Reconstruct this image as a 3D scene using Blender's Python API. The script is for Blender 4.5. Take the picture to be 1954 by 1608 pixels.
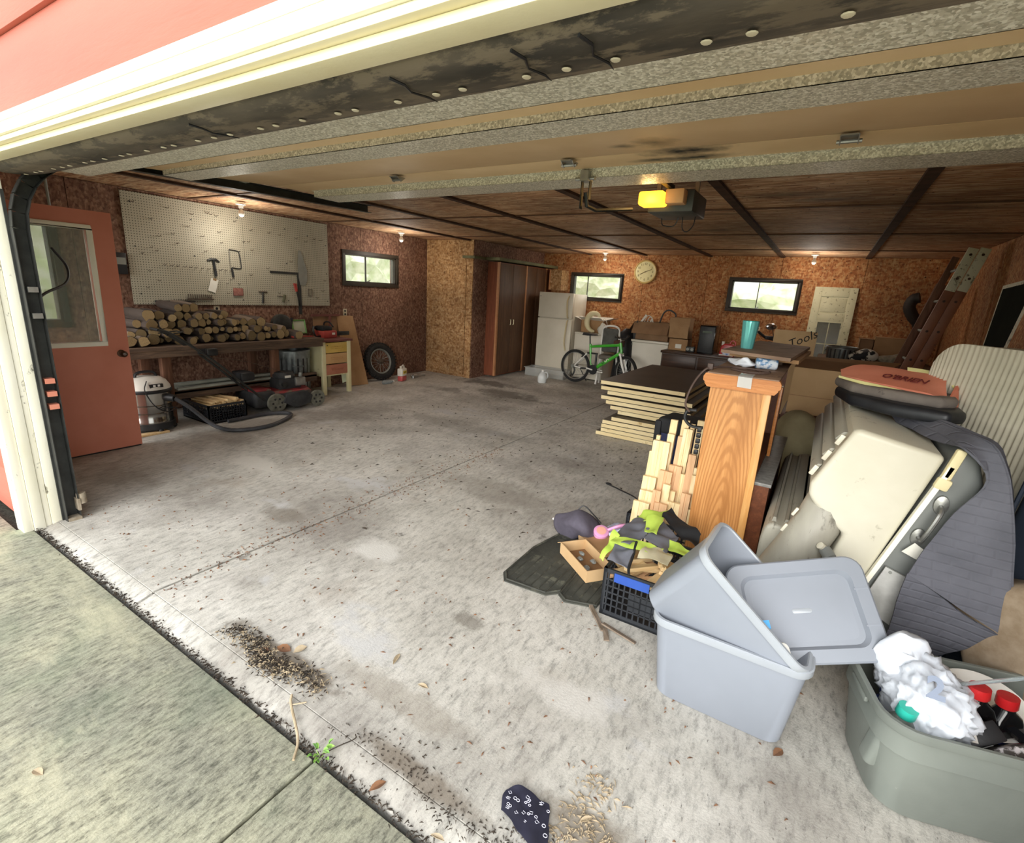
import bpy, bmesh, math, random
from mathutils import Vector, Matrix, Euler, noise
for o in list(bpy.data.objects): bpy.data.objects.remove(o)
SC = bpy.context.scene; COL = SC.collection
R = math.radians
# ------------------------------------------------ camera
cam = bpy.data.objects.new('camera', bpy.data.cameras.new('camera')); COL.objects.link(cam)
cam.data.sensor_fit = 'HORIZONTAL'; cam.data.sensor_width = 36; cam.data.lens = 942.6 / 1954 * 36
cam.data.clip_start = .02
cam.matrix_world = Matrix(((0.84492306, -0.18337762, 0.50247156, 0), (0.53181733, 0.18749408, -0.82584278, 0),
                           (0.05723064, 0.96499669, 0.25594147, 1.62), (0, 0, 0, 1)))
SC.camera = cam
# ------------------------------------------------ light
W = bpy.data.worlds.new('sky'); SC.world = W; W.use_nodes = True
nt = W.node_tree; nt.nodes.clear()
out = nt.nodes.new('ShaderNodeOutputWorld'); bg = nt.nodes.new('ShaderNodeBackground')
tc = nt.nodes.new('ShaderNodeTexCoord'); sx = nt.nodes.new('ShaderNodeSeparateXYZ'); rp = nt.nodes.new('ShaderNodeValToRGB')
nt.links.new(tc.outputs['Generated'], sx.inputs[0]); nt.links.new(sx.outputs['Z'], rp.inputs[0])
rp.color_ramp.elements[0].position = 0.0; rp.color_ramp.elements[0].color = (.97, .98, .93, 1)
rp.color_ramp.elements[1].position = .6; rp.color_ramp.elements[1].color = (.96, .98, 1, 1)
nt.links.new(rp.outputs[0], bg.inputs[0]); bg.inputs[1].default_value = 1.3
nt.links.new(bg.outputs[0], out.inputs[0])
sun = bpy.data.objects.new('sun', bpy.data.lights.new('sun', 'SUN')); COL.objects.link(sun)
sun.data.energy = 2.3; sun.data.angle = R(50); sun.data.color = (1, .97, .92)
sun.rotation_euler = (R(74), 0, R(12))  # broad low sun, added to carry daylight deep into the room
vs = SC.view_settings; vs.view_transform = 'Standard'; vs.look = 'None'; vs.exposure = .95; vs.gamma = 1; vs.use_curve_mapping = False
# ------------------------------------------------ materials
MATS = {}
def lin(h):
    c = [int(h[i:i+2], 16) / 255 for i in (0, 2, 4)]
    return tuple(x / 12.92 if x <= .04045 else ((x + .055) / 1.055) ** 2.4 for x in c) + (1,)
def node(nt, t, **k):
    n = nt.nodes.new(t)
    for a, b in k.items():
        if hasattr(n, a): setattr(n, a, b)
    return n
def base(name, rough=.6, metal=0., spec=.5):
    m = bpy.data.materials.new(name); m.use_nodes = True; nt = m.node_tree
    b = nt.nodes['Principled BSDF']; b.inputs['Roughness'].default_value = rough; b.inputs['Metallic'].default_value = metal
    b.inputs['Specular IOR Level'].default_value = spec
    MATS[name] = m
    return m, nt, b
def coords(nt, scale=(1, 1, 1), rot=(0, 0, 0), world=False):
    tc = nt.nodes.new('ShaderNodeTexCoord'); mp = nt.nodes.new('ShaderNodeMapping')
    mp.inputs['Scale'].default_value = scale; mp.inputs['Rotation'].default_value = rot
    if world:
        g = nt.nodes.new('ShaderNodeNewGeometry'); nt.links.new(g.outputs['Position'], mp.inputs[0])
    else:
        nt.links.new(tc.outputs['Object'], mp.inputs[0])
        oi = nt.nodes.new('ShaderNodeObjectInfo'); ml = nt.nodes.new('ShaderNodeMath'); ml.operation = 'MULTIPLY'; ml.inputs[1].default_value = 37
        nt.links.new(oi.outputs['Random'], ml.inputs[0]); nt.links.new(ml.outputs[0], mp.inputs['Location'])
    return mp.outputs[0]
def nz(nt, vec, scale, detail=4, rough=.55, dist=0):
    n = nt.nodes.new('ShaderNodeTexNoise'); n.inputs['Scale'].default_value = scale; n.inputs['Detail'].default_value = detail
    n.inputs['Roughness'].default_value = rough; n.inputs['Distortion'].default_value = dist
    nt.links.new(vec, n.inputs['Vector']); return n.outputs['Fac']
def ramp(nt, fac, stops):
    r = nt.nodes.new('ShaderNodeValToRGB'); e = r.color_ramp.elements
    while len(e) < len(stops): e.new(.5)
    for i, (p, c) in enumerate(stops):
        e[i].position = p; e[i].color = c if not isinstance(c, str) else lin(c)
    nt.links.new(fac, r.inputs[0]); return r.outputs[0]
def mix(nt, a, b, fac, mode='MIX'):
    m = nt.nodes.new('ShaderNodeMix'); m.data_type = 'RGBA'; m.blend_type = mode
    for s, v in ((0, fac), (6, a), (7, b)):
        if isinstance(v, bpy.types.NodeSocket): nt.links.new(v, m.inputs[s])
        else: m.inputs[s].default_value = lin(v) if isinstance(v, str) else v
    return m.outputs[2]
def bump(nt, b, h, strength, dist=.01):
    n = nt.nodes.new('ShaderNodeBump'); n.inputs['Strength'].default_value = strength; n.inputs['Distance'].default_value = dist
    nt.links.new(h, n.inputs['Height']); nt.links.new(n.outputs[0], b.inputs['Normal'])
def W_(a): return (a, a, a, 1)
def mat(name, c1, c2=None, scale=6, rough=.6, metal=0., spec=.5, bmp=.15, bs=60, st=(1, 1, 1), lo=.35, hi=.65, dirt=None, dl=.6, ds=3, world=False, trans=0, ior=1.45):
    """noise-mottled paint, plastic, cloth, card ..."""
    if name in MATS: return MATS[name]
    m, nt, b = base(name, rough, metal, spec); v = coords(nt, st, world=world)
    c = ramp(nt, nz(nt, v, scale), [(lo, c1), (hi, c2 or c1)])
    if dirt:
        d = ramp(nt, nz(nt, v, ds, 8, .7), [(dl, W_(0)), (min(1, dl + .06), W_(1))]); c = mix(nt, c, dirt, d)
    nt.links.new(c, b.inputs['Base Color'])
    if trans: b.inputs['Transmission Weight'].default_value = trans; b.inputs['IOR'].default_value = ior
    if bmp: bump(nt, b, nz(nt, v, bs, 3), bmp, .004)
    return m
def mat_osb(name, cols, scale=30, st=(1, 1, 1), stain=.5):
    m, nt, b = base(name, .75, 0, .25)
    vals = []
    for k, (rot, s3) in enumerate((((0, 0, .5), (1, 1, .45)), ((.6, .5, 0), (.5, 1, 1)))):
        v = coords(nt, tuple(a * c for a, c in zip(st, s3)), rot, world=True)
        vo = nt.nodes.new('ShaderNodeTexVoronoi'); vo.inputs['Scale'].default_value = scale * (1 if k else 1.4); nt.links.new(v, vo.inputs['Vector'])
        sp = nt.nodes.new('ShaderNodeSeparateColor'); nt.links.new(vo.outputs['Color'], sp.inputs[0]); vals.append(sp.outputs[0])
    n = len(cols) - 1
    c1 = ramp(nt, vals[0], [(i / n, c) for i, c in enumerate(cols)]); c2 = ramp(nt, vals[1], [(i / n, c) for i, c in enumerate(cols)])
    c = mix(nt, c1, c2, .5)
    v = coords(nt, (1, 1, 1), world=True)
    spk = ramp(nt, nz(nt, v, 28, 2), [(.67, W_(0)), (.72, W_(1))]); c = mix(nt, c, '3a1c0e', spk)
    lg = ramp(nt, nz(nt, v, .9, 5, .6), [(.35, W_(1)), (.7, W_(stain))]); c = mix(nt, c, lg, 1., 'MULTIPLY')
    nt.links.new(c, b.inputs['Base Color']); bump(nt, b, vals[0], .35, .003)
    return m
def mat_wood(name, c1, c2, c3=None, scale=3, ax=(14, 14, 1), rough=.5, spec=.4, bmp=.1, ring=False):
    m, nt, b = base(name, rough, 0, spec); v = coords(nt, ax)
    f = nz(nt, v, scale, 5, .6, .6)
    c = ramp(nt, f, [(.3, c1), (.5, c3 or c1), (.7, c2)])
    if ring:
        w = nt.nodes.new('ShaderNodeTexWave'); w.wave_type = 'RINGS'; w.rings_direction = 'Y'; w.inputs['Scale'].default_value = 2.6; w.inputs['Distortion'].default_value = 3.5; w.inputs['Detail'].default_value = 3
        w.inputs['Detail Scale'].default_value = 1.2; w.inputs['Detail Roughness'].default_value = .5
        g_ = nt.nodes.new('ShaderNodeNewGeometry'); mp_ = nt.nodes.new('ShaderNodeMapping'); mp_.inputs['Scale'].default_value = (9, 1, 1.25); mp_.inputs['Location'].default_value = (3.0, -2.93, -.25)
        nt.links.new(g_.outputs['Position'], mp_.inputs[0]); nt.links.new(mp_.outputs[0], w.inputs['Vector'])
        c = mix(nt, c, c1, ramp(nt, w.outputs['Fac'], [(.35, W_(0)), (.9, W_(.8))]))
    fine = nz(nt, coords(nt, (ax[0] * 8, ax[1] * 8, ax[2] * 1.5)), scale * 2, 2)
    c = mix(nt, c, c1, ramp(nt, fine, [(.55, W_(0)), (.75, W_(.5))]))
    nt.links.new(c, b.inputs['Base Color']); bump(nt, b, f, bmp, .004)
    return m
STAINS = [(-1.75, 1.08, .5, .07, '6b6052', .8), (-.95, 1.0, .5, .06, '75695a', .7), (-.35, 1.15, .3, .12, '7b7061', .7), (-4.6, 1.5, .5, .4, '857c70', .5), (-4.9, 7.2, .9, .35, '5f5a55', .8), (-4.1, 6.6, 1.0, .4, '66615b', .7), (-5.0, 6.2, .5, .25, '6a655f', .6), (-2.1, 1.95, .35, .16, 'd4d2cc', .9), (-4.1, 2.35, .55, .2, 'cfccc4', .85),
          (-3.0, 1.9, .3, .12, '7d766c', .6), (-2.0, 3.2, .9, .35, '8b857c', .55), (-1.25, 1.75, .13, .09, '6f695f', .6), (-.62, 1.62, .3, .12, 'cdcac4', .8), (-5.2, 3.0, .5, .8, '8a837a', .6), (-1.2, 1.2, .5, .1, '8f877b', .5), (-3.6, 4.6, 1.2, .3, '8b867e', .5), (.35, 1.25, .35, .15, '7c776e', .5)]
def mth2(nt, s):
    n = nt.nodes.new('ShaderNodeMath'); n.operation = 'MULTIPLY'; nt.links.new(s, n.inputs[0]); n.inputs[1].default_value = .42; return n.outputs[0]
def mat_concrete(name, cols, green=False):
    m, nt, b = base(name, .85, 0, .3); v = coords(nt, world=True)
    sc = 1.0
    c = ramp(nt, nz(nt, v, 1.3, 9, .68), [(.3, cols[0]), (.48, cols[1]), (.68, cols[2])])
    vs_ = coords(nt, (1.0, .35, 1), (0, 0, .5), world=True)
    fine = ramp(nt, nz(nt, vs_, 60 if green else 34, 6, .8), [(.36, W_(.42 if green else .6)), (.5, W_(1.0)), (.66, W_(1.45 if green else 1.15))])
    c = mix(nt, c, fine, 1., 'MULTIPLY')
    spk = ramp(nt, nz(nt, vs_, 120, 2), [(.68, W_(0)), (.74, W_(.7))]); c = mix(nt, c, '4a4640', spk)
    if green:
        g = ramp(nt, nz(nt, v, 1.7, 6, .6), [(.5, W_(0)), (.68, W_(.4))]); c = mix(nt, c, '84937a', g)
        y = ramp(nt, nz(nt, coords(nt, (.5, 1.4, 1), world=True), 1.6, 8, .75), [(.52, W_(0)), (.66, W_(.75))]); c = mix(nt, c, 'cfccb0', y)
    else:
        d = ramp(nt, nz(nt, v, .85, 6, .62), [(.47, W_(0)), (.66, W_(.62))]); c = mix(nt, c, '77706a', d)
        w = ramp(nt, nz(nt, coords(nt, (1, 1.6, 1), (0, 0, .3), world=True), 1.05, 7, .6), [(.6, W_(0)), (.66, W_(.75))]); c = mix(nt, c, 'c2c2c2', w)
        o = ramp(nt, nz(nt, v, 3.1, 5, .7), [(.66, W_(0)), (.70, W_(.6))]); c = mix(nt, c, '55504b', o)
        r_ = ramp(nt, nz(nt, v, 2.2, 4, .6), [(.58, W_(0)), (.75, W_(.35))]); c = mix(nt, c, '8f7f6e', r_)
    if not green:
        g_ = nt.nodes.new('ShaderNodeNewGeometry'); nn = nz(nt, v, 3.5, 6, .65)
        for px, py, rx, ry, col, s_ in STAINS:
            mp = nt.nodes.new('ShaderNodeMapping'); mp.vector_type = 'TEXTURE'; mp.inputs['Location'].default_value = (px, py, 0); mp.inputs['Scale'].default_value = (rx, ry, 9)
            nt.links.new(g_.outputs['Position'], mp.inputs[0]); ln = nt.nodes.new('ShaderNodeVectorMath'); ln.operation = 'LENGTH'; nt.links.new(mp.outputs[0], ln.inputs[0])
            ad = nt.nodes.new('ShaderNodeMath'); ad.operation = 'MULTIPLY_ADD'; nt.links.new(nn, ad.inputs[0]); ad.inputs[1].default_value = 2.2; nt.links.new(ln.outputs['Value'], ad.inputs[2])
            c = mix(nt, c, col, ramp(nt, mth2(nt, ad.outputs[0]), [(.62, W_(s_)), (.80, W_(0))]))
    nt.links.new(c, b.inputs['Base Color']); bump(nt, b, nz(nt, v, 90, 5, .7), .5, .004)
    return m
def mat_galv(name):
    m, nt, b = base(name, .5, .25, .5); v = coords(nt, (1, 1, 1), world=True)
    vo = nt.nodes.new('ShaderNodeTexVoronoi'); vo.inputs['Scale'].default_value = 150; nt.links.new(v, vo.inputs['Vector'])
    sp = nt.nodes.new('ShaderNodeSeparateColor'); nt.links.new(vo.outputs['Color'], sp.inputs[0])
    c = ramp(nt, sp.outputs[0], [(0, 'aca796'), (.5, 'd0cab8'), (1, 'f6f2e4')])
    c = mix(nt, c, '8f8876', ramp(nt, nz(nt, v, 5, 7, .7), [(.6, W_(0)), (.8, W_(.5))]))
    nt.links.new(c, b.inputs['Base Color']); nt.links.new(ramp(nt, sp.outputs[1], [(0, W_(.3)), (1, W_(.6))]), b.inputs['Roughness'])
    bump(nt, b, sp.outputs[2], .25, .002)
    return m
def mat_emit(name, col, s):
    m, nt, b = base(name, .5); b.inputs['Base Color'].default_value = lin(col)
    b.inputs['Emission Color'].default_value = lin(col); b.inputs['Emission Strength'].default_value = s
    return m
def mat_glass(name, col='ffffff', rough=.02, alpha=.25):
    m, nt, b = base(name, rough, 0, .6); b.inputs['Base Color'].default_value = lin(col); b.inputs['Alpha'].default_value = alpha
    return m
def mat_peel(name, paint, paint2, under, dl=.6, ds=7, rough=.6, st=(1, 1, 1)):
    return mat(name, paint, paint2, 3, rough, bmp=.3, bs=25, dirt=under, dl=dl, ds=ds, st=st)
# ------------------------------------------------ mesh builder
def bas(d):
    d = Vector(d).normalized(); a = Vector((0, 0, 1)) if abs(d.z) < .9 else Vector((1, 0, 0))
    u = d.cross(a).normalized(); return u, d.cross(u).normalized()
class MB:
    def __init__(s): s.v = []; s.f = []
    def add(s, vs, fs):
        n = len(s.v); s.v += [tuple(p) for p in vs]; s.f += [[i + n for i in f] for f in fs]; return s
    def box(s, c, d, e=(0, 0, 0), bv=0, taper=1):
        x, y, z = [a / 2 for a in d]; M_ = Euler(e).to_matrix(); c = Vector(c)
        if bv:
            bm = bmesh.new(); vs = [bm.verts.new((sx * x * (taper if sz < 0 else 1), sy * y * (taper if sz < 0 else 1), sz * z)) for sx in (-1, 1) for sy in (-1, 1) for sz in (-1, 1)]
            for q in ((0, 1, 3, 2), (4, 6, 7, 5), (0, 4, 5, 1), (2, 3, 7, 6), (0, 2, 6, 4), (1, 5, 7, 3)): bm.faces.new([vs[i] for i in q])
            bmesh.ops.bevel(bm, geom=bm.edges[:], offset=bv, segments=2 if bv < .03 else 4, profile=.5, affect='EDGES')
            bm.verts.index_update(); s.add([c + M_ @ q.co for q in bm.verts], [[q.index for q in f.verts] for f in bm.faces]); bm.free(); return s
        p = [c + M_ @ Vector((sx * x * (taper if sz < 0 else 1), sy * y * (taper if sz < 0 else 1), sz * z)) for sx in (-1, 1) for sy in (-1, 1) for sz in (-1, 1)]
        return s.add(p, [(0, 1, 3, 2), (4, 6, 7, 5), (0, 4, 5, 1), (2, 3, 7, 6), (0, 2, 6, 4), (1, 5, 7, 3)])
    def bb(s, a, b, bv=0):
        return s.box([(p + q) / 2 for p, q in zip(a, b)], [abs(p - q) for p, q in zip(a, b)], bv=bv)
    def cyl(s, a, b, r0, r1=None, n=12, cap=True):
        return s.tube([a, b], [r0, r0 if r1 is None else r1], n, cap)
    def tube(s, pts, r, n=8, cap=True, closed=False):
        P = [Vector(p) for p in pts]; k = len(P); rs = r if isinstance(r, (list, tuple)) else [r] * k
        vs = []; u = None
        for i in range(k):
            d = (P[(i + 1) % k] - P[i - 1]) if closed else (P[min(i + 1, k - 1)] - P[max(i - 1, 0)])
            if d.length < 1e-9: d = Vector((0, 0, 1))
            d.normalize()
            if u is None: u, w = bas(d)
            else:
                u = (u - d * u.dot(d));
                if u.length < 1e-6: u, w = bas(d)
                u.normalize()
            w = d.cross(u)
            for j in range(n):
                t = 2 * math.pi * j / n; vs.append(P[i] + (u * math.cos(t) + w * math.sin(t)) * rs[i])
        fs = []
        for i in range(k if closed else k - 1):
            for j in range(n):
                a, b = i * n, ((i + 1) % k) * n; fs.append((a + j, a + (j + 1) % n, b + (j + 1) % n, b + j))
        if cap and not closed: fs += [tuple(range(n - 1, -1, -1)), tuple((k - 1) * n + j for j in range(n))]
        return s.add(vs, fs)
    def lathe(s, prof, n=20, c=(0, 0, 0), axis=(0, 0, 1), sq=0, sx=1, sy=1):
        """prof: (radius, height) list; sq>0 squares the ring"""
        u, w = (Vector((1, 0, 0)), Vector((0, 1, 0))) if tuple(axis) == (0, 0, 1) else bas(axis); ax = Vector(axis).normalized(); c = Vector(c); vs = []
        for r, h in prof:
            for j in range(n):
                t = 2 * math.pi * j / n; ct, st_ = math.cos(t), math.sin(t)
                if sq: k = (abs(ct) ** (2 + sq) + abs(st_) ** (2 + sq)) ** (-1 / (2 + sq)); ct *= k; st_ *= k
                vs.append(c + u * r * ct * sx + w * r * st_ * sy + ax * h)
        k = len(prof); fs = [(i * n + j, i * n + (j + 1) % n, (i + 1) * n + (j + 1) % n, (i + 1) * n + j) for i in range(k - 1) for j in range(n)]
        if prof[0][0] > 1e-6: fs.append(tuple(range(n - 1, -1, -1)))
        if prof[-1][0] > 1e-6: fs.append(tuple((k - 1) * n + j for j in range(n)))
        return s.add(vs, fs)
    def prism(s, poly, a, b, axis='y'):
        """poly of (p,q) extruded along axis from a to b; y: (x,z); x: (y,z); z: (x,y)"""
        mk = {'y': lambda p, t: (p[0], t, p[1]), 'x': lambda p, t: (t, p[0], p[1]), 'z': lambda p, t: (p[0], p[1], t)}[axis]
        n = len(poly); vs = [mk(p, a) for p in poly] + [mk(p, b) for p in poly]
        return s.add(vs, [tuple(range(n)), tuple(range(2 * n - 1, n - 1, -1))] + [(i, (i + 1) % n, n + (i + 1) % n, n + i) for i in range(n)])
    def slab(s, quad, th):
        q = [Vector(p) for p in quad]; nrm = sum(((q[i] - q[0]).cross(q[i + 1] - q[0]) for i in range(1, len(q) - 1)), Vector()).normalized() * th; n = len(q)
        vs = q + [p - nrm for p in q]
        return s.add(vs, [tuple(range(n)), tuple(range(2 * n - 1, n - 1, -1))] + [(i, n + i, n + (i + 1) % n, (i + 1) % n) for i in range(n)])
    def ball(s, c, r, n=12, m=8, sq=0):
        rr = r if isinstance(r, (tuple, list)) else (r, r, r)
        pr = [(math.sin(math.pi * i / m), -math.cos(math.pi * i / m)) for i in range(m + 1)]; k = len(s.v)
        s.lathe([(max(a, 1e-7), b) for a, b in pr], n, sq=sq)
        for i in range(k, len(s.v)): p = s.v[i]; s.v[i] = (c[0] + p[0] * rr[0], c[1] + p[1] * rr[1], c[2] + p[2] * rr[2])
        return s
    def grid(s, rows, th=0):
        """rows of points -> sheet with thickness"""
        nr, nc = len(rows), len(rows[0]); vs = [Vector(p) for r in rows for p in r]
        fs = [(i * nc + j, i * nc + j + 1, (i + 1) * nc + j + 1, (i + 1) * nc + j) for i in range(nr - 1) for j in range(nc - 1)]
        if not th: return s.add(vs, fs)
        nn = [Vector() for _ in vs]
        for f in fs:
            q = (vs[f[1]] - vs[f[0]]).cross(vs[f[3]] - vs[f[0]])
            for i in f: nn[i] += q
        k = len(vs); v2 = [p - (q.normalized() * th if q.length > 1e-9 else Vector((0, 0, th))) for p, q in zip(vs, nn)]
        f2 = [tuple(i + k for i in reversed(f)) for f in fs]
        bd = [j for j in range(nc)] + [i * nc + nc - 1 for i in range(1, nr)] + [(nr - 1) * nc + j for j in range(nc - 2, -1, -1)] + [i * nc for i in range(nr - 2, 0, -1)]
        f3 = [(bd[i], bd[i] + k, bd[(i + 1) % len(bd)] + k, bd[(i + 1) % len(bd)]) for i in range(len(bd))]
        return s.add(vs + v2, fs + f2 + f3)
    def xf(s, M_):
        s.v = [tuple(M_ @ Vector(p)) for p in s.v]; return s
    def build(s, name, m, parent=None, smooth=True, ang=38, bevel=0, sub=0, wob=0, wsc=5):
        me = bpy.data.meshes.new(name); bm = bmesh.new(); vv = [bm.verts.new(p) for p in s.v]
        for f in s.f:
            try: bm.faces.new([vv[i] for i in f])
            except ValueError: pass
        bmesh.ops.recalc_face_normals(bm, faces=bm.faces[:])
        if wob:
            for q in bm.verts: q.co += noise.noise_vector(q.co * wsc) * wob
        if bevel:
            bmesh.ops.remove_doubles(bm, verts=bm.verts[:], dist=1e-5)
            es = [e for e in bm.edges if len(e.link_faces) == 2 and e.calc_face_angle(0) > R(30)]
            bmesh.ops.bevel(bm, geom=es, offset=bevel, segments=2 if bevel < .02 else 4, profile=.5, affect='EDGES', clamp_overlap=True)
        if smooth:
            for f in bm.faces: f.smooth = True
            for e in bm.edges:
                if len(e.link_faces) == 2 and e.calc_face_angle(0) > R(ang): e.smooth = False
        bm.to_mesh(me); bm.free()
        if m: me.materials.append(MATS[m] if isinstance(m, str) else m)
        o = bpy.data.objects.new(name, me); COL.objects.link(o)
        if parent: o.parent = parent
        if sub: md = o.modifiers.new('sub', 'SUBSURF'); md.levels = sub; md.render_levels = sub
        return o
def tag(o, label=None, cat=None, group=None, kind=None):
    if label: o['label'] = label
    if cat: o['category'] = cat
    if group: o['group'] = group
    if kind: o['kind'] = kind
    return o
def thing(name, loc, label, cat, group=None, rz=0, e=None):
    o = bpy.data.objects.new(name, None); COL.objects.link(o); o.location = loc; o.rotation_euler = e or (0, 0, rz)
    o.empty_display_size = .1
    return tag(o, label, cat, group)
def copy_tree(o, parent=None):
    c = o.copy(); COL.objects.link(c); c.parent = parent
    for ch in list(o.children): copy_tree(ch, c)
    return c
def struct(o): o['kind'] = 'structure'; return o
def root(name):
    o = bpy.data.objects.new(name, None); COL.objects.link(o); return struct(o)
def text(s, size, name, m, parent, loc, e, depth=.0008, fontshear=0, spacing=1, bold=0):
    cu = bpy.data.curves.new(name, 'FONT'); cu.body = s; cu.size = size; cu.extrude = depth; cu.shear = fontshear; cu.offset = bold; cu.space_character = spacing; cu.align_x = 'CENTER'; cu.align_y = 'CENTER'; cu.resolution_u = 2
    tmp = bpy.data.objects.new('t', cu); COL.objects.link(tmp); dg = bpy.context.evaluated_depsgraph_get(); dg.update()
    me = bpy.data.meshes.new_from_object(tmp.evaluated_get(dg)); bpy.data.objects.remove(tmp)
    me.materials.clear(); me.materials.append(MATS[m]); o = bpy.data.objects.new(name, me); COL.objects.link(o); o.parent = parent; o.location = loc; o.rotation_euler = e
    return o
def sm(pts, k=6):
    """Catmull-Rom through points"""
    P = [Vector(p) for p in pts]; P = [P[0] * 2 - P[1]] + P + [P[-1] * 2 - P[-2]]; o = []
    for i in range(1, len(P) - 2):
        for j in range(k):
            t = j / k; a, b, c, d = P[i - 1:i + 3]
            o.append(.5 * ((2 * b) + (c - a) * t + (2 * a - 5 * b + 4 * c - d) * t * t + (3 * b - a - 3 * c + d) * t ** 3))
    return o + [P[-2]]
# palette
mat_osb('osb_wall', ['86502e', 'a8683e', 'c07c4c', 'cf9560', 'dcb27c'], 40)
mat_osb('osb_red', ['5f4236', '735142', '866252', '9a7560', 'b39078'], 40)
mat_osb('osb_ceiling', ['8a5a3e', 'b08060', 'cc9c74', 'e2bb92', 'f4d8b2'], 27, (.33, 1.7, 1))
mat_osb('osb_light', ['845a38', 'a0764c', 'b88c5e', 'caa272', 'dab88c'], 40)
mat('dark_batten', '3c2a20', '50392b', 8, .8, spec=.2)
mat_concrete('floor_concrete', ('a8a59d', 'bfbcb4', 'd2cfc8'))
mat_concrete('drive_concrete', ('84857a', '9b9b8a', 'b5b49c'), True)
mat('joint_dirt', '3f3c36', '5a564d', 60, .95, spec=.1)
mat_galv('galvanized')
mat('door_cream', 'd0b184', 'dcc096', 2, .6, dirt='7d6c50', dl=.72, ds=4)
mat('paint_cream', 'ece0b8', 'f2e8c6', 3, .5, dirt='a58f62', dl=.68, ds=14)
mat('paint_white', 'f6f2dc', 'fdfaec', 3, .5, dirt='8d8a78', dl=.69, ds=16)
mat_peel('paint_peeling', 'e9e5cf', 'f2efe0', '6f6a58', .60, 11, st=(1, 1, .6))
mat('siding_red', 'b4604f', 'bf6e5c', 1.5, .6, bmp=.5, bs=30, st=(.3, 1, 2))
mat('door_red', 'cf8068', 'd88b74', 2.5, .45, bmp=.1)
mat('black_steel', '2b2c2b', '3b3c3a', 12, .5, .3)
mat('black_plastic', '17181a', '242528', 8, .45)
mat('black_rubber', '322d28', '5c5246', 7, .8, bmp=.5, bs=30, dirt='6f6353', dl=.48, ds=10, st=(.4, 1, 1))
mat('white_plastic', 'e9e7e0', 'f2f0ea', 5, .4, bmp=0)
mat('chrome', 'c8c8c8', 'e0e0e0', 5, .18, 1., bmp=0)
mat('steel', '9a9a97', 'b2b2ae', 15, .35, .8)
mat('bronze', '4a3528', '5d4534', 10, .35, .7)
mat_glass('window_glass', 'e8f0e8', .03, .12)
mat('leaf_green', '5c9440', '9bc05e', 20, .6)
mat('bush_green', 'c2d29c', 'f2f6dc', 5, .8)
# ================================================ SETTING
XL, XR, YF, YB, ZC = -6.5, 1.47, 1.0, 9.85, 2.43
def minus(rect, holes):
    """rect (a0,a1,z0,z1) minus holes -> rects"""
    rs = [rect]
    for h in holes:
        o = []
        for a0, a1, z0, z1 in rs:
            if h[1] <= a0 or h[0] >= a1 or h[3] <= z0 or h[2] >= z1: o.append((a0, a1, z0, z1)); continue
            if h[0] > a0: o.append((a0, h[0], z0, z1))
            if h[1] < a1: o.append((h[1], a1, z0, z1))
            b0, b1 = max(a0, h[0]), min(a1, h[1])
            if h[2] > z0: o.append((b0, b1, z0, h[2]))
            if h[3] < z1: o.append((b0, b1, h[3], z1))
        rs = o
    return rs
def wall(name, axis, pos, out, seams, z1, holes, m, th=.14, gap=.003):
    """axis x: wall plane x=pos running along y; out = direction (sign) away from the room"""
    core = MB()
    for a0, a1, b0, b1 in minus((seams[0], seams[-1], -.05, z1 + .3), holes):
        p0, p1 = pos + out * .014, pos + out * th
        core.bb((p0, a0, b0), (p1, a1, b1)) if axis == 'x' else core.bb((a0, p0, b0), (a1, p1, b1))
    w = struct(core.build(name, m, smooth=False))
    for s0, s1 in zip(seams, seams[1:]):
        p = MB()
        for a0, a1, b0, b1 in minus((s0 + gap, s1 - gap, 0.01, z1), holes):
            p.bb((pos, a0, b0), (pos + out * .0135, a1, b1)) if axis == 'x' else p.bb((a0, pos, b0), (a1, pos + out * .0135, b1))
        if p.v: p.build('panel', m, w, smooth=False)
    return w
WB1 = (-4.68, -3.64, 1.56, 2.01); WB2 = (-1.56, -.52, 1.54, 2.02); WL1 = (5.41, 6.5, 1.6, 2.03); WL2 = (1.05, 1.90, 1.06, 1.98)
wall('wall_left', 'x', XL, -1, [.86, 2.08, 3.3, 4.52, 5.74, 6.96, 9.99], ZC, [WL1, WL2], 'osb_red')
wall('wall_back', 'y', YB, 1, [-6.64, -5.55, -4.37, -3.19, -2.0, -.82, .37, 1.61], ZC, [WB1, WB2], 'osb_wall')
wall('wall_right', 'x', XR, 1, [.86, 2.55, 3.77, 4.99, 6.21, 7.43, 8.65, 9.99], ZC, [], 'osb_wall')
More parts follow.
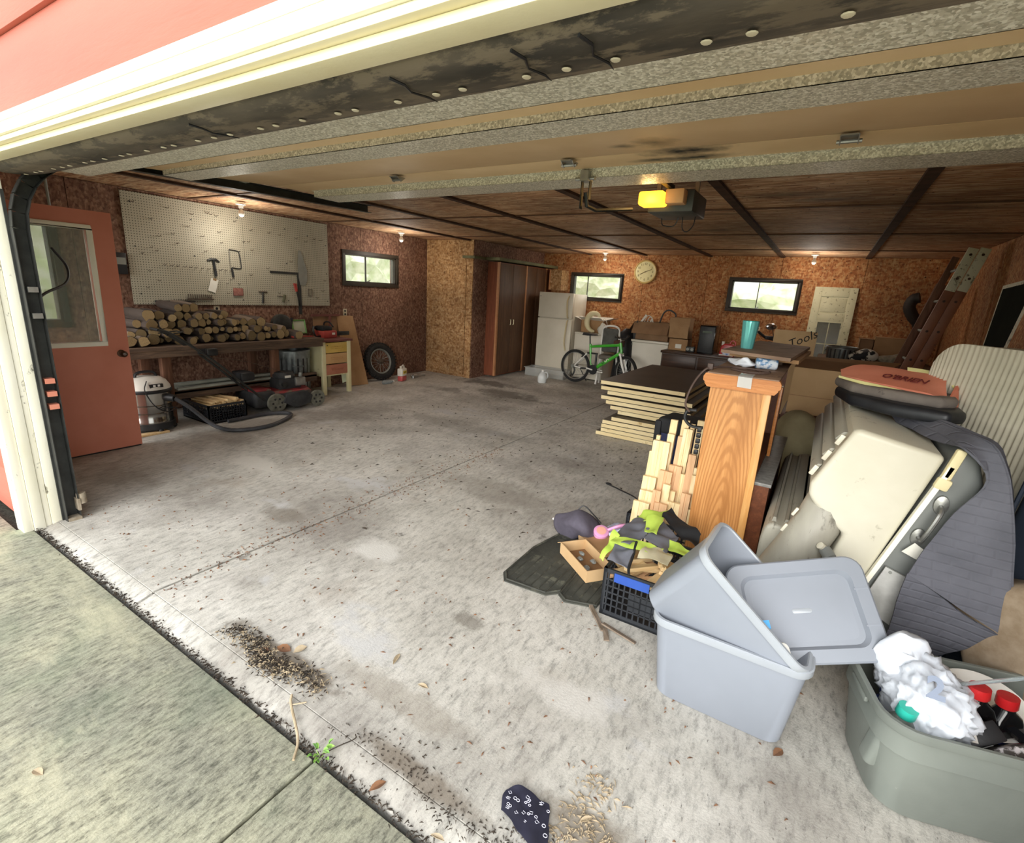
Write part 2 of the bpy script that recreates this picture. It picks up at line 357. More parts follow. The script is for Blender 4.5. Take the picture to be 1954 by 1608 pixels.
def window(n, axis, pos, hole, out, split=.4):
    a0, a1, z0, z1 = hole; w = root('window_%d' % n)
    def P(a, d, z): return (pos - out * d, a, z) if axis == 'x' else (a, pos - out * d, z)
    f = MB(); t = .055
    for q in ((a0 - t, a1 + t, z1, z1 + t), (a0 - t, a1 + t, z0 - t, z0), (a0 - t, a0, z0, z1), (a1, a1 + t, z0, z1)): f.bb(P(q[0], .022, q[2]), P(q[1], -.015, q[3]))
    f.build('casing', 'window_brown', w, bevel=.003)
    g = MB(); t = .02
    for q in ((a0, a1, z1 - t, z1), (a0, a1, z0, z0 + t), (a0, a0 + t, z0, z1), (a1 - t, a1, z0, z1)): g.bb(P(q[0], .004, q[2]), P(q[1], -.10, q[3]))
    g.build('sash', 'window_brown', w)
    mid = a0 + (a1 - a0) * split; MB().bb(P(mid - .006, -.03, z0 + t), P(mid + .006, -.06, z1 - t)).build('mullion', 'window_brown', w)
    for b0, b1 in ((a0 + t, mid - .006), (mid + .006, a1 - t)): MB().bb(P(b0, -.043, z0 + t), P(b1, -.047, z1 - t)).build('pane', 'window_glass', w, smooth=False)
    l = MB().bb(P(mid - .004, .0, z0 + .012), P(mid + .05, -.03, z0 + .03)); l.cyl(P(mid + .02, -.01, z0 + .03), P(mid + .05, .01, z0 + .05), .006); l.build('latch', 'steel', w)
    return w
mat('window_brown', '2f2820', '3b332a', 6, .6)
window(1, 'x', XL, WL1, -1, .42); window(2, 'y', YB, WB1, 1, .3); window(3, 'y', YB, WB2, 1, .42); window(4, 'x', XL, WL2, -1, .5)
# front wall: outside face y=.86
fw = MB(); HOLES = [(-4.056, .98, -.1, 2.15), (-6.24, -5.34, -.1, 2.06)]
for a0, a1, b0, b1 in minus((-6.64, 1.61, -.05, 3.3), HOLES): fw.bb((a0, .885, b0), (a1, 1.0, b1))
fwo = struct(fw.build('wall_front', 'osb_red', smooth=False))
def lap(z0, z1, x0, x1):
    MB().add([(x0, .875, z1), (x1, .875, z1), (x1, .855, z0), (x0, .855, z0), (x0, .885, z1), (x1, .885, z1), (x1, .885, z0), (x0, .885, z0)],
             [(0, 1, 2, 3), (4, 7, 6, 5), (0, 4, 5, 1), (3, 2, 6, 7), (0, 3, 7, 4), (1, 5, 6, 2)]).build('siding_board', 'siding_red', fwo, bevel=.003)
for k in range(4): lap(2.225 + .0 + .305 * k, 2.53 + .305 * k, -6.64 if k else -4.2, 1.61)
for k in range(7): lap(-.02 + .305 * k, .285 + .305 * k, -5.32, -4.13); lap(-.02 + .305 * k, .285 + .305 * k, 1.1, 1.61)
# door trim: front casing, stop, under board
t1 = root('trim_1')
for z0, z1, y0 in ((2.20, 2.228, .825), (2.172, 2.2, .832), (2.150, 2.172, .822)): MB().bb((-4.16, y0, z0), (1.12, .884, z1)).build('casing_board', 'paint_white', t1, bevel=.003)
MB().bb((-4.012, .79 + .045, 2.128), (.98, .884, 2.15)).build('brick_mould', 'paint_cream', t1, bevel=.006)
MB().bb((-4.012, .862, 2.105), (.98, .938, 2.128)).build('head_jamb', 'paint_cream', t1, bevel=.003)
t2 = root('trim_2')
for y0, y1, th in ((.80, .848, .02), (.85, .905, .012), (.907, .935, .018), (.937, 1.0, .012)): MB().bb((-4.0 + (.012 - th), y0, -.03), (-4.055, y1, 2.13)).build('jamb_board', 'paint_peeling', t2, bevel=.002)
MB().bb((-4.135, .80, -.03), (-4.056, .884, 2.15)).build('casing_board', 'paint_peeling', t2, bevel=.003)
t3 = root('trim_3')
MB().bb((.98, .80, 0), (1.12, .985, 2.15)).build('jamb_board', 'paint_peeling', t3, bevel=.003)
# ceiling
cm = MATS['osb_ceiling']; nt = cm.node_tree; b = nt.nodes['Principled BSDF']; acc = b.inputs['Base Color'].links[0].from_socket; g = nt.nodes.new('ShaderNodeNewGeometry')
for (px, py, rx, ry, s_) in ((-.45, 4.5, .38, .14, .75), (-.2, 4.75, .3, .1, .6), (-1.3, 6.45, .3, .12, .6), (-1.0, 5.3, .4, .07, .5), (.75, 5.3, .4, .12, .5), (-3.3, 4.3, .5, .1, .3)):
    mp = nt.nodes.new('ShaderNodeMapping'); mp.vector_type = 'TEXTURE'; mp.inputs['Location'].default_value = (px, py, 2.43); mp.inputs['Scale'].default_value = (rx, ry, 9)
    nt.links.new(g.outputs['Position'], mp.inputs[0]); ln = nt.nodes.new('ShaderNodeVectorMath'); ln.operation = 'LENGTH'; nt.links.new(mp.outputs[0], ln.inputs[0])
    nn = nz(nt, coords(nt, world=True), 7, 4); ad = nt.nodes.new('ShaderNodeMath'); ad.operation = 'ADD'; nt.links.new(ln.outputs['Value'], ad.inputs[0]); nt.links.new(nn, ad.inputs[1])
    acc = mix(nt, acc, '241a14', ramp(nt, mth2(nt, ad.outputs[0]), [(.25, W_(s_)), (.68, W_(0))]))
nt.links.new(acc, b.inputs['Base Color'])
ceil = struct(MB().bb((-6.49, 1.0, 2.452), (1.46, 9.84, 2.60)).build('ceiling', 'osb_ceiling', smooth=False))
xs = [-6.5, -5.52, -4.35, -3.2, -2.0, -.83, .36, 1.47]; ys = [1.0, 3.2, 5.03, 6.85, 8.67, 9.85]
for i in range(7):
    for j in range(5): MB().bb((xs[i] + .003, ys[j] + .003, 2.434), (xs[i + 1] - .003, ys[j + 1] - .003, 2.451)).build('panel', 'osb_ceiling', ceil, smooth=False)
for x in xs[1:-1]:
    for j in range(5): MB().bb((x - .035, ys[j] + .004, 2.412), (x + .035, ys[j + 1] - .004, 2.434)).build('batten', 'dark_batten', ceil, smooth=False)
for y in ys[1:-1]:
    for i in range(7): MB().bb((xs[i] + .036, y - .02, 2.424), (xs[i + 1] - .036, y + .02, 2.434)).build('batten', 'batten_brown' if 'batten_brown' in MATS else mat('batten_brown', '5a3c28', '6d4a32', 6, .8), ceil, smooth=False)
# unseen roof over everything, added to keep sky light out of the attic
struct(MB().bb((-6.9, .6, 3.3), (1.9, 10.3, 3.36)).build('roof_cover', 'dark_batten', smooth=False))
# floor slabs
fl = struct(MB().bb((-6.64, .965, -.10), (1.61, 9.99, -.012)).build('floor', 'joint_dirt', smooth=False))
fx = [-6.5, -2.705, 1.47]; fy = [.962, 5.82, 9.85]
for i in range(2):
    for j in range(2): MB().bb((fx[i] + (.008 if i else 0), fy[j] + .004, -.012), (fx[i + 1] - (0 if i else .008), fy[j + 1] - .004, 0)).build('slab', 'floor_concrete', fl, smooth=False)
for i in range(2):
    x0, x1 = (-4.1, -2.713) if i == 0 else (-2.697, 1.1)
    MB().add([(x0, .872, -.03), (x1, .872, -.03), (x1, .964, -.003), (x0, .964, -.003), (x0, .872, -.08), (x1, .872, -.08), (x1, .964, -.08), (x0, .964, -.08)],
             [(0, 1, 2, 3), (4, 7, 6, 5), (0, 4, 5, 1), (3, 2, 6, 7), (0, 3, 7, 4), (1, 5, 6, 2)]).build('slab_lip', 'floor_concrete', fl, bevel=.004)
# driveway
dr = struct(MB().bb((-9, -9, -.2), (6, .964, -.085)).build('driveway', 'joint_dirt', smooth=False))
dx = [-4.1, -1.25, 1.7, 4.6]; dy = [.845, -2.2, -5.3, -8.4]
for i in range(3):
    for j in range(3): MB().bb((dx[i] + .006, dy[j + 1] + .01, -.05), (dx[i + 1] - .006, dy[j], -.022)).build('slab', 'drive_concrete', dr, bevel=.004)
MB().bb((-9, -1.2, -.05), (-4.112, .79, -.03)).build('slab', 'drive_concrete', dr, bevel=.004)
mat('lawn', '6c8a48', '93ab63', 9, .9, bmp=.8, bs=80)
struct(MB().bb((-30, -35, -.3), (30, 35, -.201)).build('ground', 'lawn', smooth=False))
# greenery seen through the windows and mirrored in the door glass
def bush(loc, r, label, seed, cat='bush', name='bush'):
    rnd = random.Random(seed); bm = bmesh.new(); bmesh.ops.create_icosphere(bm, subdivisions=4, radius=1)
    for v in bm.verts:
        n = v.co.normalized(); k = 1 + .28 * noise.noise(n * 2.2 + Vector((seed, 0, 0))) + .14 * noise.noise(n * 9 + Vector((seed, 3, 0))) + .07 * rnd.random()
        v.co = Vector((n.x * r[0], n.y * r[1], n.z * r[2])) * k
    me = bpy.data.meshes.new(name); bm.to_mesh(me); bm.free(); me.materials.append(MATS['bush_green'])
    t = thing(name, loc, label, cat); o = bpy.data.objects.new('foliage', me); COL.objects.link(o); o.parent = t
    MB().cyl((0, 0, -loc[2] - .2), (0, 0, 0), .12, .08).build('trunk', 'dark_batten', t)
bush((-5.8, 13.5, 1.3), (1.9, 1.3, 1.25), 'pale green bush seen through the back window above the fridge', 3)
bush((-.4, 14.5, 1.2), (2.0, 1.3, 1.15), 'rounded pale bush seen through the back window right of the clock', 8)
bush((-10.5, 8.6, 1.4), (1.5, 2.3, 1.6), 'leafy bush seen through the small left window beyond the pegboard', 5)
bush((-9.8, 2.6, 1.3), (1.3, 1.6, 1.7), 'sunlit bush seen through the glass of the open red door', 6)
# ------------------------------------------------ overhead garage door
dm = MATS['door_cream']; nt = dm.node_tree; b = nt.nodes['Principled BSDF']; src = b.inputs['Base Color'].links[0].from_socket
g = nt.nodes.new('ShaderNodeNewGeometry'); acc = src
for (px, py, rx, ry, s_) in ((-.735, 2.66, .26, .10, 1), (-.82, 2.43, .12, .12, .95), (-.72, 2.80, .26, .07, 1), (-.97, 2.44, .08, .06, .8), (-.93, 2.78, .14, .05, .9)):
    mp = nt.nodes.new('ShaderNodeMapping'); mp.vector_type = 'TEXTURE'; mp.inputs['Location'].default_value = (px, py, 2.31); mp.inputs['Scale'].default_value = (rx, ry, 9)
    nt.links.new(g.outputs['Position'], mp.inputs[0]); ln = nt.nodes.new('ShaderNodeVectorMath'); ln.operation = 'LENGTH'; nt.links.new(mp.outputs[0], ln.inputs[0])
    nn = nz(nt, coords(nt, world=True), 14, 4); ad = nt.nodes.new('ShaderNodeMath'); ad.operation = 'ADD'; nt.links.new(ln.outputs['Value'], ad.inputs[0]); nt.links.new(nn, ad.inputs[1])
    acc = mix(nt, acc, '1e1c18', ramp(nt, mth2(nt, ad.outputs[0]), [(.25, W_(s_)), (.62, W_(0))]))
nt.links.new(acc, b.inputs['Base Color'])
gd = thing('garage_door', (0, 0, 0), 'raised cream overhead garage door with galvanized stiffening struts', 'garage door')
prof = [(1.05, 2.145), (1.62, 2.245), (2.62, 2.318), (3.16, 2.325)]
MB().add([(x, y + dy_, z + dz) for x in (-3.93, .94) for (y, z) in prof[:2] for dy_, dz in ((0, 0), (0, .04))], [(0, 1, 3, 2), (4, 6, 7, 5), (0, 2, 6, 4), (1, 5, 7, 3), (0, 4, 5, 1), (2, 3, 7, 6)]).build('door_section', 'door_cream', gd, bevel=.004)
for a, b in ((1, 2), (2, 3)):
    (y0, z0), (y1, z1) = prof[a], prof[b]; y0 += .004
    MB().add([(x, y, z + dz) for x in (-3.93, .94) for y, z in ((y0, z0), (y1, z1)) for dz in (0, .04)], [(0, 1, 3, 2), (4, 6, 7, 5), (0, 2, 6, 4), (1, 5, 7, 3), (0, 4, 5, 1), (2, 3, 7, 6)]).build('door_section', 'door_cream', gd, bevel=.004)
def strut(x0, x1, y0, y1, z0, z1):
    s = MB(); t = .003   # hat channel hanging below the section
    s.bb((x0, y0, z0), (x1, y1, z0 + t)).bb((x0, y0, z0), (x1, y0 + t, z1)).bb((x0, y1 - t, z0), (x1, y1, z1)).bb((x0, y1, z1 - .004), (x1, y1 + .02, z1)).bb((x0, y0 - .02, z1 - .004), (x1, y0, z1))
    return s.build('strut', 'galvanized', gd, smooth=False)
strut(-3.82, .93, 1.185, 1.35, 2.125, 2.17); strut(-3.90, .93, 1.78, 1.955, 2.225, 2.27); strut(-3.80, .93, 2.87, 3.12, 2.275, 2.322)
rub = MB(); rnd = random.Random(4)
NS = 120; rows = []
for i in range(NS + 1):
    x = -4.0 + 4.95 * i / NS; w = .006 * noise.noise(Vector((x * 3, 0, 0)))
    rows.append([(x, .955 + w, 2.150), (x, .942 + w, 2.112), (x, .960 + w, 2.094 + w), (x, 1.03 + w, 2.088), (x, 1.12 + w * .5, 2.094), (x, 1.182, 2.112)])
rub.grid(rows, .006).build('rubber_seal', 'black_rubber', gd, ang=60)
for i in range(38):
    x = -3.9 + i * .128; y = 1.085
    MB().lathe([(.011, 0), (.009, .002), (0.0001, .003)], 10, (x + .03 * math.sin(i * 2.3), y, 2.087), (0, 0, -1)).build('nail_head', 'nail_tan' if 'nail_tan' in MATS else mat('nail_tan', 'c9bda4', 'dad0b8', 5, .6), gd)
for x0 in (-.49, -.64, -.98, -1.9):
    MB().tube([(x0, .962, 2.087), (x0 + .012, 1.0, 2.0835), (x0 - .004, 1.04, 2.083), (x0 + .01, 1.09, 2.085), (x0 + .004, 1.13, 2.089)], [.004, .0035, .0025, .003, .001], 5).build('crack', 'black_plastic', gd)
for x in (-2.6, -1.33, -.06):
    h = MB().bb((x - .03, 2.575, 2.300), (x + .03, 2.66, 2.306)); h.cyl((x - .045, 2.62, 2.288), (x + .045, 2.62, 2.288), .008, n=8)
    for s_ in (-1, 1): h.add([(x + s_ * .03, 2.58, 2.305), (x + s_ * .03, 2.66, 2.305), (x + s_ * .03, 2.62, 2.275), (x + s_ * .034, 2.58, 2.305), (x + s_ * .034, 2.66, 2.305), (x + s_ * .034, 2.62, 2.275)], [(0, 1, 2), (3, 5, 4), (0, 3, 4, 1), (1, 4, 5, 2), (2, 5, 3, 0)])
    h.build('hinge', 'steel', gd)
b = MB().bb((-1.36, 2.83, 2.255), (-1.31, 2.90, 2.31)); b.cyl((-1.40, 2.86, 2.27), (-1.28, 2.86, 2.27), .01); b.build('arm_bracket', 'steel', gd)
arm = MB().bb((-1.365, 2.86, 2.09 + .02), (-1.36, 2.89, 2.26)).bb((-1.315, 2.86, 2.16), (-1.31, 2.89, 2.26)); arm.tube([(-1.34, 2.88, 2.20), (-1.335, 2.9, 2.13), (-1.32, 3.0, 2.12), (-1.2, 3.3, 2.17)], .012, 6); arm.build('opener_arm', 'black_steel', gd)
# opener
op = thing('door_opener', (-1.0, 3.62, 2.17), 'ceiling garage door opener with a glowing amber lamp cover', 'door opener', rz=0)
op.scale = (.86, .86, .95)
mat('grey_box', '3d4040', '4b4e4d', 6, .45); mat_emit('amber_lamp', 'ffb52e', 1.6)
mat('beige_cover', 'd8a878', 'e2b88c', 5, .5)
MB().bb((-.17, -.2, .0), (.17, .22, .14)).build('motor_housing', 'grey_box', op, bevel=.012)
MB().bb((-.21, -.33, .03), (-.02, -.19, .12)).build('lamp_lens', 'amber_lamp', op, bevel=.02)
MB().bb((-.015, -.30, .04), (.12, -.19, .13)).build('cover', 'beige_cover', op, bevel=.008)
MB().tube(sm([(-.14, .1, 0), (-.12, .09, -.05), (-.03, .08, -.055), (.0, .08, 0)]), .004, 5).build('cord', 'black_plastic', op)
MB().tube(sm([(.04, .05, 0), (.05, .05, -.08), (.09, .05, -.10), (.13, .05, -.06), (.14, .05, 0)]), .004, 5).build('cord', 'black_plastic', op)
MB().bb((-.16, -.05, .14), (-.13, -.02, .25)).build('hanger_strap', 'steel', op); MB().bb((.13, -.05, .14), (.16, -.02, .25)).build('hanger_strap', 'steel', op)
MB().bb((-.02, -.45, .14), (.02, -.2, .165)).build('rail', 'black_steel', op)
L = bpy.data.objects.new('opener_lamp', bpy.data.lights.new('opener_lamp', 'POINT')); COL.objects.link(L); L.parent = op; L.location = (-.12, -.38, .06); L.data.energy = .5; L.data.color = (1, .7, .3); L.data.shadow_soft_size = .05
# tracks
tr = thing('door_track', (-3.99, 0, 0), 'black steel garage door track with roller slots on the left jamb', 'door track')
tk = MB()
def chan(p, q, w=.035, d=.055):   # U channel along a straight run, open towards +x
    a, b_ = Vector(p), Vector(q); dr_ = (b_ - a).normalized(); n = Vector((1, 0, 0)).cross(dr_)
    for off, sz in ((n * w, 1), (n * -w, 1)):
        tk.slab([a + off, b_ + off, b_ + off + Vector((d, 0, 0)), a + off + Vector((d, 0, 0))], .004)
    tk.slab([a - n * w, b_ - n * w, b_ + n * w, a + n * w], .004)
P = [Vector((0, 1.035, 0.0))] + [Vector((0, 1.035, z)) for z in (.6, 1.2, 1.8)] + [Vector((0, 1.035 + .36 * (1 - math.cos(R(a))), 1.8 + .42 * math.sin(R(a)))) for a in range(12, 91, 12)]
P += [Vector((0, 1.5, 2.245))]
for a, c_ in zip(P, P[1:]): chan(a, c_)
for x in (0,): pass
tk.build('vertical_track', 'black_steel', tr)
t2_ = tk = MB(); chan((0, 1.45, 2.25), (0, 3.62, 2.30), .03, .05); tk.build('horizontal_track', 'black_steel', tr)
fl_ = MB()
for z0, z1 in ((0, .35), (.38, .42), (.46, .50), (.54, .92), (.96, 1.12), (1.16, 1.2), (1.24, 2.0)): pass
MB().bb((-.005, .985, 0), (.004, 1.0, 2.0)).build('mounting_angle', 'black_steel', tr)
for z in (.75, .83, .91, 1.3, 1.45): MB().bb((.0, 1.012, z), (.056, 1.058, z + .03)).build('slot', 'door_red' if z < 1 else 'steel', tr)
MB().cyl((.03, 1.09, .10), (.03, 1.09, .17), .028, .026, 10).bb((0.0, 1.06, .06), (.06, 1.075, .14)).bb((-.05, 1.0, 0), (.06, 1.07, .02)).build('roller', 'rust_beige' if 'rust_beige' in MATS else mat('rust_beige', 'a59a88', '8c7f6c', 30, .8), tr)
for y, z in ((2.35, 2.31), (3.05, 2.33)): MB().bb((-.01, y, z - .01), (.05, y + .05, 2.43)).build('hanger', 'galvanized', tr)
tag(MB().tube(sm([(-4.45, 1.3, 1.72), (-4.4, 1.35, 1.60), (-4.3, 1.3, 1.50), (-4.15, 1.15, 1.44), (-4.06, 1.05, 1.38)]), .008, 6).build('cable', 'black_plastic'), 'black lift cable looped behind the left door track', 'cable')
# ------------------------------------------------ entry door
d1 = root('door_1'); X0, Y0, Y1 = -5.3, 1.03, 1.975
GL = (1.22, 1.785, .985, 1.905); lf = MB()
for a0, a1, b0, b1 in minus((Y0, Y1, .012, 2.055), [GL]): lf.bb((X0 - .044, a0, b0), (X0, a1, b1))
lf.build('leaf', 'door_red', d1, smooth=False)
for sx_ in (0, 1):
    xa, xb = (X0, X0 + .014) if sx_ else (X0 - .058, X0 - .044); fm = MB(); t = .036
    for q in ((GL[0] - t, GL[1] + t, GL[3], GL[3] + t), (GL[0] - t, GL[1] + t, GL[2] - t, GL[2]), (GL[0] - t, GL[0], GL[2], GL[3]), (GL[1], GL[1] + t, GL[2], GL[3])): fm.bb((xa, q[0], q[2]), (xb, q[1], q[3]))
    fm.build('glass_frame', 'paint_white', d1, bevel=.005)
mat_glass('door_glass', '93a096', .05, .42)  # reflected haze put into the pane as grey-green tint and opacity
MB().bb((X0 - .026, GL[0], GL[2]), (X0 - .02, GL[1], GL[3])).build('pane', 'door_glass', d1, smooth=False)
kb = MB().lathe([(.032, 0), (.032, .006), (.012, .01), (.012, .03), (.026, .045), (.028, .06), (.018, .07), (.0001, .07)], 16, (X0, 1.91, .875), (1, 0, 0)); kb.build('door_knob', 'bronze', d1)
MB().lathe([(.014, 0), (.012, .004), (.0001, .004)], 10, (X0 + .07, 1.91, .875), (1, 0, 0)).build('keyhole', 'chrome', d1)
for z in (.25, 1.05, 1.85): MB().cyl((X0 + .004, Y0, z - .05), (X0 + .004, Y0, z + .05), .008).build('hinge', 'steel', d1)
MB().bb((X0 - .05, Y0 + .01, .002), (X0 + .002, Y1 - .01, .012)).build('door_sweep', 'black_plastic', d1)
# ------------------------------------------------ closet and tall cabinet
cl = root('wall_closet')
MB().bb((-6.498, 7.31, .0), (-5.43, 9.84, 2.43)).build('core', 'osb_light', cl, smooth=False)
MB().bb((-6.49, 7.295, 2.008), (-5.425, 7.31, 2.43)).build('panel', 'osb_light', cl, smooth=False)
MB().bb((-6.47, 7.292, .04), (-5.57, 7.308, 2.0)).build('panel', 'osb_light', cl, smooth=False)
MB().bb((-5.56, 7.295, .0), (-5.425, 7.31, 2.0)).build('panel', 'osb_light', cl, smooth=False)
MB().bb((-5.43, 7.31, .0), (-5.415, 9.84, 2.43)).build('panel', 'osb_red', cl, smooth=False)
cb = thing('tall_cabinet', (0, 0, 0), 'tall brown built-in cupboard under a green-edged shelf board beside the closet', 'cupboard')
mat_wood('cab_brown', '4a3222', '6a4a32', '5a3e2a', 3, (12, 12, 1), .55)
mat_wood('cab_red', '6d3a24', '8b4e33', '7a4229', 3, (12, 12, 1), .6)
mat('cab_edge', 'a8744c', 'b98358', 8, .6); mat('shelf_green', '5d5c40', '70704e', 6, .7)
MB().bb((-5.413, 7.74, .03), (-5.19, 9.84, 2.10)).build('carcass', 'cab_red', cb, smooth=False)
MB().bb((-5.2, 7.73, .03), (-5.165, 7.775, 2.10)).build('edge_strip', 'cab_edge', cb, smooth=False)
MB().bb((-5.412, 7.60, 2.12), (-5.07, 9.84, 2.17)).bb((-5.62, 7.24, 2.12), (-5.405, 7.288, 2.165)).bb((-5.405, 7.24, 2.12), (-5.36, 7.6, 2.165)).build('top_board', 'shelf_green', cb, bevel=.004)
for a, b_ in ((7.79, 8.24), (8.245, 8.70), (8.76, 9.13), (9.135, 9.5)):
    d_ = MB().bb((-5.188, a, .05), (-5.168, b_, 2.08)).build('door', 'cab_brown', cb, bevel=.002)
    if b_ < 9: 
        y = b_ - .05 if a < 8 else a + .05
        MB().tube([(-5.168, y, .98), (-5.145, y, .985), (-5.145, y, 1.075), (-5.168, y, 1.08)], .006, 6).build('handle', 'brass_pale' if 'brass_pale' in MATS else mat('brass_pale', 'cfc3a0', 'ddd2b2', 5, .35, .5), d_)
MB().bb((-5.188, 8.705, .03), (-5.166, 8.755, 2.1)).bb((-5.188, 9.51, .03), (-5.16, 9.56, 2.1)).build('stile', 'cab_edge', cb, smooth=False)
bx = thing('end_cupboard', (-4.97, 9.66, 0), 'narrow chipboard cupboard end between the cabinet and back window', 'cupboard')
MB().bb((-.09, -.15, 1.68), (.17, .185, 2.08)).build('carcass', 'osb_light', bx, smooth=False); MB().bb((-.105, -.17, 1.68), (-.09, .185, 2.08)).build('edge_strip', 'cab_edge', bx, smooth=False)
# ------------------------------------------------ lamps
def bulb(x, y, label):
    t = thing('lamp_holder', (x, y, ZC - .018), label, 'lamp')
    MB().lathe([(.055, 0), (.055, -.012), (.03, -.02), (.024, -.05), (.022, -.055), (.0001, -.055)], 16).build('socket', 'white_plastic', t)
    MB().lathe([(.014, -.05), (.016, -.065), (.03, -.09), (.034, -.11), (.028, -.132), (.012, -.145), (.0001, -.146)], 14).build('bulb', 'bulb_glass', t)
    if FILL_POWER:
        l = bpy.data.objects.new('bulb_light', bpy.data.lights.new('bulb_light', 'POINT')); COL.objects.link(l); l.parent = t; l.location = (0, 0, -.3); l.data.energy = FILL_POWER; l.data.color = (1, .93, .82); l.data.shadow_soft_size = .12  # ceiling bulbs are off; point light added to brighten the back of the room
FILL_POWER = 8; mat('bulb_glass', 'c9c6bc', 'd4d1c8', 5, .2, bmp=0)
bulb(-6.0, 3.53, 'porcelain lamp holder and bulb on the ceiling over the pegboard')
bulb(-6.0, 6.13, 'porcelain lamp holder and bulb on the ceiling near the small left window')
bulb(-3.79, 9.27, 'porcelain lamp holder and bulb on the ceiling above the fridge window')
bulb(-.34, 9.13, 'porcelain lamp holder and bulb above the leaning white door')
# ================================================ LEFT WALL
m, nt, b = base('peg_white', .6, 0, .3)
g = nt.nodes.new('ShaderNodeNewGeometry'); sp = nt.nodes.new('ShaderNodeSeparateXYZ'); nt.links.new(g.outputs['Position'], sp.inputs[0])
def mth(op, a, b_=None):
    n = nt.nodes.new('ShaderNodeMath'); n.operation = op
    for i, v in enumerate((a, b_)):
        if v is None: continue
        if isinstance(v, (int, float)): n.inputs[i].default_value = v
        else: nt.links.new(v, n.inputs[i])
    return n.outputs[0]
fy_ = mth('SUBTRACT', mth('FRACT', mth('DIVIDE', sp.outputs[1], .0262)), .5); fz_ = mth('SUBTRACT', mth('FRACT', mth('DIVIDE', sp.outputs[2], .0262)), .5)
dd = mth('ADD', mth('MULTIPLY', fy_, fy_), mth('MULTIPLY', fz_, fz_)); hole = mth('LESS_THAN', dd, .034)
vv = coords(nt, world=True); c = ramp(nt, nz(nt, vv, 1.5, 5), [(.3, 'a09a88'), (.7, 'b4af9d')]); c = mix(nt, c, '3a362f', hole); nt.links.new(c, b.inputs['Base Color'])
pb = thing('pegboard', (-6.498, 0, 0), 'large off-white pegboard mounted on the left wall', 'pegboard')
for a, b_ in ((2.52, 3.808), (3.812, 5.09)): MB().bb((.012, a, 1.235), (.02, b_, 2.4)).build('panel', 'peg_white', pb, smooth=False)
MB().bb((0, 2.54, 1.25), (.012, 5.07, 1.27)).build('spacer', 'dark_batten', pb); MB().bb((0, 2.54, 2.36), (.012, 5.07, 2.38)).build('spacer', 'dark_batten', pb)
for i, (y, z) in enumerate([(2.6, 1.35), (2.6, 1.85), (2.6, 2.3), (3.2, 1.8), (3.2, 2.2), (3.75, 1.3), (3.75, 1.9), (3.75, 2.3), (4.4, 1.3), (4.4, 1.8), (4.4, 2.25), (5.05, 1.3), (5.05, 1.7), (5.05, 2.1), (4.75, 2.2)]):
    MB().cyl((.02, y, z), (.024, y, z), .008, n=8).build('screw', 'black_steel', pb)
mat('rust_wire', '4c4036', '64564a', 20, .6, .5)
XP = -6.48
def hook(): return MB().tube([(0, 0, .012), (.004, 0, 0), (.05, 0, -.006), (.075, 0, .012)], .0035, 5)
hk = None; rnd = random.Random(11); pos = []
for y, z in [(2.62, 2.3), (2.95, 2.29), (3.2, 2.26), (3.38, 2.3), (3.42, 2.29), (3.48, 2.28), (2.78, 2.15), (3.15, 2.12), (3.5, 2.1), (3.7, 2.25), (3.9, 2.17), (4.15, 2.17), (4.3, 2.16), (4.55, 2.15), (4.7, 2.12), (4.85, 2.17), (4.95, 2.16),
             (2.83, 1.98), (2.98, 2.02), (3.3, 2.03), (3.52, 1.98), (3.8, 2.02), (3.86, 2.03), (2.75, 1.85), (2.8, 1.82), (2.65, 1.78), (3.02, 1.92), (3.32, 1.86), (3.9, 1.93), (2.78, 1.5), (2.7, 1.6), (2.66, 1.42), (3.55, 1.38), (3.86, 1.62),
             (4.0, 1.38), (4.25, 1.40), (4.45, 1.83), (4.95, 1.45), (4.85, 1.35), (5.0, 1.85), (5.0, 1.6), (3.6, 1.55), (3.7, 1.5), (3.55, 1.5), (4.1, 1.72)] + [(2.86 + .068 * k, 1.675 - .002 * k) for k in range(12)]: pos.append((y, z))
for i, (y, z) in enumerate(pos):
    if hk is None: hk = hook().build('peg_hook', 'rust_wire'); o = hk
    else: o = hk.copy(); COL.objects.link(o)
    o.location = (XP, y, z); o.rotation_euler = (0, 0, rnd.uniform(-.15, .15)); o.scale = (.85, .85, .85)
    tag(o, ('small rusty wire hook in the %s %s of the pegboard' % ('upper' if z > 2.08 else 'lower' if z < 1.62 else 'middle', 'far left' if y < 3.0 else 'centre left' if y < 3.7 else 'centre right' if y < 4.4 else 'far right')) if i < len(pos) - 12 else 'small wire hook in the straight row left of the hammer', 'hook', 'empty wire hooks on the pegboard')
def onpeg(name, y, z, label, cat, e=(0, 0, 0)): return thing(name, (XP + .012, y, z), label, cat, e=e)
t = onpeg('hammer', 3.41, 1.7, 'black claw hammer hanging head up on the pegboard', 'hammer')
MB().tube([(0, -.07, .06), (0, -.03, .075), (0, .03, .075), (0, .07, .05)], [.012, .016, .016, .008], 8).build('head', 'black_steel', t)
MB().cyl((0, 0, .07), (0, .015, -.12), .014, .018, 8).build('handle', 'black_plastic', t)
t = onpeg('coping_saw', 3.66, 1.78, 'coping saw with thin C frame and black handle on the pegboard', 'saw')
MB().tube(sm([(0, -.05, .13), (0, .05, .12), (0, .075, .09), (0, .09, -.06), (0, .07, -.09), (0, -.03, -.085)], 4), .007, 6).build('frame', 'black_steel', t)
MB().bb((-.001, -.052, -.08), (.001, -.046, .13)).build('blade', 'steel', t); MB().cyl((0, -.035, -.085), (0, -.02, -.2), .012, .015, 8).build('handle', 'black_plastic', t)
t = onpeg('square_tool', 4.3, 1.66, 'black framing square with long arm hanging right on the pegboard', 'square')
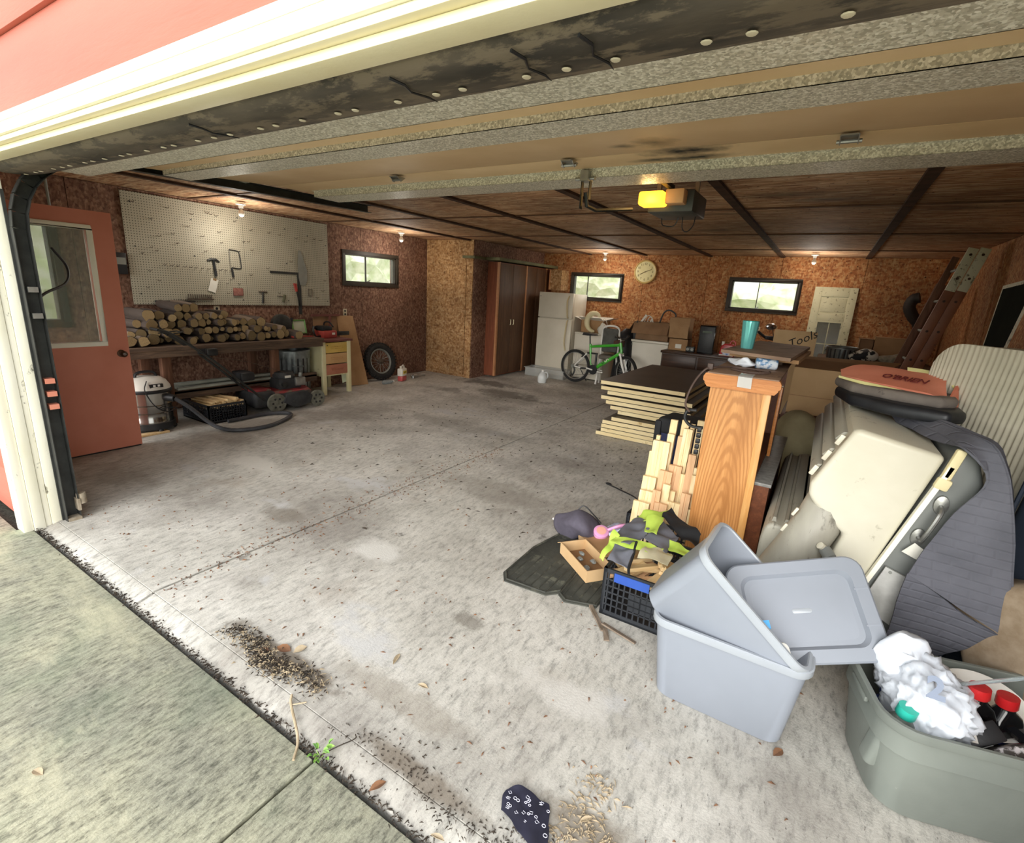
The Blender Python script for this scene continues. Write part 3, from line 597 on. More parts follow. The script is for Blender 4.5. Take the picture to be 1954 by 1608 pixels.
MB().bb((-.004, -.16, .0), (.004, .25, .03)).build('short_arm', 'black_steel', t); MB().bb((-.004, .25, -.55), (.004, .30, .03)).build('long_arm', 'black_steel', t)
t = onpeg('handsaw', 4.62, 1.72, 'grey wide fin-shaped blade hanging beside the framing square', 'saw')
mat('dull_steel', '83857f', '93958e', 8, .55, .3)
MB().prism([(-.03, .27), (.0, .27), (.04, .14), (.09, .0), (.085, -.12), (.05, -.2), (-.03, -.2), (-.05, -.1), (-.05, .1)], .0, .006, 'x').build('blade', 'dull_steel', t)
t = onpeg('grass_shears', 4.52, 1.45, 'shears with red grips hanging left of the black square arm', 'shears')
mat('tool_red', '9c3a34', 'b34a40', 8, .5)
MB().cyl((0, -.03, .09), (0, .0, -.02), .012, n=7).build('grip', 'tool_red', t); MB().cyl((0, .0, .09), (0, .015, -.02), .012, n=7).build('grip', 'tool_red', t); MB().prism([(0, -.02), (.02, -.02), (.05, -.22), (.04, -.23)], 0, .004, 'x').build('blade', 'black_steel', t)
t = onpeg('paper_tag', 3.38, 1.47, 'white paper card with torn corners tacked to the pegboard', 'card', (0, 0, 0)); t.rotation_euler = (R(-18), 0, 0)
mat('paper', 'dcd9cd', 'e6e3d8', 10, .8); mat('tape_brown', '8c6f4a', '9c7f58', 10, .6)
MB().bb((0, -.045, -.08), (.002, .045, .08)).build('card', 'paper', t); MB().bb((.002, -.02, .06), (.004, .02, .085)).build('tape', 'tape_brown', t)
t = onpeg('small_pouch', 3.70, 1.40, 'faded red netting pouch on the pegboard', 'pouch')
MB().bb((-.002, -.08, -.05), (.01, .05, .05), bv=.008).build('netting', mat('net_red', '9a6b60', '84534a', 40, .9), t, wob=.01)
t = onpeg('mallet', 4.02, 1.35, 'thin hammer with dark handle low on the right pegboard panel', 'hammer')
MB().cyl((0, -.06, .06), (0, .06, .06), .007, n=6).build('head', 'rust_wire', t); MB().cyl((0, 0, .06), (0, -.01, -.09), .01, .014, 7).build('handle', 'black_steel', t)
t = onpeg('pliers', 4.32, 1.33, 'short tool with olive grip tilted low on the pegboard', 'tool')
MB().cyl((0, .02, .05), (0, -.01, -.05), .018, n=8).build('grip', mat('olive', '4a4a36', '5a5a42', 8, .6), t); MB().cyl((0, -.1, .03), (0, .0, .025), .004, n=6).build('rod', 'rust_wire', t)
t = onpeg('small_clamp', 4.75, 1.42, 'small rectangular wire clamp low on the right of the pegboard', 'clamp')
MB().tube([(0, -.03, .05), (0, .03, .05), (0, .03, -.05), (0, -.03, -.05)], .005, 5, closed=True).build('frame', 'rust_wire', t)
t = onpeg('drill_holder', 2.92, 1.275, 'black drill bit strip along the lower left pegboard edge', 'holder')
MB().bb((-.005, -.2, -.012), (.02, .22, .008)).build('strip', 'black_steel', t)
for k in range(10): MB().cyl((.01, .0 + .02 * k, -.02), (.01, .0 + .02 * k, .025), .004, n=6).build('bit', 'rust_wire', t)
t = onpeg('screwdriver_rack', 3.22, 1.33, 'brown wooden rack with pegs low on the pegboard', 'holder')
MB().bb((-.005, -.15, -.035), (.012, .15, -.02)).build('rail', 'rust_wire', t)
for k in range(12): MB().cyl((.006, -.14 + .024 * k, -.02), (.006, -.14 + .024 * k, .03), .006, n=6).build('peg', 'rust_wire', t)
def outlet(x, y, z, ax, label):
    t = thing('outlet', (x, y, z), label, 'outlet', rz=0 if ax == 'x' else -math.pi / 2)
    MB().bb((0, -.036, -.058), (.006, .036, .058), bv=.002).build('cover_plate', 'bone' if 'bone' in MATS else mat('bone', 'b9ac90', 'c6ba9e', 5, .5), t)
    for s in (-1, 1): MB().lathe([(.017, 0), (.016, .003), (.0001, .003)], 12, (.006, 0, s * .025), (1, 0, 0)).build('socket', 'black_plastic', t)
outlet(-6.5, 3.41, 1.165, 'x', 'beige wall outlet below the middle of the pegboard'); outlet(-6.5, 5.39, 1.13, 'x', 'beige wall outlet right of the pegboard above the cardboard')
outlet(-1.02, 9.85, 1.19, 'y', 'beige wall outlet on the back wall below the right window')
t = thing('breaker_box', (-6.5, 2.40, 1.67), 'small dark control box with pale face on the left wall beside the red door', 'box')
MB().bb((0, -.09, -.12), (.06, .09, .1), bv=.005).build('case', 'black_plastic', t); MB().bb((.06, -.05, -.02), (.066, .08, .05)).build('face', 'dull_steel', t)
t = thing('conduit', (-6.47, 2.28, 2.1), 'thin grey conduit running up the left wall above the red door', 'pipe'); MB().cyl((0, -.35, -.15), (0, -.35, .33), .012, n=8).build('tube', 'dull_steel', t)
# ---- workbench
mat_wood('old_wood', '4b3a2e', '6d5644', '5b4738', 3, (1, 10, 10), .75); mat_wood('old_wood_z', '5b3c2c', '7d5743', '6a4936', 3, (10, 10, 1), .75)
mat_wood('old_wood_y', '4b3d33', '77614e', '5e4c3f', 3, (10, 1, 10), .75, bmp=.4)
wb = thing('workbench', (-6.45, 1.95, 0), 'long dark wooden workbench with a lower shelf along the left wall', 'workbench')
for k in range(4): MB().bb((.0 + .163 * k, 0, .80), (.16 + .163 * k, 2.5, .84)).build('top_plank', 'old_wood_y', wb, bevel=.004)
MB().bb((.60, .02, .73), (.64, 2.48, .80)).build('apron', 'old_wood_y', wb, bevel=.003)
for y in (.55, 1.80):
    MB().bb((.52, y - .045, 0), (.60, y + .045, .80)).build('leg', 'old_wood_z', wb, bevel=.004); MB().bb((.02, y - .045, 0), (.10, y + .045, .80)).build('leg', 'old_wood_z', wb, bevel=.004)
MB().bb((.02, .05, .30), (.52, 2.45, .33)).build('shelf', 'old_wood_y', wb, bevel=.003); MB().bb((.49, .05, .24), (.52, 2.45, .36)).build('shelf_rail', 'old_wood_y', wb, bevel=.003)
mat('pale_grey_paint', '8f9288', 'a4a79c', 6, .7)
for k in range(3): tag(MB().bb((-6.15 + .09 * k, 2.6, .345 + .03 * (k % 2)), (-6.08 + .09 * k, 3.85, .37 + .035 * (k % 2))).build('stored_board', 'pale_grey_paint', bevel=.003), 'pale grey board lying on the lower shelf of the workbench', 'board', 'grey boards on the workbench shelf')
# ---- firewood
mat('bark', '3f3530', '5d5048', 14, .9, bmp=.8, bs=30); mat('bark_pale', '6d5f50', '87786a', 14, .9, bmp=.6, bs=30)
m, nt, b = base('log_end', .8, 0, .2); v = coords(nt); c = ramp(nt, nz(nt, v, 14, 4), [(.3, '8f7656'), (.6, 'bda67c')]); nt.links.new(c, b.inputs['Base Color'])
oi = nt.nodes.new('ShaderNodeObjectInfo'); hs = nt.nodes.new('ShaderNodeHueSaturation'); nt.links.new(c, hs.inputs['Color']); nt.links.new(ramp(nt, oi.outputs['Random'], [(0, W_(.4)), (1, W_(1.2))]), hs.inputs['Value']); nt.links.new(hs.outputs[0], b.inputs['Base Color'])
protos = []
rnd = random.Random(3)
for k in range(6):
    n = 11; rr = [1 + rnd.uniform(-.16, .14) for _ in range(n)]
    if k == 5: rr = [1.1, 1.1, .9, .6, .5, .45, .5, .6, .9, 1.1, 1.15]
    def ring(x, s, o=0): return [(x, math.cos(2 * math.pi * j / n) * rr[j] * s, math.sin(2 * math.pi * j / n) * rr[j] * s + o) for j in range(n)]
    vs = ring(0, 1) + ring(-4, 1.03, .06) + ring(-8, .95); fs = [(i * n + j, i * n + (j + 1) % n, (i + 1) * n + (j + 1) % n, (i + 1) * n + j) for i in range(2) for j in range(n)] + [tuple(range(2 * n, 3 * n))]
    lg = MB().add(vs, fs).build('firewood_log', 'bark' if k % 3 else 'bark_pale'); e = MB().add(ring(.02, .93) + ring(-.1, .96), [tuple(range(n))] + [(j, (j + 1) % n, n + (j + 1) % n, n + j) for j in range(n)]).build('cut_face', 'log_end', lg)
    protos.append(lg)
n_log = 0; used = set()
for row in range(5):
    y = 2.15 + row * .07 + (.25 if row == 4 else 0); top = [4.1, 3.95, 3.7, 3.4, 2.9, 2.7][row]; z = .845 + .05 + row * .082
    while y < top:
        r_ = rnd.uniform(.028, .062); y += r_
        if row >= 3 and y > 3.3: break
        k = rnd.randrange(6)
        if k in used: lg = copy_tree(protos[k])
        else: lg = protos[k]; used.add(k)
        lg.location = (-5.86 - row * .022 - rnd.uniform(0, .13), y, z + rnd.uniform(-.012, .014)); lg.scale = (r_ * .98,) * 3; lg.rotation_euler = (rnd.uniform(0, 6), rnd.uniform(-.05, .05), rnd.uniform(-.12, .12))
        lg.scale = (.055, r_, r_)
        tag(lg, '%s firewood log, %s layer at the %s of the workbench pile' % ('thick' if r_ > .052 else 'medium' if r_ > .04 else 'thin', ('bottom', 'second', 'middle', 'fourth', 'top')[row], 'red door end' if y < 2.75 else 'middle' if y < 3.3 else 'desk end'), 'log', 'firewood stacked on the workbench'); y += r_ + .004; n_log += 1
for k in range(6):
    if k not in used:
        for ch in list(protos[k].children): bpy.data.objects.remove(ch)
        bpy.data.objects.remove(protos[k])
t = thing('bench_grinder', (-6.15, 4.05, .84), 'dark round power tool beside the firewood on the workbench', 'power tool')
MB().lathe([(.11, -.05), (.14, -.03), (.14, .03), (.11, .05), (.0001, .05)], 20, (0, 0, .16), (1, 0, 0)).build('guard', 'black_steel', t); MB().bb((-.06, -.05, 0), (.08, .1, .04)).build('base', 'black_steel', t); MB().cyl((0, .1, .03), (0, .16, .25), .02, .02, 8).build('handle', 'black_plastic', t)
MB().cyl((.0, -.02, .04), (.0, .0, .12), .03, n=8).build('post', 'black_steel', t)
# ---- desk
mat('desk_cream', 'ddd3a4', 'e6ddb2', 5, .6, dirt='9a8a5c', dl=.66, ds=8); mat('drawer_yellow', 'd0ad55', 'dcbb66', 6, .5, dirt='a8844a', dl=.62, ds=14); mat('drawer_tan', 'cba06c', 'd4ab78', 6, .5, dirt='b58a5c', dl=.66, ds=14); mat('drawer_rose', 'b06f56', 'ba7a60', 6, .5, dirt='8c5040', dl=.66, ds=14)
mat('desk_top_red', '6b3b35', '7b4a40', 6, .6)
dk = thing('desk', (-6.45, 4.51, 0), 'small cream painted wooden desk with three coloured drawers by the trash can', 'desk')
MB().bb((-.0, -.01, .765), (.54, .52, .795)).build('desk_top', 'desk_top_red', dk, bevel=.004)
MB().bb((.02, .0, .27), (.50, .02, .765)).build('side_panel', 'desk_cream', dk); MB().bb((.02, .47, .27), (.50, .49, .765)).build('side_panel', 'desk_cream', dk); MB().bb((.02, .02, .27), (.49, .47, .285)).build('bottom', 'desk_cream', dk)
for x, y in ((.47, .0), (.47, .44), (.0, .0), (.0, .44)): MB().bb((x, y - .005, 0), (x + .05, y + .055, .765)).build('leg', 'desk_cream', dk, bevel=.003)
for k, (mm, z0) in enumerate((('drawer_yellow', .605), ('drawer_tan', .45), ('drawer_rose', .29))):
    d_ = MB().bb((.49, .058, z0), (.512, .432, z0 + .145)).build('drawer', mm, dk, bevel=.004)
    MB().tube([(.512, .15, z0 + .06), (.535, .16, z0 + .06), (.535, .34, z0 + .06), (.512, .35, z0 + .06), (.512, .35, z0 + .09), (.535, .34, z0 + .09), (.535, .16, z0 + .09), (.512, .15, z0 + .09)], .006, 6, closed=True).build('handle', mm, d_)
    if k == 0: MB().cyl((.512, .09, z0 + .11), (.516, .09, z0 + .11), .008, n=8).build('keyhole', 'black_plastic', d_)
t = thing('chainsaw', (-6.2, 4.78, .795), 'red and black chainsaw resting on the desk', 'chainsaw')
MB().bb((-.1, -.12, 0), (.12, .12, .11), bv=.025).build('engine_cover', 'tool_red', t); MB().bb((-.09, -.12, .10), (.1, .05, .17), bv=.02).build('top_cover', 'black_plastic', t)
MB().tube(sm([(-.05, -.12, .12), (.0, -.2, .16), (.05, -.24, .1), (.05, -.2, .03), (.04, -.12, .03)]), .014, 7).build('rear_handle', 'black_plastic', t); MB().tube(sm([(-.1, .06, .06), (-.1, .06, .2), (.0, .07, .22), (.1, .06, .16)]), .011, 7).build('front_handle', 'black_plastic', t)
MB().bb((.08, .1, .03), (.088, .36, .09), bv=.003).build('guide_bar', 'black_steel', t); MB().bb((.121, .02, .05), (.124, .07, .08)).build('sticker', 'paper', t)
t = thing('picture_frame', (-6.32, 4.45, .84), 'green rimmed square tray standing on the workbench beside the chainsaw', 'tray', e=(0, R(-12), 0))
mat('tray_green', '6b9a55', '7cab62', 5, .4); mat('tray_pale', 'b9c0a4', 'cbd0b8', 5, .4)
MB().tube([(0, -.1, .02), (0, .1, .02), (0, .1, .2), (0, -.1, .2)], .014, 7, closed=True).build('rim', 'tray_green', t); MB().bb((-.008, -.1, .02), (-.002, .1, .2)).build('panel', 'tray_pale', t)
t = thing('utility_knife', (-5.95, 4.15, .845), 'red plastic tool lying at the front of the workbench', 'tool')
MB().bb((-.03, -.09, 0), (.03, .06, .03), bv=.01).build('body', 'tool_red', t); MB().cyl((0, .05, .015), (.0, .22, .01), .009, n=7).build('shaft', 'tool_red', t)
# ---- trash can
def can(loc, r, h, label, name='trash_can'):
    t = thing(name, loc, label, 'trash can'); n = 72; prof = [(.86, 0), (.865, .06), (.87, .1), (.93, .84), (.955, .87), (.96, 1)]
    vs = []; ks = [.0, .0, .022, .022, 0, 0]
    for (a, z), kk in zip(prof, ks):
        for j in range(n): th = 2 * math.pi * j / n; rr_ = r * (a + (kk if (j // 2) % 2 else -kk)); vs.append((rr_ * math.cos(th), rr_ * math.sin(th), z * h))
    fs = [(i * n + j, i * n + (j + 1) % n, (i + 1) * n + (j + 1) % n, (i + 1) * n + j) for i in range(5) for j in range(n)] + [tuple(range(n))]
    MB().add(vs, fs).build('body', 'galv_can', t); MB().tube([(r * .965 * math.cos(2 * math.pi * j / 28), r * .965 * math.sin(2 * math.pi * j / 28), h) for j in range(28)], .009, 6, closed=True).build('rim', 'galv_can', t)
    MB().lathe([(r * .86, .01), (r * .92, h * .9), (r * .92, h * .93)], 28).build('liner', 'black_plastic', t)
    for s in (0, math.pi): MB().tube(sm([(r * .95 * math.cos(s), -.06, h * .72), (r * 1.05 * math.cos(s), -.06, h * .69), (r * 1.06 * math.cos(s), .06, h * .69), (r * .95 * math.cos(s), .06, h * .72)], 3), .006, 6).build('handle', 'galv_can', t)
    return t
mat('galv_can', '747a7a', '949a9a', 12, .38, .75)
can((-6.19, 4.22, 0), .235, .66, 'ribbed galvanized trash can between the workbench and cream desk').rotation_euler = (0, 0, -.35)
# ---- leaning cardboard, tray, tyre
mat('card', '9a7650', 'ab8760', 4, .8, bmp=.1, bs=20); mat('card_dark', '7a5c40', '8b6b4c', 4, .8, bmp=.1, bs=20); mat('card_light', 'c2a074', 'cfae82', 4, .8, bmp=.1, bs=20)
t = thing('cardboard_sheet', (-6.3, 5.3, 0), 'tall folded cardboard sheet leaning on the left wall by the motorcycle wheel', 'cardboard')
MB().slab([(.09, -.12, .02), (.12, .26, .0), (-.16, .21, 1.08), (-.17, -.1, 1.09)], .008).build('sheet', 'card', t)
t = thing('wood_tray', (-6.42, 4.98, .8), 'dark wooden frame with cardboard leaning behind the desk', 'frame')
MB().slab([(.0, -.24, -.05), (.0, .24, -.05), (-.05, .22, .30), (-.05, -.2, .30)], .01).build('backing', 'card_dark', t)
MB().bb((-.05, -.24, .28), (-.02, .26, .31)).build('rail', 'desk_top_red', t); MB().bb((-.02, .05, .0), (.0, .08, .28)).build('slat', 'desk_top_red', t)
t = thing('paper_sheet', (-6.2, 5.13, .12), 'pale green paper sheet propped between the desk and cardboard', 'paper')
MB().slab([(.0, -.07, -.04), (.02, .06, -.0), (-.03, .05, .22), (-.05, -.06, .17)], .002).build('sheet', mat('green_paper', 'c3cfae', 'cfd9bc', 5, .7), t)
tw = thing('motorcycle_wheel', (-6.275, 5.98, .0), 'knobbly black motorcycle wheel leaning on the left wall', 'wheel', e=(0, R(-14), R(-6)))
rt = .31
def torus(mb, R0, r0, c, n=40, m=10, sx=1.): 
    vs = [(c[0] + r0 * math.sin(2 * math.pi * k / m) * sx, c[1] + (R0 + r0 * math.cos(2 * math.pi * k / m)) * math.cos(2 * math.pi * j / n), c[2] + (R0 + r0 * math.cos(2 * math.pi * k / m)) * math.sin(2 * math.pi * j / n)) for j in range(n) for k in range(m)]
    return mb.add(vs, [(j * m + k, ((j + 1) % n) * m + k, ((j + 1) % n) * m + (k + 1) % m, j * m + (k + 1) % m) for j in range(n) for k in range(m)])
mat('tyre', '1d1c1b', '2a2826', 14, .85, bmp=.4, bs=40)
torus(MB(), rt - .05, .05, (0, 0, rt + .02)).build('tyre', 'tyre', tw)
kn = MB()
for j in range(36):
    a = 2 * math.pi * j / 36
    for dx_ in (-.035, 0, .035): kn.box((dx_, (rt + .003 - abs(dx_) * .35) * math.cos(a), rt + .02 + (rt + .003 - abs(dx_) * .35) * math.sin(a)), (.022, .022, .022), (a, 0, 0))
kn = kn.build('tread', 'tyre', tw); kn['kind'] = 'stuff'
torus(MB(), rt - .105, .016, (0, 0, rt + .02), sx=1.6).build('rim', 'dull_steel', tw)
MB().lathe([(.03, -.06), (.045, -.03), (.03, -.02), (.03, .02), (.05, .03), (.03, .06), (.0001, .06)], 14, (0, 0, rt + .02), (1, 0, 0)).build('hub', 'rust_wire', tw)
for j in range(18):
    a = 2 * math.pi * j / 18; MB().cyl(((-1) ** j * .03, .035 * math.cos(a + .5), rt + .02 + .035 * math.sin(a + .5)), (0, (rt - .115) * math.cos(a), rt + .02 + (rt - .115) * math.sin(a)), .0028, n=5).build('spoke', 'steel', tw)
t = thing('washer_fluid_jug', (-6.05, 6.2, 0), 'white jug of red liquid with a yellow label near the motorcycle wheel', 'jug', rz=.3)
mat('jug_white', 'ddd8cc', 'e8e4da', 5, .4); mat('jug_red', 'b5484a', 'c45a58', 5, .35); mat('label_yellow', 'd8c02c', 'e2cc3c', 5, .5)
MB().bb((-.05, -.085, .0), (.05, .085, .09), bv=.02).build('liquid', 'jug_red', t); MB().bb((-.052, -.087, .085), (.052, .087, .22), bv=.02).build('body', 'jug_white', t)
MB().cyl((0, -.05, .21), (0, -.05, .26), .02, n=10).build('cap', 'jug_white', t); MB().tube(sm([(0, -.03, .24), (0, .04, .265), (0, .075, .2)], 4), .013, 7).build('handle', 'jug_white', t); MB().bb((.052, -.06, .13), (.054, .06, .18)).build('label', 'label_yellow', t)
MB().bb((.0545, -.045, .148), (.055, .045, .162)).build('print', 'black_plastic', t)
t = thing('water_bottle', (-6.0, 5.82, .032), 'crushed clear plastic bottle lying in front of the motorcycle wheel', 'bottle', rz=1.4)
mat('clear_plastic', 'b8c4c8', 'cfd8da', 8, .15, bmp=.3, trans=.7)
MB().lathe([(.03, -.1), (.034, -.09), (.034, .03), (.028, .06), (.014, .09), (.014, .1), (.0001, .1)], 12, axis=(1, 0, 0)).build('body', 'clear_plastic', t, wob=.004, wsc=40); MB().cyl((.1, 0, 0), (.115, 0, 0), .015, n=10).build('cap', 'white_plastic', t)
t = thing('spray_gun', (-6.15, 6.62, .0), 'small metal valve and rag lying near the closet corner', 'junk')
MB().tube(sm([(0, -.1, .03), (.03, 0, .05), (0, .12, .03), (.02, .25, .03)]), .022, 7).build('rag', mat('rag', '8c8276', 'a0958a', 14, .9), t, wob=.01); MB().lathe([(.03, 0), (.03, .04), (.02, .06), (.0001, .06)], 10, (.06, -.1, .0)).build('cap', 'steel', t)
# ---- shop vacuum
vc = thing('shop_vacuum', (-5.78, 2.26, 0), 'steel shop vacuum with white lid and black hose beside the red door', 'vacuum', rz=.0)
mat('vac_steel', '8d8b88', 'a9a7a3', 3, .16, .95, bmp=0); mat('vac_white', 'd0cdc4', 'dcd9d0', 5, .45)
MB().lathe([(.2, .08), (.205, .12), (.2, .13), (.2, .20), (.206, .205), (.2, .21), (.2, .28), (.206, .285), (.2, .29), (.2, .42), (.19, .42)], 32).build('tank', 'vac_steel', vc)
MB().lathe([(.17, .03), (.215, .04), (.215, .10), (.2, .10)], 32).build('base', 'black_plastic', vc)
MB().lathe([(.21, .41), (.214, .43), (.205, .445), (.0001, .445)], 32).build('gasket', 'black_plastic', vc)
MB().lathe([(.205, .445), (.2, .47), (.17, .52), (.12, .555), (.0001, .565)], 32).build('lid', 'vac_white', vc)
MB().tube(sm([(.0, -.1, .53), (.0, -.07, .60), (0, .07, .60), (0, .1, .53)], 4), .014, 7).build('handle', 'black_plastic', vc)
MB().bb((.14, -.05, .47), (.195, .07, .505)).build('switch_plate', 'black_plastic', vc)
for k in range(2): MB().bb((.19, -.02 + k * .04, .48), (.2, .0 + k * .04, .5)).build('button', 'white_plastic', vc)
MB().cyl((.15, .08, .36), (.24, .14, .35), .045, .036, 12).build('hose_port', 'black_plastic', vc)
MB().tube(sm([(.16, -.06, .54), (.2, -.1, .45), (.21, -.04, .30), (.22, .06, .22), (.22, .16, .24), (.23, .1, .26), (.22, .0, .25)], 5), .005, 5).build('power_cord', 'black_plastic', vc)
for a in range(5): MB().ball((.2 * math.cos(a * 1.257), .2 * math.sin(a * 1.257), .025), .025, 8, 6).build('caster', 'black_plastic', vc)
hp = sm([(.24, .14, .35), (.30, .25, .24), (.36, .38, .08), (.5, .42, .03), (.70, .5, .024), (.78, .8, .024), (.62, 1.15, .024), (.45, 1.28, .024), (.3, 1.1, .024), (.30, .75, .024), (.31, .62, .024)], 8)
MB().tube(hp, [.02 + .0022 * (i % 2) for i in range(len(hp))], 8).build('hose', mat('hose_grey', '35363a', '45464a', 8, .5), vc)
# ---- crates
def crate(name, loc, rz, L_, W2, H, label, m='crate_black', blue=False, e=None):
    t = thing(name, loc, label, 'crate', rz=rz, e=e); x, y = L_ / 2, W2 / 2
    MB().bb((-x, -y, 0), (x, y, .012)).build('floor_grid', m, t)
    def side(ax, s):
        g = MB(); h = x if ax == 'x' else y; d = y if ax == 'x' else x
        def bar(a0, a1, z0, z1, th=.006): g.bb((a0, s * (d - th), z0), (a1, s * d, z1)) if ax == 'x' else g.bb((s * (d - th), a0, z0), (s * d, a1, z1))
        bar(-h, h, H - .022, H, .012); bar(-h, h, 0, .03, .008); bar(-h, -h + .02, 0, H, .012); bar(h - .02, h, 0, H, .012)
        nb = int(2 * h / .028)
        for i in range(1, nb): a = -h + 2 * h * i / nb; bar(a - .004, a + .004, .03, H - .022)
        for k in range(1, 6): z = .03 + (H - .052) * k / 6; bar(-h + .02, h - .02, z - .004, z + .004)
        bar(-h * .35, h * .35, H * .28, H * .62, .0065)
        g.build('side_panel', m, t, smooth=False)
    for ax in 'xy':
        for s in (-1, 1): side(ax, s)
    if blue: MB().bb((-.16, -y - .004, H - .06), (.02, -y, H - .012)).build('label', mat('blue_label', '23479a', '2c55ad', 6, .5), t)
    return t
mat('crate_black', '1c1f24', '282c32', 8, .5)
crate('crate_of_kindling', (-5.82, 2.93, 0), R(90 - 0), .43, .56, .21, 'black slotted plastic crate filled with pale kindling by the vacuum hose')
mat_wood('pine', 'd8b682', 'ecd3a6', 'e2c492', 4, (1, 12, 12), .6); mat_wood('pine_z', 'dcbf8c', 'f3e2ba', 'ead2a2', 4, (12, 12, 1), .6); mat_wood('pine_pink', 'cda076', 'e2ba90', 'd8ae84', 4, (12, 12, 1), .6)
rnd = random.Random(8); st0 = None
for k in range(22):
    if st0 is None: o = st0 = MB().bb((-.27, -.02, -.011), (.27, .02, .011)).build('kindling_stick', 'pine', bevel=.002)
    else: o = st0.copy(); COL.objects.link(o)
    lay = k // 8; j = k % 8
    o.location = (-5.82 + rnd.uniform(-.0, .02), 2.755 + j * .05 + rnd.uniform(-.006, .006) + lay * .02, .16 + lay * .027 + .01 * (j % 2)); o.rotation_euler = (rnd.uniform(-.25, .25), R(-3) + rnd.uniform(-.03, .03), rnd.uniform(-.07, .07)); o.scale = (rnd.uniform(.85, .95), rnd.uniform(.7, 1), rnd.uniform(.8, 1.3))
    tag(o, 'pale kindling stick in the %s layer of the left crate, %s' % (('bottom', 'middle', 'top')[lay], 'toward the vacuum' if j < 4 else 'toward the mower'), 'stick', 'kindling sticks in the left crate')
tag(MB().bb((-5.62, 1.98, .001), (-5.54, 2.32, .02)).build('wood_scrap', 'pine', bevel=.002), 'loose pine scrap lying on the floor at the foot of the red door', 'wood scrap')
# ---- lawn mower (front towards +y)
mw = thing('lawn_mower', (-5.82, 3.82, 0), 'dusty red and black push lawn mower in front of the workbench', 'lawn mower', rz=R(-4))
mat('mower_red', '7c2c30', '94383a', 6, .5, dirt='6b6152', dl=.55, ds=9); mat('dusty_black', '26272a', '38393a', 10, .6, dirt='5c5a50', dl=.62, ds=8); mat('wheel_dust', '5d5c50', '77766a', 20, .8)
MB().lathe([(.27, .08), (.28, .10), (.28, .17), (.25, .21), (.14, .23), (.0001, .23)], 32, sx=1, sy=1.12, sq=1.2).build('deck', 'dusty_black', mw)
MB().lathe([(.255, .195), (.22, .235), (.0001, .245)], 32, sx=1, sy=1.2, sq=1).build('deck_cover', 'mower_red', mw)
MB().bb((-.25, -.52, .06), (.25, -.24, .26), bv=.05).build('rear_bag_door', 'dusty_black', mw); MB().bb((-.18, -.5, .25), (.2, -.28, .28), bv=.012).build('rear_panel', 'mower_red', mw)
for sx_ in (-1, 1):
    for y, r_ in ((-.27, .115), (.28, .105)):
        w_ = MB().lathe([(r_ * .8, -.022), (r_, -.018), (r_, .018), (r_ * .8, .022), (r_ * .5, .018), (.02, .018), (.0001, .024)], 24, (sx_ * .29, y, r_), (sx_, 0, 0)).build('wheel', 'wheel_dust', mw)
        for k in range(6): a = k * 1.047; MB().cyl((sx_ * .308, y + r_ * .5 * math.cos(a), r_ + r_ * .5 * math.sin(a)), (sx_ * .312, y + r_ * .5 * math.cos(a), r_ + r_ * .5 * math.sin(a)), .014, n=8).build('hub_hole', 'black_plastic', w_)
MB().prism([(-.20, .12), (-.15, .22), (.12, .23), (.2, .16), (.16, .06), (-.05, .03)], .25, .33, 'x').build('side_chute', 'dusty_black', mw, bevel=.012)
MB().bb((-.14, -.14, .23), (.14, .16, .37), bv=.02).build('engine_block', 'dusty_black', mw); MB().lathe([(.13, .37), (.135, .40), (.11, .44), (.05, .45), (.0001, .45)], 24, sx=1, sy=1).build('engine_shroud', 'dusty_black', mw)
MB().bb((.136, .06, .27), (.18, .2, .38), bv=.015).build('muffler_guard', 'steel', mw); MB().bb((.132, -.06, .38), (.137, .02, .41)).build('sticker', 'paper', mw); MB().cyl((.12, -.08, .3), (.18, -.08, .3), .035, n=10).build('carburettor', 'black_steel', mw)
MB().cyl((.08, .18, .37), (.08, .19, .42), .025, n=10).build('fuel_cap', 'dull_steel', mw)
for x_ in (.05, .25): MB().tube(sm([(x_, -.40, .16), (x_, -.6, .36), (x_, -.95, .70), (x_, -1.30, .98), (x_, -1.42, 1.03)], 4), .014, 8).build('handle_bar', 'black_steel', mw)
MB().cyl((.05, -1.42, 1.03), (.25, -1.42, 1.03), .015, n=8).build('grip', 'black_plastic', mw); MB().tube([(.05, -1.36, .98), (.08, -1.2, 1.0), (.22, -1.2, 1.0), (.25, -1.36, .98)], .007, 6).build('brake_bail', 'black_steel', mw)
MB().bb((.03, -1.02, .74), (.10, -.86, .80), bv=.01).build('cable_housing', 'black_plastic', mw); MB().bb((.03, -.66, .42), (.27, -.5, .52), bv=.02).build('control_box', 'black_plastic', mw)
MB().bb((.2, -1.0, .74), (.27, -.88, .82), bv=.02).build('height_lever', 'black_plastic', mw)
MB().tube(sm([(.2, -.95, .72), (.14, -.5, .62), (.12, 0, .43)], 5), .003, 5).build('starter_rope', 'rust_wire', mw)
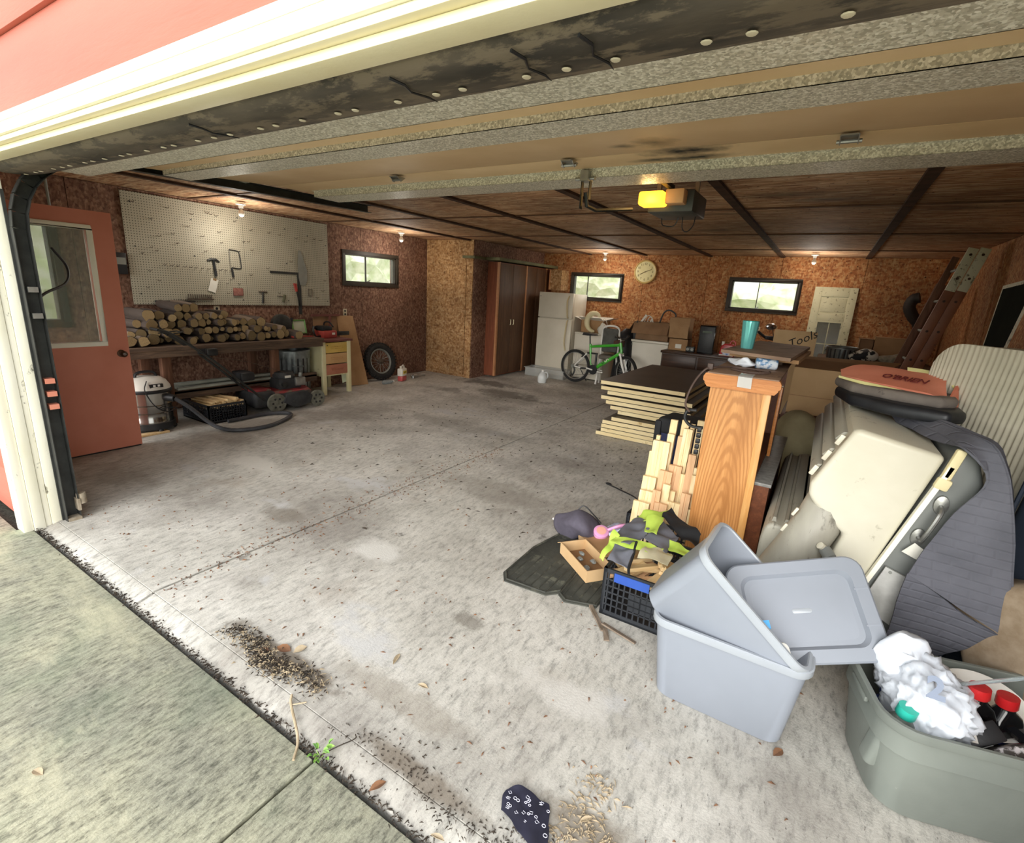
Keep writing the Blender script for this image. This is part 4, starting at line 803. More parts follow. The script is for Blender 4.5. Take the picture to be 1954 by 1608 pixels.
# ================================================ BACK AREA
mat('fridge_white', 'cdc5b2', 'd8d0be', 2, .4, bmp=.05, bs=200); mat('appl_white', 'd6d0c0', 'e0dacb', 2, .4, bmp=0); mat('fridge_trim', 'c9b98f', 'd6c69e', 4, .45)
fr = thing('refrigerator', (-4.6, 8.95, 0), 'off-white top-freezer refrigerator below the left back window', 'refrigerator', rz=R(2))
MB().bb((-.37, .07, .02), (.37, .70, 1.62)).build('cabinet', 'fridge_white', fr, bevel=.008)
MB().bb((-.37, 0, 1.145), (.37, .065, 1.63)).build('door', 'fridge_white', fr, bevel=.01); MB().bb((-.37, 0, .10), (.37, .065, 1.13)).build('door', 'fridge_white', fr, bevel=.01)
MB().tube(sm([(.29, 0, 1.16), (.29, -.05, 1.2), (.27, -.055, 1.45), (.285, 0, 1.58)], 4), .014, 7).build('handle', 'fridge_trim', fr); MB().tube(sm([(.29, 0, 1.11), (.29, -.05, 1.06), (.27, -.055, .70), (.285, 0, .52)], 4), .014, 7).build('handle', 'fridge_trim', fr)
MB().bb((-.345, -.003, 1.54), (-.325, 0, 1.56)).build('badge', 'dull_steel', fr); MB().bb((-.36, .02, .01), (.36, .06, .095)).build('toe_grille', 'fridge_white', fr)
ws = thing('washing_machine', (-3.82, 9.0, 0), 'white washing machine beside the refrigerator behind the green bicycle', 'washing machine')
MB().bb((-.33, 0, .02), (.30, .62, .88)).build('cabinet', 'appl_white', ws, bevel=.01); MB().bb((-.335, -.01, .88), (.305, .63, .91)).build('top', 'appl_white', ws, bevel=.006)
MB().bb((-.33, .5, .91), (.30, .62, 1.0)).build('control_panel', 'appl_white', ws, bevel=.01)
for s in (-1, 1): MB().cyl((s * .27 - .015, .05, 0), (s * .27 - .015, .05, .025), .02, n=8).build('foot', 'black_plastic', ws)
def flapbox(name, loc, d, label, m='card', rz=0, flaps=1, m2=None, inner='card_dark', ang=50):
    t = thing(name, loc, label, 'cardboard box', rz=rz); x, y, z = d[0] / 2, d[1] / 2, d[2]; th = .006
    b_ = MB().bb((-x, -y, 0), (x, y, th)).bb((-x, -y, 0), (x, -y + th, z)).bb((-x, y - th, 0), (x, y, z)).bb((-x, -y, 0), (-x + th, y, z)).bb((x - th, -y, 0), (x, y, z))
    b_.build('carton', m, t, smooth=False)
    if flaps == 0: MB().bb((-x, -y, z - th), (-.002, y, z)).build('flap', m2 or m, t); MB().bb((.002, -y, z - th), (x, y, z)).build('flap', m2 or m, t)
    else:
        a = R(ang); f = min(x, y) * .95
        for s in (-1, 1):
            MB().slab([(-x, s * y, z), (x, s * y, z), (x, s * (y + f * math.cos(a)), z + f * math.sin(a)), (-x, s * (y + f * math.cos(a)), z + f * math.sin(a))], .005).build('flap', m2 or m, t)
            MB().slab([(s * x, -y, z), (s * x, y, z), (s * (x + f * math.cos(a)), y, z + f * math.sin(a)), (s * (x + f * math.cos(a)), -y, z + f * math.sin(a))], .005).build('flap', m2 or m, t)
    return t
flapbox('open_box', (-3.86, 9.3, .91), (.46, .36, .24), 'open cardboard box with white flaps on the washing machine', 'card', m2='paper', ang=18)
t = thing('hat', (-3.78, 9.02, .95), 'curved cream foam ring leaning on the open box by the fridge', 'foam ring', e=(0, 0, R(10)))
MB().tube([(.14 * math.cos(a), .0, .17 + .17 * math.sin(a)) for a in [R(40 + 20 * k) for k in range(13)]], [.02, .035, .045, .05, .055, .055, .055, .055, .05, .045, .04, .035, .02], 10).build('ring', mat('foam_cream', 'dfd2a4', 'e8dcb4', 6, .7), t)
t = thing('white_bundle', (-3.6, 9.05, .91), 'white crumpled cloth and cord beside the foam ring', 'cloth')
MB().ball((0, 0, .09), (.09, .07, .12), 14, 10).build('cloth', 'paper', t, wob=.04, wsc=14); MB().tube(sm([(0, -.04, .2), (.03, -.05, .3), (.09, -.05, .22), (.1, -.05, .1)], 4), .005, 5).build('cord', 'paper', t)
hc = thing('high_chair', (-3.32, 8.75, 0), 'grey folding seat with white frame standing behind the bicycle', 'folding chair', rz=R(8))
mat('dark_pad', '4a4a46', '5a5a55', 9, .8); mat('taupe', '5b564e', '69635a', 9, .8)
MB().bb((-.14, -.03, .62), (.14, .03, 1.05), bv=.028).build('backrest', 'dark_pad', hc)
MB().tube(sm([(-.16, .03, .5), (-.155, .03, .95), (-.1, .03, 1.08), (.1, .03, 1.08), (.155, .03, .95), (.16, .03, .5)], 5), .018, 8).build('back_frame', 'white_plastic', hc)
for s in (-1, 1): MB().cyl((s * .16, .03, .55), (s * .18, -.05, 0), .018, n=8).build('leg', 'white_plastic', hc); MB().cyl((s * .15, .0, .55), (s * .17, .16, 0), .018, n=8).build('leg', 'white_plastic', hc)
MB().bb((-.14, -.2, .5), (.14, .03, .58), bv=.03).build('seat', 'taupe', hc)
t = thing('black_bag', (-3.1, 8.95, 0), 'tall black bag with a pointed flap behind the bicycle handlebar', 'bag')
mat('black_bag_mat', '141416', '202125', 9, .5, bmp=.4, bs=16)
MB().lathe([(.15, 0), (.2, .1), (.19, .5), (.17, .8), (.12, .98), (.03, 1.05), (.0001, 1.05)], 18, sx=1, sy=.9).build('body', 'black_bag_mat', t, wob=.05, wsc=5); MB().add([(.02, 0, .85), (.18, .0, .9), (.2, .0, 1.25), (.0, .06, .9)], [(0, 1, 2), (0, 2, 3), (1, 3, 2), (0, 3, 1)]).build('flap', 'black_bag_mat', t)
MB().bb((-.16, -.22, .74), (.06, -.15, .86), bv=.03).build('brown_pouch', mat('brown_pouch_mat', '4a2f28', '5c3a30', 9, .8), t)
fz = thing('chest_freezer', (-2.65, 9.3, 0), 'dented white chest freezer under the long cardboard box', 'freezer')
bm_ = MB(); rows = []
for i in range(9):
    rows.append([(-.35 + .7 * j / 14, -.38 + .025 * math.exp(-(((j - 8) / 2.5) ** 2 + ((i - 4) / 2.) ** 2)), .04 + .80 * i / 8) for j in range(15)])
bm_.grid(rows, .01).build('front_panel', 'appl_white', fz, ang=60)
MB().bb((-.35, -.37, .02), (.35, .34, .84)).build('cabinet', 'appl_white', fz); MB().bb((-.36, -.40, .845), (.36, .35, .89)).build('lid', 'appl_white', fz, bevel=.012)
MB().cyl((-.31, -.385, .80), (-.31, -.395, .80), .022, n=12).build('lock', 'dull_steel', fz)
flapbox('long_box', (-2.65, 9.22, .89), (.64, .5, .32), 'long cardboard box full of clutter on the chest freezer', 'card_dark', ang=-60)
t = thing('wire_rack', (-2.72, 9.1, 1.18), 'white wire rack and loose cords sticking out of the long box', 'rack')
for k in range(3): MB().tube(sm([(-.12 + k * .05, 0, 0), (-.06 + k * .04, .0, .14 - .02 * k), (.02, 0, .1), (.06 - .03 * k, 0, .0)], 4), .006, 5).build('wire', 'paper', t)
MB().tube([(.05 * math.cos(a), -.02, .06 + .05 * math.sin(a)) for a in [k * .7 for k in range(9)]], .005, 5, closed=True).build('coil', 'paper', t); MB().slab([(-.2, 0, 0), (-.1, 0, .16), (-.07, 0, .14), (-.16, 0, 0)], .01).build('panel', 'paper', t)
t = thing('plastic_hoop', (-2.42, 9.1, 1.16), 'thin black plastic hoop sticking up from the long box', 'hoop')
MB().tube(sm([(-.14, 0, .0), (-.08, 0, .22), (.02, 0, .28), (.14, 0, .2), (.06, 0, .05), (.02, 0, -.02)], 5), .014, 7).build('hoop', 'black_plastic', t)
ds = thing('low_dresser', (-1.7, 8.8, 0), 'low dark brown dresser behind the stacked boards', 'dresser')
mat_wood('dark_wood', '2f1d14', '4c3122', '3d2719', 3, (1, 12, 12), .4)
MB().bb((-.60, -.32, .75), (.62, .34, .79)).build('top', 'dark_wood', ds, bevel=.006); MB().bb((-.58, -.29, 0), (.60, .32, .75)).build('carcass', 'dark_wood', ds)
for k in range(2): MB().bb((-.56 + .585 * k, -.31, .5), (.0 + .585 * k - .01, -.29, .73)).build('drawer', 'dark_wood', ds, bevel=.004)
flapbox('small_box', (-2.08, 8.85, .79), (.32, .3, .2), 'small cardboard box with a white sticker, lower of the two on the dresser', 'card', flaps=0)
t = flapbox('stacked_box', (-2.1, 8.85, .992), (.33, .3, .2), 'cardboard box with raised front flap, upper of the two on the dresser', 'card', ang=88)
tag(MB().bb((-2.12, 8.69, .83), (-2.02, 8.698, .90)).build('sticker', 'paper'), 'white label stuck on the lower small box', 'label')
pc = thing('computer_tower', (-1.62, 8.85, .79), 'glossy black computer tower standing on the dark dresser', 'computer')
mat('gloss_black', '0c0c0e', '121214', 8, .12, bmp=0)
MB().bb((-.13, -.2, .0), (.12, .22, .46)).build('case', 'gloss_black', pc, bevel=.006); MB().bb((-.12, -.206, .02), (.11, -.2, .44)).build('front_panel', 'black_plastic', pc, bevel=.002); MB().bb((-.08, -.209, .34), (.07, -.206, .37)).build('drive_slot', 'gloss_black', pc)
t = thing('small_radio', (-1.87, 8.72, .79), 'small grey gadget with round dials between the boxes and computer', 'gadget')
MB().bb((-.07, -.04, 0), (.07, .04, .09), bv=.01).build('body', 'black_steel', t)
for s in (-1, 1): MB().cyl((s * .035, -.05, .045), (s * .035, -.04, .045), .025, n=12).build('dial', 'dull_steel', t)
t = thing('detergent_jug', (-1.28, 8.65, .79), 'red detergent jug with white cap and blue label on the dresser', 'jug')
mat('bright_red', 'b01e22', 'c42a2c', 6, .3); mat('label_blue', '6a86c8', 'e8eaf0', 30, .5)
MB().prism([(-.12, 0), (.12, 0), (.12, .14), (.08, .2), (-.05, .2), (-.1, .16)], -.05, .05, 'y').build('body', 'bright_red', t, bevel=.02); MB().cyl((-.08, 0, .17), (-.08, 0, .23), .022, n=12).build('cap', 'paper', t)
MB().tube(sm([(.02, 0, .19), (.05, 0, .25), (.1, 0, .23), (.11, 0, .12)], 4), .012, 7).build('handle', 'bright_red', t); MB().lathe([(.06, 0), (.06, .003), (.0001, .003)], 20, (0, -.051, .08), (0, -1, 0), sx=1.3).build('label', 'label_blue', t); MB().bb((-.11, -.053, .01), (.1, -.051, .03)).build('strip', 'paper', t)
# ---- clear tub and milk jug
t = thing('clear_tub', (-4.55, 8.72, 0), 'clear plastic storage tub on the floor in front of the refrigerator', 'tub', rz=R(2))
mat_glass('clear_tub_mat', 'd4d6d2', .15, .3)
tb = MB()
for q in (((-.42, -.16, 0), (.42, .16, .005)), ((-.42, -.16, 0), (.42, -.155, .16)), ((-.42, .155, 0), (.42, .16, .16)), ((-.42, -.16, 0), (-.415, .16, .16)), ((.415, -.16, 0), (.42, .16, .16)), ((-.44, -.18, .155), (.44, -.155, .165)), ((-.44, .155, .155), (.44, .18, .165)), ((-.44, -.16, .155), (-.415, .16, .165)), ((.415, -.16, .155), (.44, .16, .165))): tb.bb(*q)
tb.build('body', 'clear_tub_mat', t, smooth=False)
t = thing('milk_jug', (-4.28, 8.02, 0), 'translucent white milk jug lying alone on the floor before the fridge', 'jug', rz=.4)
mat('milky', 'c2c6c6', 'd6d9d8', 8, .3)
MB().lathe([(.07, .0), (.082, .03), (.085, .12), (.06, .17), (.025, .2), (.022, .22), (.0001, .22)], 16, sq=1).build('body', 'milky', t); MB().tube(sm([(.03, 0, .19), (.08, 0, .19), (.1, 0, .13), (.08, 0, .08)], 4), .014, 7).build('handle', 'milky', t); MB().lathe([(.026, .215), (.026, .235), (.0001, .235)], 12).build('cap', 'white_plastic', t)
# ---- bicycle
bk = thing('bicycle', (-3.9, 8.6, 0), 'green full-suspension kids mountain bike with white forks by the washer', 'bicycle', rz=R(-4))
mat('bike_green', '3fb02f', '55c243', 5, .3, bmp=0); mat('spoke_grey', 'a5a5a2', 'b8b8b4', 5, .3, .6)
RW = .31
def wheel(c, ang, label='wheel'):
    M_ = Matrix.Translation(c) @ Matrix.Rotation(ang, 4, 'Z') @ Matrix.Rotation(R(90), 4, 'Z')
    w_ = torus(MB(), RW - .026, .026, (0, 0, 0), 44, 8).xf(M_).build('tyre', 'black_rubber2' if 'black_rubber2' in MATS else mat('black_rubber2', '1b1b1b', '262626', 9, .8), bk)
    torus(MB(), RW - .056, .009, (0, 0, 0), 44, 6, sx=1.2).xf(M_).build('rim', 'steel', w_)
    MB().cyl((-.045, 0, 0), (.045, 0, 0), .018, n=10).xf(M_).build('hub', 'steel', w_)
    for j in range(28):
        a = 2 * math.pi * j / 28; s = (-1) ** j * .03
        MB().cyl((s, .02 * math.cos(a + 1.2), .02 * math.sin(a + 1.2)), (0, (RW - .06) * math.cos(a), (RW - .06) * math.sin(a)), .0016, n=4, cap=False).xf(M_).build('spoke', 'spoke_grey', w_)
wheel((0, 0, RW), 0); wheel((1.03, -.02, RW), R(-28))
def tb_(n, pts, r, m, k=8): return MB().tube(pts, r, k).build(n, m, bk)
BB = (.40, 0, .29); ST = (.27, 0, .70); HT = (.87, 0, .79); HB = (.90, 0, .66)
tb_('down_tube', [BB, (.5, 0, .38), HB], [.028, .034, .03], 'bike_green'); tb_('top_tube', [ST, (.6, 0, .75), HT], [.022, .026, .026], 'bike_green'); tb_('head_tube', [(.865, 0, .83), (.905, 0, .64)], .028, 'bike_green')
tb_('seat_tube', [(.275, 0, .75), (.30, 0, .56)], .022, 'bike_green'); tb_('rocker_link', [(.30, 0, .60), (.315, 0, .40), BB], .014, 'bike_green')
for s in (-1, 1):
    tb_('chain_stay', [(0, s * .06, RW), (.16, s * .05, .29), BB], .011, 'white_plastic'); tb_('seat_stay', [(0, s * .06, RW), (.24, s * .035, .58)], .013, 'white_plastic')
tb_('shock', [(.22, 0, .58), (.44, 0, .585)], .016, 'black_steel'); tb_('shock_spring', [(.42, 0, .58), (.42, 0, .36)], .02, 'black_steel')
tb_('seat_post', [(.275, 0, .7), (.25, 0, .91)], .013, 'black_steel'); MB().prism([(-.12, .0), (-.10, .05), (.0, .045), (.14, .03), (.15, .012), (.0, .0)], -.07, .07, 'y').xf(Matrix.Translation((.24, 0, .90))).build('saddle', 'black_plastic', bk, bevel=.02)
tb_('fork_crown', [(.905, -.07, .63), (.905, .07, .63)], .024, 'white_plastic')
for s in (-1, 1): tb_('fork_leg', [(.905, s * .06, .64), (.96, s * .06, .46), (1.03, s * .06 - .02, RW)], [.018, .024, .014], 'white_plastic')
tb_('stem', [(.862, 0, .84), (.87, 0, .88), (.93, 0, .895)], .016, 'steel'); tb_('handlebar', sm([(.90, -.28, .94), (.92, -.15, .92), (.93, 0, .895), (.92, .15, .92), (.90, .28, .94)], 4), .012, 'black_steel')
for s in (-1, 1): tb_('grip', [(.90, s * .17, .93), (.885, s * .29, .945)], .017, 'black_plastic')
MB().lathe([(.085, -.004), (.09, 0), (.085, .004), (.0001, .004)], 26, (.40, -.055, .29), (0, -1, 0)).build('chainring', 'black_plastic', bk)
tb_('crank', [(.40, -.075, .29), (.27, -.08, .31)], .013, 'white_plastic'); tb_('crank', [(.40, .075, .29), (.53, .08, .27)], .013, 'white_plastic')
MB().bb((.19, -.16, .29), (.28, -.08, .315), bv=.008).build('pedal', 'black_plastic', bk); MB().bb((.50, -.10, .26), (.62, -.07, .28), bv=.008).build('pedal', 'white_plastic', bk)
MB().tube(sm([(.0, -.06, RW), (.03, -.07, .22), (-.01, -.07, .13), (-.04, -.06, .17)], 4), .014, 6).build('derailleur', 'black_steel', bk)
MB().tube([(.0, -.055, RW + .03), (.4, -.055, .37), (.4, -.055, .21), (.03, -.055, .15)], .004, 4).build('chain', 'rust_wire', bk)
tb_('brake', [(.2, -.05, .56), (.15, -.06, .5)], .014, 'black_steel'); MB().cyl((-.02, -.07, RW), (.0, .07, RW), .04, n=14).build('cassette', 'dull_steel', bk)
tb_('cable', sm([(.9, -.1, .92), (.98, -.06, .78), (.92, -.03, .66)], 4), .004, 'black_plastic'); tb_('kickstand', [(.06, .07, .28), (.18, .16, .02)], .008, 'black_steel')
tb_('brake_lever', [(.92, -.15, .92), (.97, -.24, .89)], .008, 'white_plastic')
for k in range(5): MB().box((.56 + .028 * k, -.034, .43 + .021 * k), (.012, .004, .045), (0, R(-38 + (28 if k % 2 else -28)), 0)).build('decal_mark', 'black_plastic' if k < 2 else 'white_plastic', bk)
# ---- clock
ck = thing('wall_clock', (-3.16, 9.85, 2.115), 'round cream wall clock with brown numerals on the back wall', 'clock')
mat('clock_face', 'd8cc94', 'e0d6a2', 6, .5); mat('clock_rim', 'bf9f5c', 'cbad6c', 6, .4); mat('numeral', '5f4a1e', '6d5628', 6, .6)
MB().cyl((0, 0, 0), (0, -.03, 0), .20, n=40).build('face', 'clock_face', ck)
MB().tube([(.205 * math.cos(2 * math.pi * j / 40), -.02, .205 * math.sin(2 * math.pi * j / 40)) for j in range(40)], .018, 8, closed=True).build('rim', 'clock_rim', ck)
for k, s in enumerate(['12', '1', '2', '3', '4', '5', '6', '7', '8', '9', '10', '11']):
    a = R(90 - 30 * k); text(s, .06, 'numeral', 'numeral', ck, (.145 * math.cos(a), -.032, .145 * math.sin(a)), (R(90), 0, 0))
for k, (a, l_) in enumerate(((-63, .10), (68, .15))):
    a = R(90 - a - 45) ; 
MB().slab([(-.10, -.036, -.045), (-.095, -.036, -.055), (.004, -.036, -.004), (-.002, -.036, .006)], .002).build('hour_hand', 'numeral', ck); MB().slab([(-.002, -.037, .005), (.003, -.037, -.005), (.13, -.037, .045), (.127, -.037, .052)], .002).build('minute_hand', 'numeral', ck)
MB().cyl((0, -.03, 0), (0, -.042, 0), .01, n=10).build('pin', 'numeral', ck)
# ---- old white door
od = thing('old_door', (.03, 9.62, 0), 'old peeling cream panel door with a window leaning on the back wall', 'door', e=(R(-6), 0, R(0)))
mat_peel('old_paint', 'bdb795', 'cdc7a6', '4d4132', .585, 16, .7); mat_glass('old_glass', '6a6a58', .2, .55)
dx0, dx1 = -.30, .30
for a, b_ in ((dx0, dx0 + .11), (dx1 - .11, dx1)): MB().bb((a, 0, 0), (b_, .035, 1.98)).build('stile', 'old_paint', od, bevel=.003)
for z0, z1 in ((1.83, 1.98), (1.44, 1.56), (.66, .8), (0, .2)): MB().bb((dx0 + .11, 0, z0), (dx1 - .11, .035, z1)).build('rail', 'old_paint', od, bevel=.003)
MB().bb((dx0 + .11, .012, 1.56), (dx1 - .11, .024, 1.83)).build('panel', 'old_paint', od); MB().bb((dx0 + .13, .006, 1.585), (dx1 - .13, .014, 1.805)).build('raised_panel', 'old_paint', od, bevel=.004)
MB().bb((dx0 + .11, .012, .2), (dx1 - .11, .024, .66)).build('panel', 'old_paint', od)
MB().bb((dx0 + .11, .015, .8), (dx1 - .11, .019, 1.44)).build('pane', 'old_glass', od); MB().bb((-.006, .01, .8), (.006, .03, 1.44)).build('muntin', 'old_paint', od); MB().bb((dx0 + .11, .01, 1.06), (dx1 - .11, .03, 1.075)).build('muntin', 'old_paint', od)
for q in (((dx0 + .11, .0, .8), (dx0 + .135, .03, 1.44)), ((dx1 - .135, .0, .8), (dx1 - .11, .03, 1.44)), ((dx0 + .135, .0, 1.415), (dx1 - .135, .03, 1.44))): MB().bb(*q).build('bead', 'old_paint', od)
# ---- motorbike handlebar
hb = thing('scooter_handlebar', (-.74, 9.25, 0), 'black scooter handlebar with a round chrome mirror behind the shelf unit', 'handlebar', rz=R(20))
MB().cyl((0, 0, 0), (0, 0, 1.05), .03, n=10).build('column', 'black_steel', hb); MB().tube([(-.22, -.05, 1.2), (-.1, 0, 1.12), (.1, 0, 1.06), (.22, -.05, 1.08)], [.022, .022, .016, .02], 8).build('bar', 'black_plastic', hb)
MB().cyl((.05, 0, 1.08), (-.0, -.02, 1.25), .007, n=6).build('mirror_stalk', 'black_steel', hb); MB().ball((-.03, -.02, 1.29), (.085, .02, .055), 16, 10).build('mirror', 'chrome', hb)
MB().bb((-.1, -.07, 1.08), (.02, -.02, 1.14), bv=.01).build('switch_box', 'black_plastic', hb)
MB().bb((-.2, -.02, 0), (.2, .02, .05)).build('base', 'black_steel', hb)
# ---- cardboard with writing, boxes far right
t = thing('tools_box', (-.31, 7.0, .0), 'tall open cardboard box with the word Tools written on its flap', 'cardboard box', rz=R(2))
MB().bb((-.22, -.0, .3), (.24, .006, 1.345)).build('front_flap', 'card_light', t); MB().bb((-.22, .006, .3), (-.214, .35, .95)).bb((.234, .006, .3), (.24, .35, .95)).build('side', 'card_dark', t); MB().bb((-.22, .35, .3), (.24, .356, .95)).build('back', 'card_dark', t); MB().bb((-.22, .006, .3), (.24, .35, .306)).build('bottom', 'card_dark', t)
MB().bb((-.3, -.05, 0), (.3, .42, .298)).build('crate_base', 'old_wood', t)
mat('marker', '120e0a', '1c1610', 8, .7); text('Tools', .14, 'handwriting', 'marker', t, (.09, -.0015, 1.245), (R(90), R(-30), 0), fontshear=.3)
flapbox('brown_box', (.82, 9.1, .93), (.36, .4, .34), 'closed brown box with a shipping label at the foot of the ladder', 'card', flaps=0, rz=R(-3))
MB().bb((.14, -.205, .04), (.175, -.201, .12))
tag(MB().bb((.84, 8.885, .95), (.98, 8.893, 1.03)).build('shipping_label', 'paper'), 'white shipping label on the brown box near the ladder', 'label')
flapbox('narrow_box', (.54, 9.1, .93), (.17, .38, .30), 'narrow dark cardboard box left of the labelled brown box', 'card_dark', flaps=0)
t = thing('storage_table', (.72, 8.9, 0), 'low dark table under the brown boxes at the back right', 'table')
MB().bb((-.75, -.55, .88), (.62, .5, .925)).build('top', 'old_wood', t)
for x, y in ((-.7, -.5), (-.7, .45), (.56, -.5), (.56, .45)): MB().bb((x, y, 0), (x + .06, y + .06, .88)).build('leg', 'old_wood_z', t)
can((.25, 8.55, .93), .2, .18, 'low galvanized tub on the dark table before the old door')
def blob(name, loc, r, label, cat, m, wob=.05, wsc=6, part='body', rz=0):
    t = thing(name, loc, label, cat, rz=rz); MB().ball((0, 0, r[2] * .95), r, 22, 14, sq=.8).build(part, m, t, wob=wob, wsc=wsc, ang=80); return t
mat('patterned', '6f675a', '948b78', 22, .9); mat('bw_pattern', '17171b', 'cfcabc', 7, .7, lo=.48, hi=.52)
blob('soft_toy_bag', (.5, 8.45, .925), (.17, .1, .09), 'black and white printed cloth lying by the metal tub', 'cloth', 'bw_pattern')
blob('patterned_bag', (.9, 8.5, .925), (.26, .14, .08), 'mottled grey patterned bag in front of the brown box', 'bag', 'patterned')
# ---- big open box and bench under it
t = thing('large_open_box', (.02, 4.95, .72), 'large open cardboard box between the oak unit and the plastic boat', 'cardboard box')
MB().bb((-.19, 0, .0), (.5, .007, .40)).build('front', 'card_light', t); MB().bb((-.19, -.004, .155), (.5, 0, .16)).build('tape_line', 'card', t); MB().bb((-.19, .007, 0), (-.183, .5, .40)).build('side', 'card', t); MB().bb((.493, .007, 0), (.5, .5, .40)).build('side', 'card', t); MB().bb((-.19, .5, 0), (.5, .507, .40)).build('back', 'card', t)
MB().slab([(-.19, .507, .4), (.5, .507, .4), (.62, .75, .46), (-.2, .75, .44)], .006).build('flap', 'card', t); MB().slab([(-.19, 0, .40), (.5, 0, .40), (.5, .22, .46), (-.17, .22, .46)], .006).build('flap', 'card_dark', t); MB().bb((-.183, .007, 0), (.493, .5, .007)).build('bottom', 'card_dark', t)
MB().bb((.14, .215, .44), (.148, .225, .44))
t = thing('side_table', (.12, 5.15, 0), 'reddish wooden table carrying the large open box', 'table')
mat_wood('red_wood', '4b2416', '703a24', '5c2e1c', 3, (1, 10, 10), .4)
MB().bb((-.32, -.3, .66), (.5, .45, .715)).build('top', 'red_wood', t, bevel=.005)
for x, y in ((-.3, -.27), (-.3, .38), (.42, -.27), (.42, .38)): MB().bb((x, y, 0), (x + .06, y + .05, .66)).build('leg', 'red_wood', t)
MB().bb((-.3, -.25, .2), (.48, .42, .23)).build('shelf', 'red_wood', t)
# ---- beige covered chair
mat('beige_cloth', '8c8364', 'a09776', 6, .95, bmp=.5, bs=12)
t = thing('draped_cloth', (-.02, 4.55, 0), 'beige cloth bundle heaped in a round hump behind the oak unit', 'cloth')
MB().ball((0, 0, .36), (.27, .30, .44), 30, 20).build('cloth', 'beige_cloth', t, ang=80, wob=.06, wsc=3.2)
# ---- ladder, boards, stovepipe, frames
ld = thing('ladder', (0, 0, 0), 'orange fibreglass ladder with worn white end caps leaning in the right corner', 'ladder')
mat('ladder_orange', '7d4a2c', '8f5837', 5, .5, dirt='5f3a28', dl=.62, ds=20); mat_peel('ladder_white', 'cfcbb0', 'dcd8be', '6a5f4a', .56, 18, .6)
def beam(mb, a, b_, w, d, side=(1, 0, 0)):
    a, b_ = Vector(a), Vector(b_); dr_ = (b_ - a).normalized(); s = Vector(side); s = (s - dr_ * s.dot(dr_)).normalized() * w / 2; t_ = dr_.cross(s).normalized() * d / 2
    return mb.add([a + s + t_, a + s - t_, a - s - t_, a - s + t_, b_ + s + t_, b_ + s - t_, b_ - s - t_, b_ - s + t_], [(0, 1, 2, 3), (7, 6, 5, 4), (0, 4, 5, 1), (1, 5, 6, 2), (2, 6, 7, 3), (3, 7, 4, 0)])
A0, A1 = Vector((.70, 7.7, .05)), Vector((1.215, 7.55, 2.36))
for k, off in enumerate((Vector((0, 0, 0)), Vector((.105, 0, 0)))):
    p, q = A0 + off, A1 + off; c_ = p.lerp(q, .8)
    beam(MB(), p, c_, .10, .03).build('rail', 'ladder_orange', ld, bevel=.004); beam(MB(), c_, q, .094, .034).build('end_cap', 'ladder_white', ld, bevel=.004)
    for f in (.3, .45, .6, .75, .86, .97): r_ = p.lerp(q, f); MB().cyl(r_ + Vector((0, -.025, 0)), r_ + Vector((0, .02, 0)), .014, n=8).build('rung_bolt', 'rust_dark' if 'rust_dark' in MATS else mat('rust_dark', '3a241a', '4a3022', 9, .8), ld)
beam(MB(), A0 + Vector((-.07, .3, 0)), A1.lerp(A0, .03) + Vector((-.07, .3, 0)), .07, .03).build('rail', 'old_wood_z', ld, bevel=.004)
for f in (.15, .3, .45, .6, .75, .9): r_ = A0.lerp(A1, f); MB().cyl(r_ + Vector((-.04, 0, 0)), r_ + Vector((-.04, .3, 0)), .016, n=8).build('rung', 'dull_steel', ld)
tag(beam(MB(), (.72, 8.2, .02), (1.17, 8.45, 2.0), .16, .04).build('plank', 'old_wood_z', bevel=.004), 'long brown plank leaning in the right corner behind the ladder', 'plank')
sp_ = thing('stovepipe', (0, 0, 0), 'dark S-shaped stovepipe in the right back corner', 'pipe')
P = sm([(1.18, 9.62, .0), (1.19, 9.62, .9), (1.19, 9.6, 1.3), (1.15, 9.58, 1.48), (1.05, 9.55, 1.60), (.99, 9.53, 1.72), (1.01, 9.5, 1.83), (1.08, 9.48, 1.86)], 5)
MB().tube(P, [.075 + .003 * (i % 2) for i in range(len(P))], 12).build('pipe', mat('pipe_black', '1d1611', '2c211a', 9, .7), sp_)
mf = thing('white_framed_panel', (1.40, 6.55, 0), 'dark panel in a thin white frame leaning on the right wall', 'framed panel')
def frame_quad(t, q, w, th, mf_, mp_, pn='panel'):
    q = [Vector(p) for p in q]; c_ = sum(q, Vector()) / 4; i_ = [p.lerp(c_, 0) for p in q]
    inn = []
    for k in range(4): a = q[k]; b_, d_ = (q[(k + 1) % 4] - a).normalized(), (q[k - 1] - a).normalized(); inn.append(a + (b_ + d_) * w)
    for k in range(4): MB().slab([q[k], q[(k + 1) % 4], inn[(k + 1) % 4], inn[k]], th).build('frame_side', mf_, t)
    MB().slab(inn, th * .5).build(pn, mp_, t)
frame_quad(mf, [(-.02, .50, .12), (-.02, -.75, .12), (.04, -.75, 2.0), (.04, .50, 1.95)], .035, .02, 'ladder_white', mat('dark_panel', '12150f', '1a1e16', 5, .95, spec=.1))
of = thing('old_sash', (1.27, 5.5, 0), 'peeling cream window sash leaning nearest on the right wall', 'window sash')
frame_quad(of, [(-.02, .42, .75), (-.02, -.8, .75), (.12, -.8, 1.88), (.12, .40, 1.88)], .09, .03, 'ladder_white', 'osb_wall', 'backing')
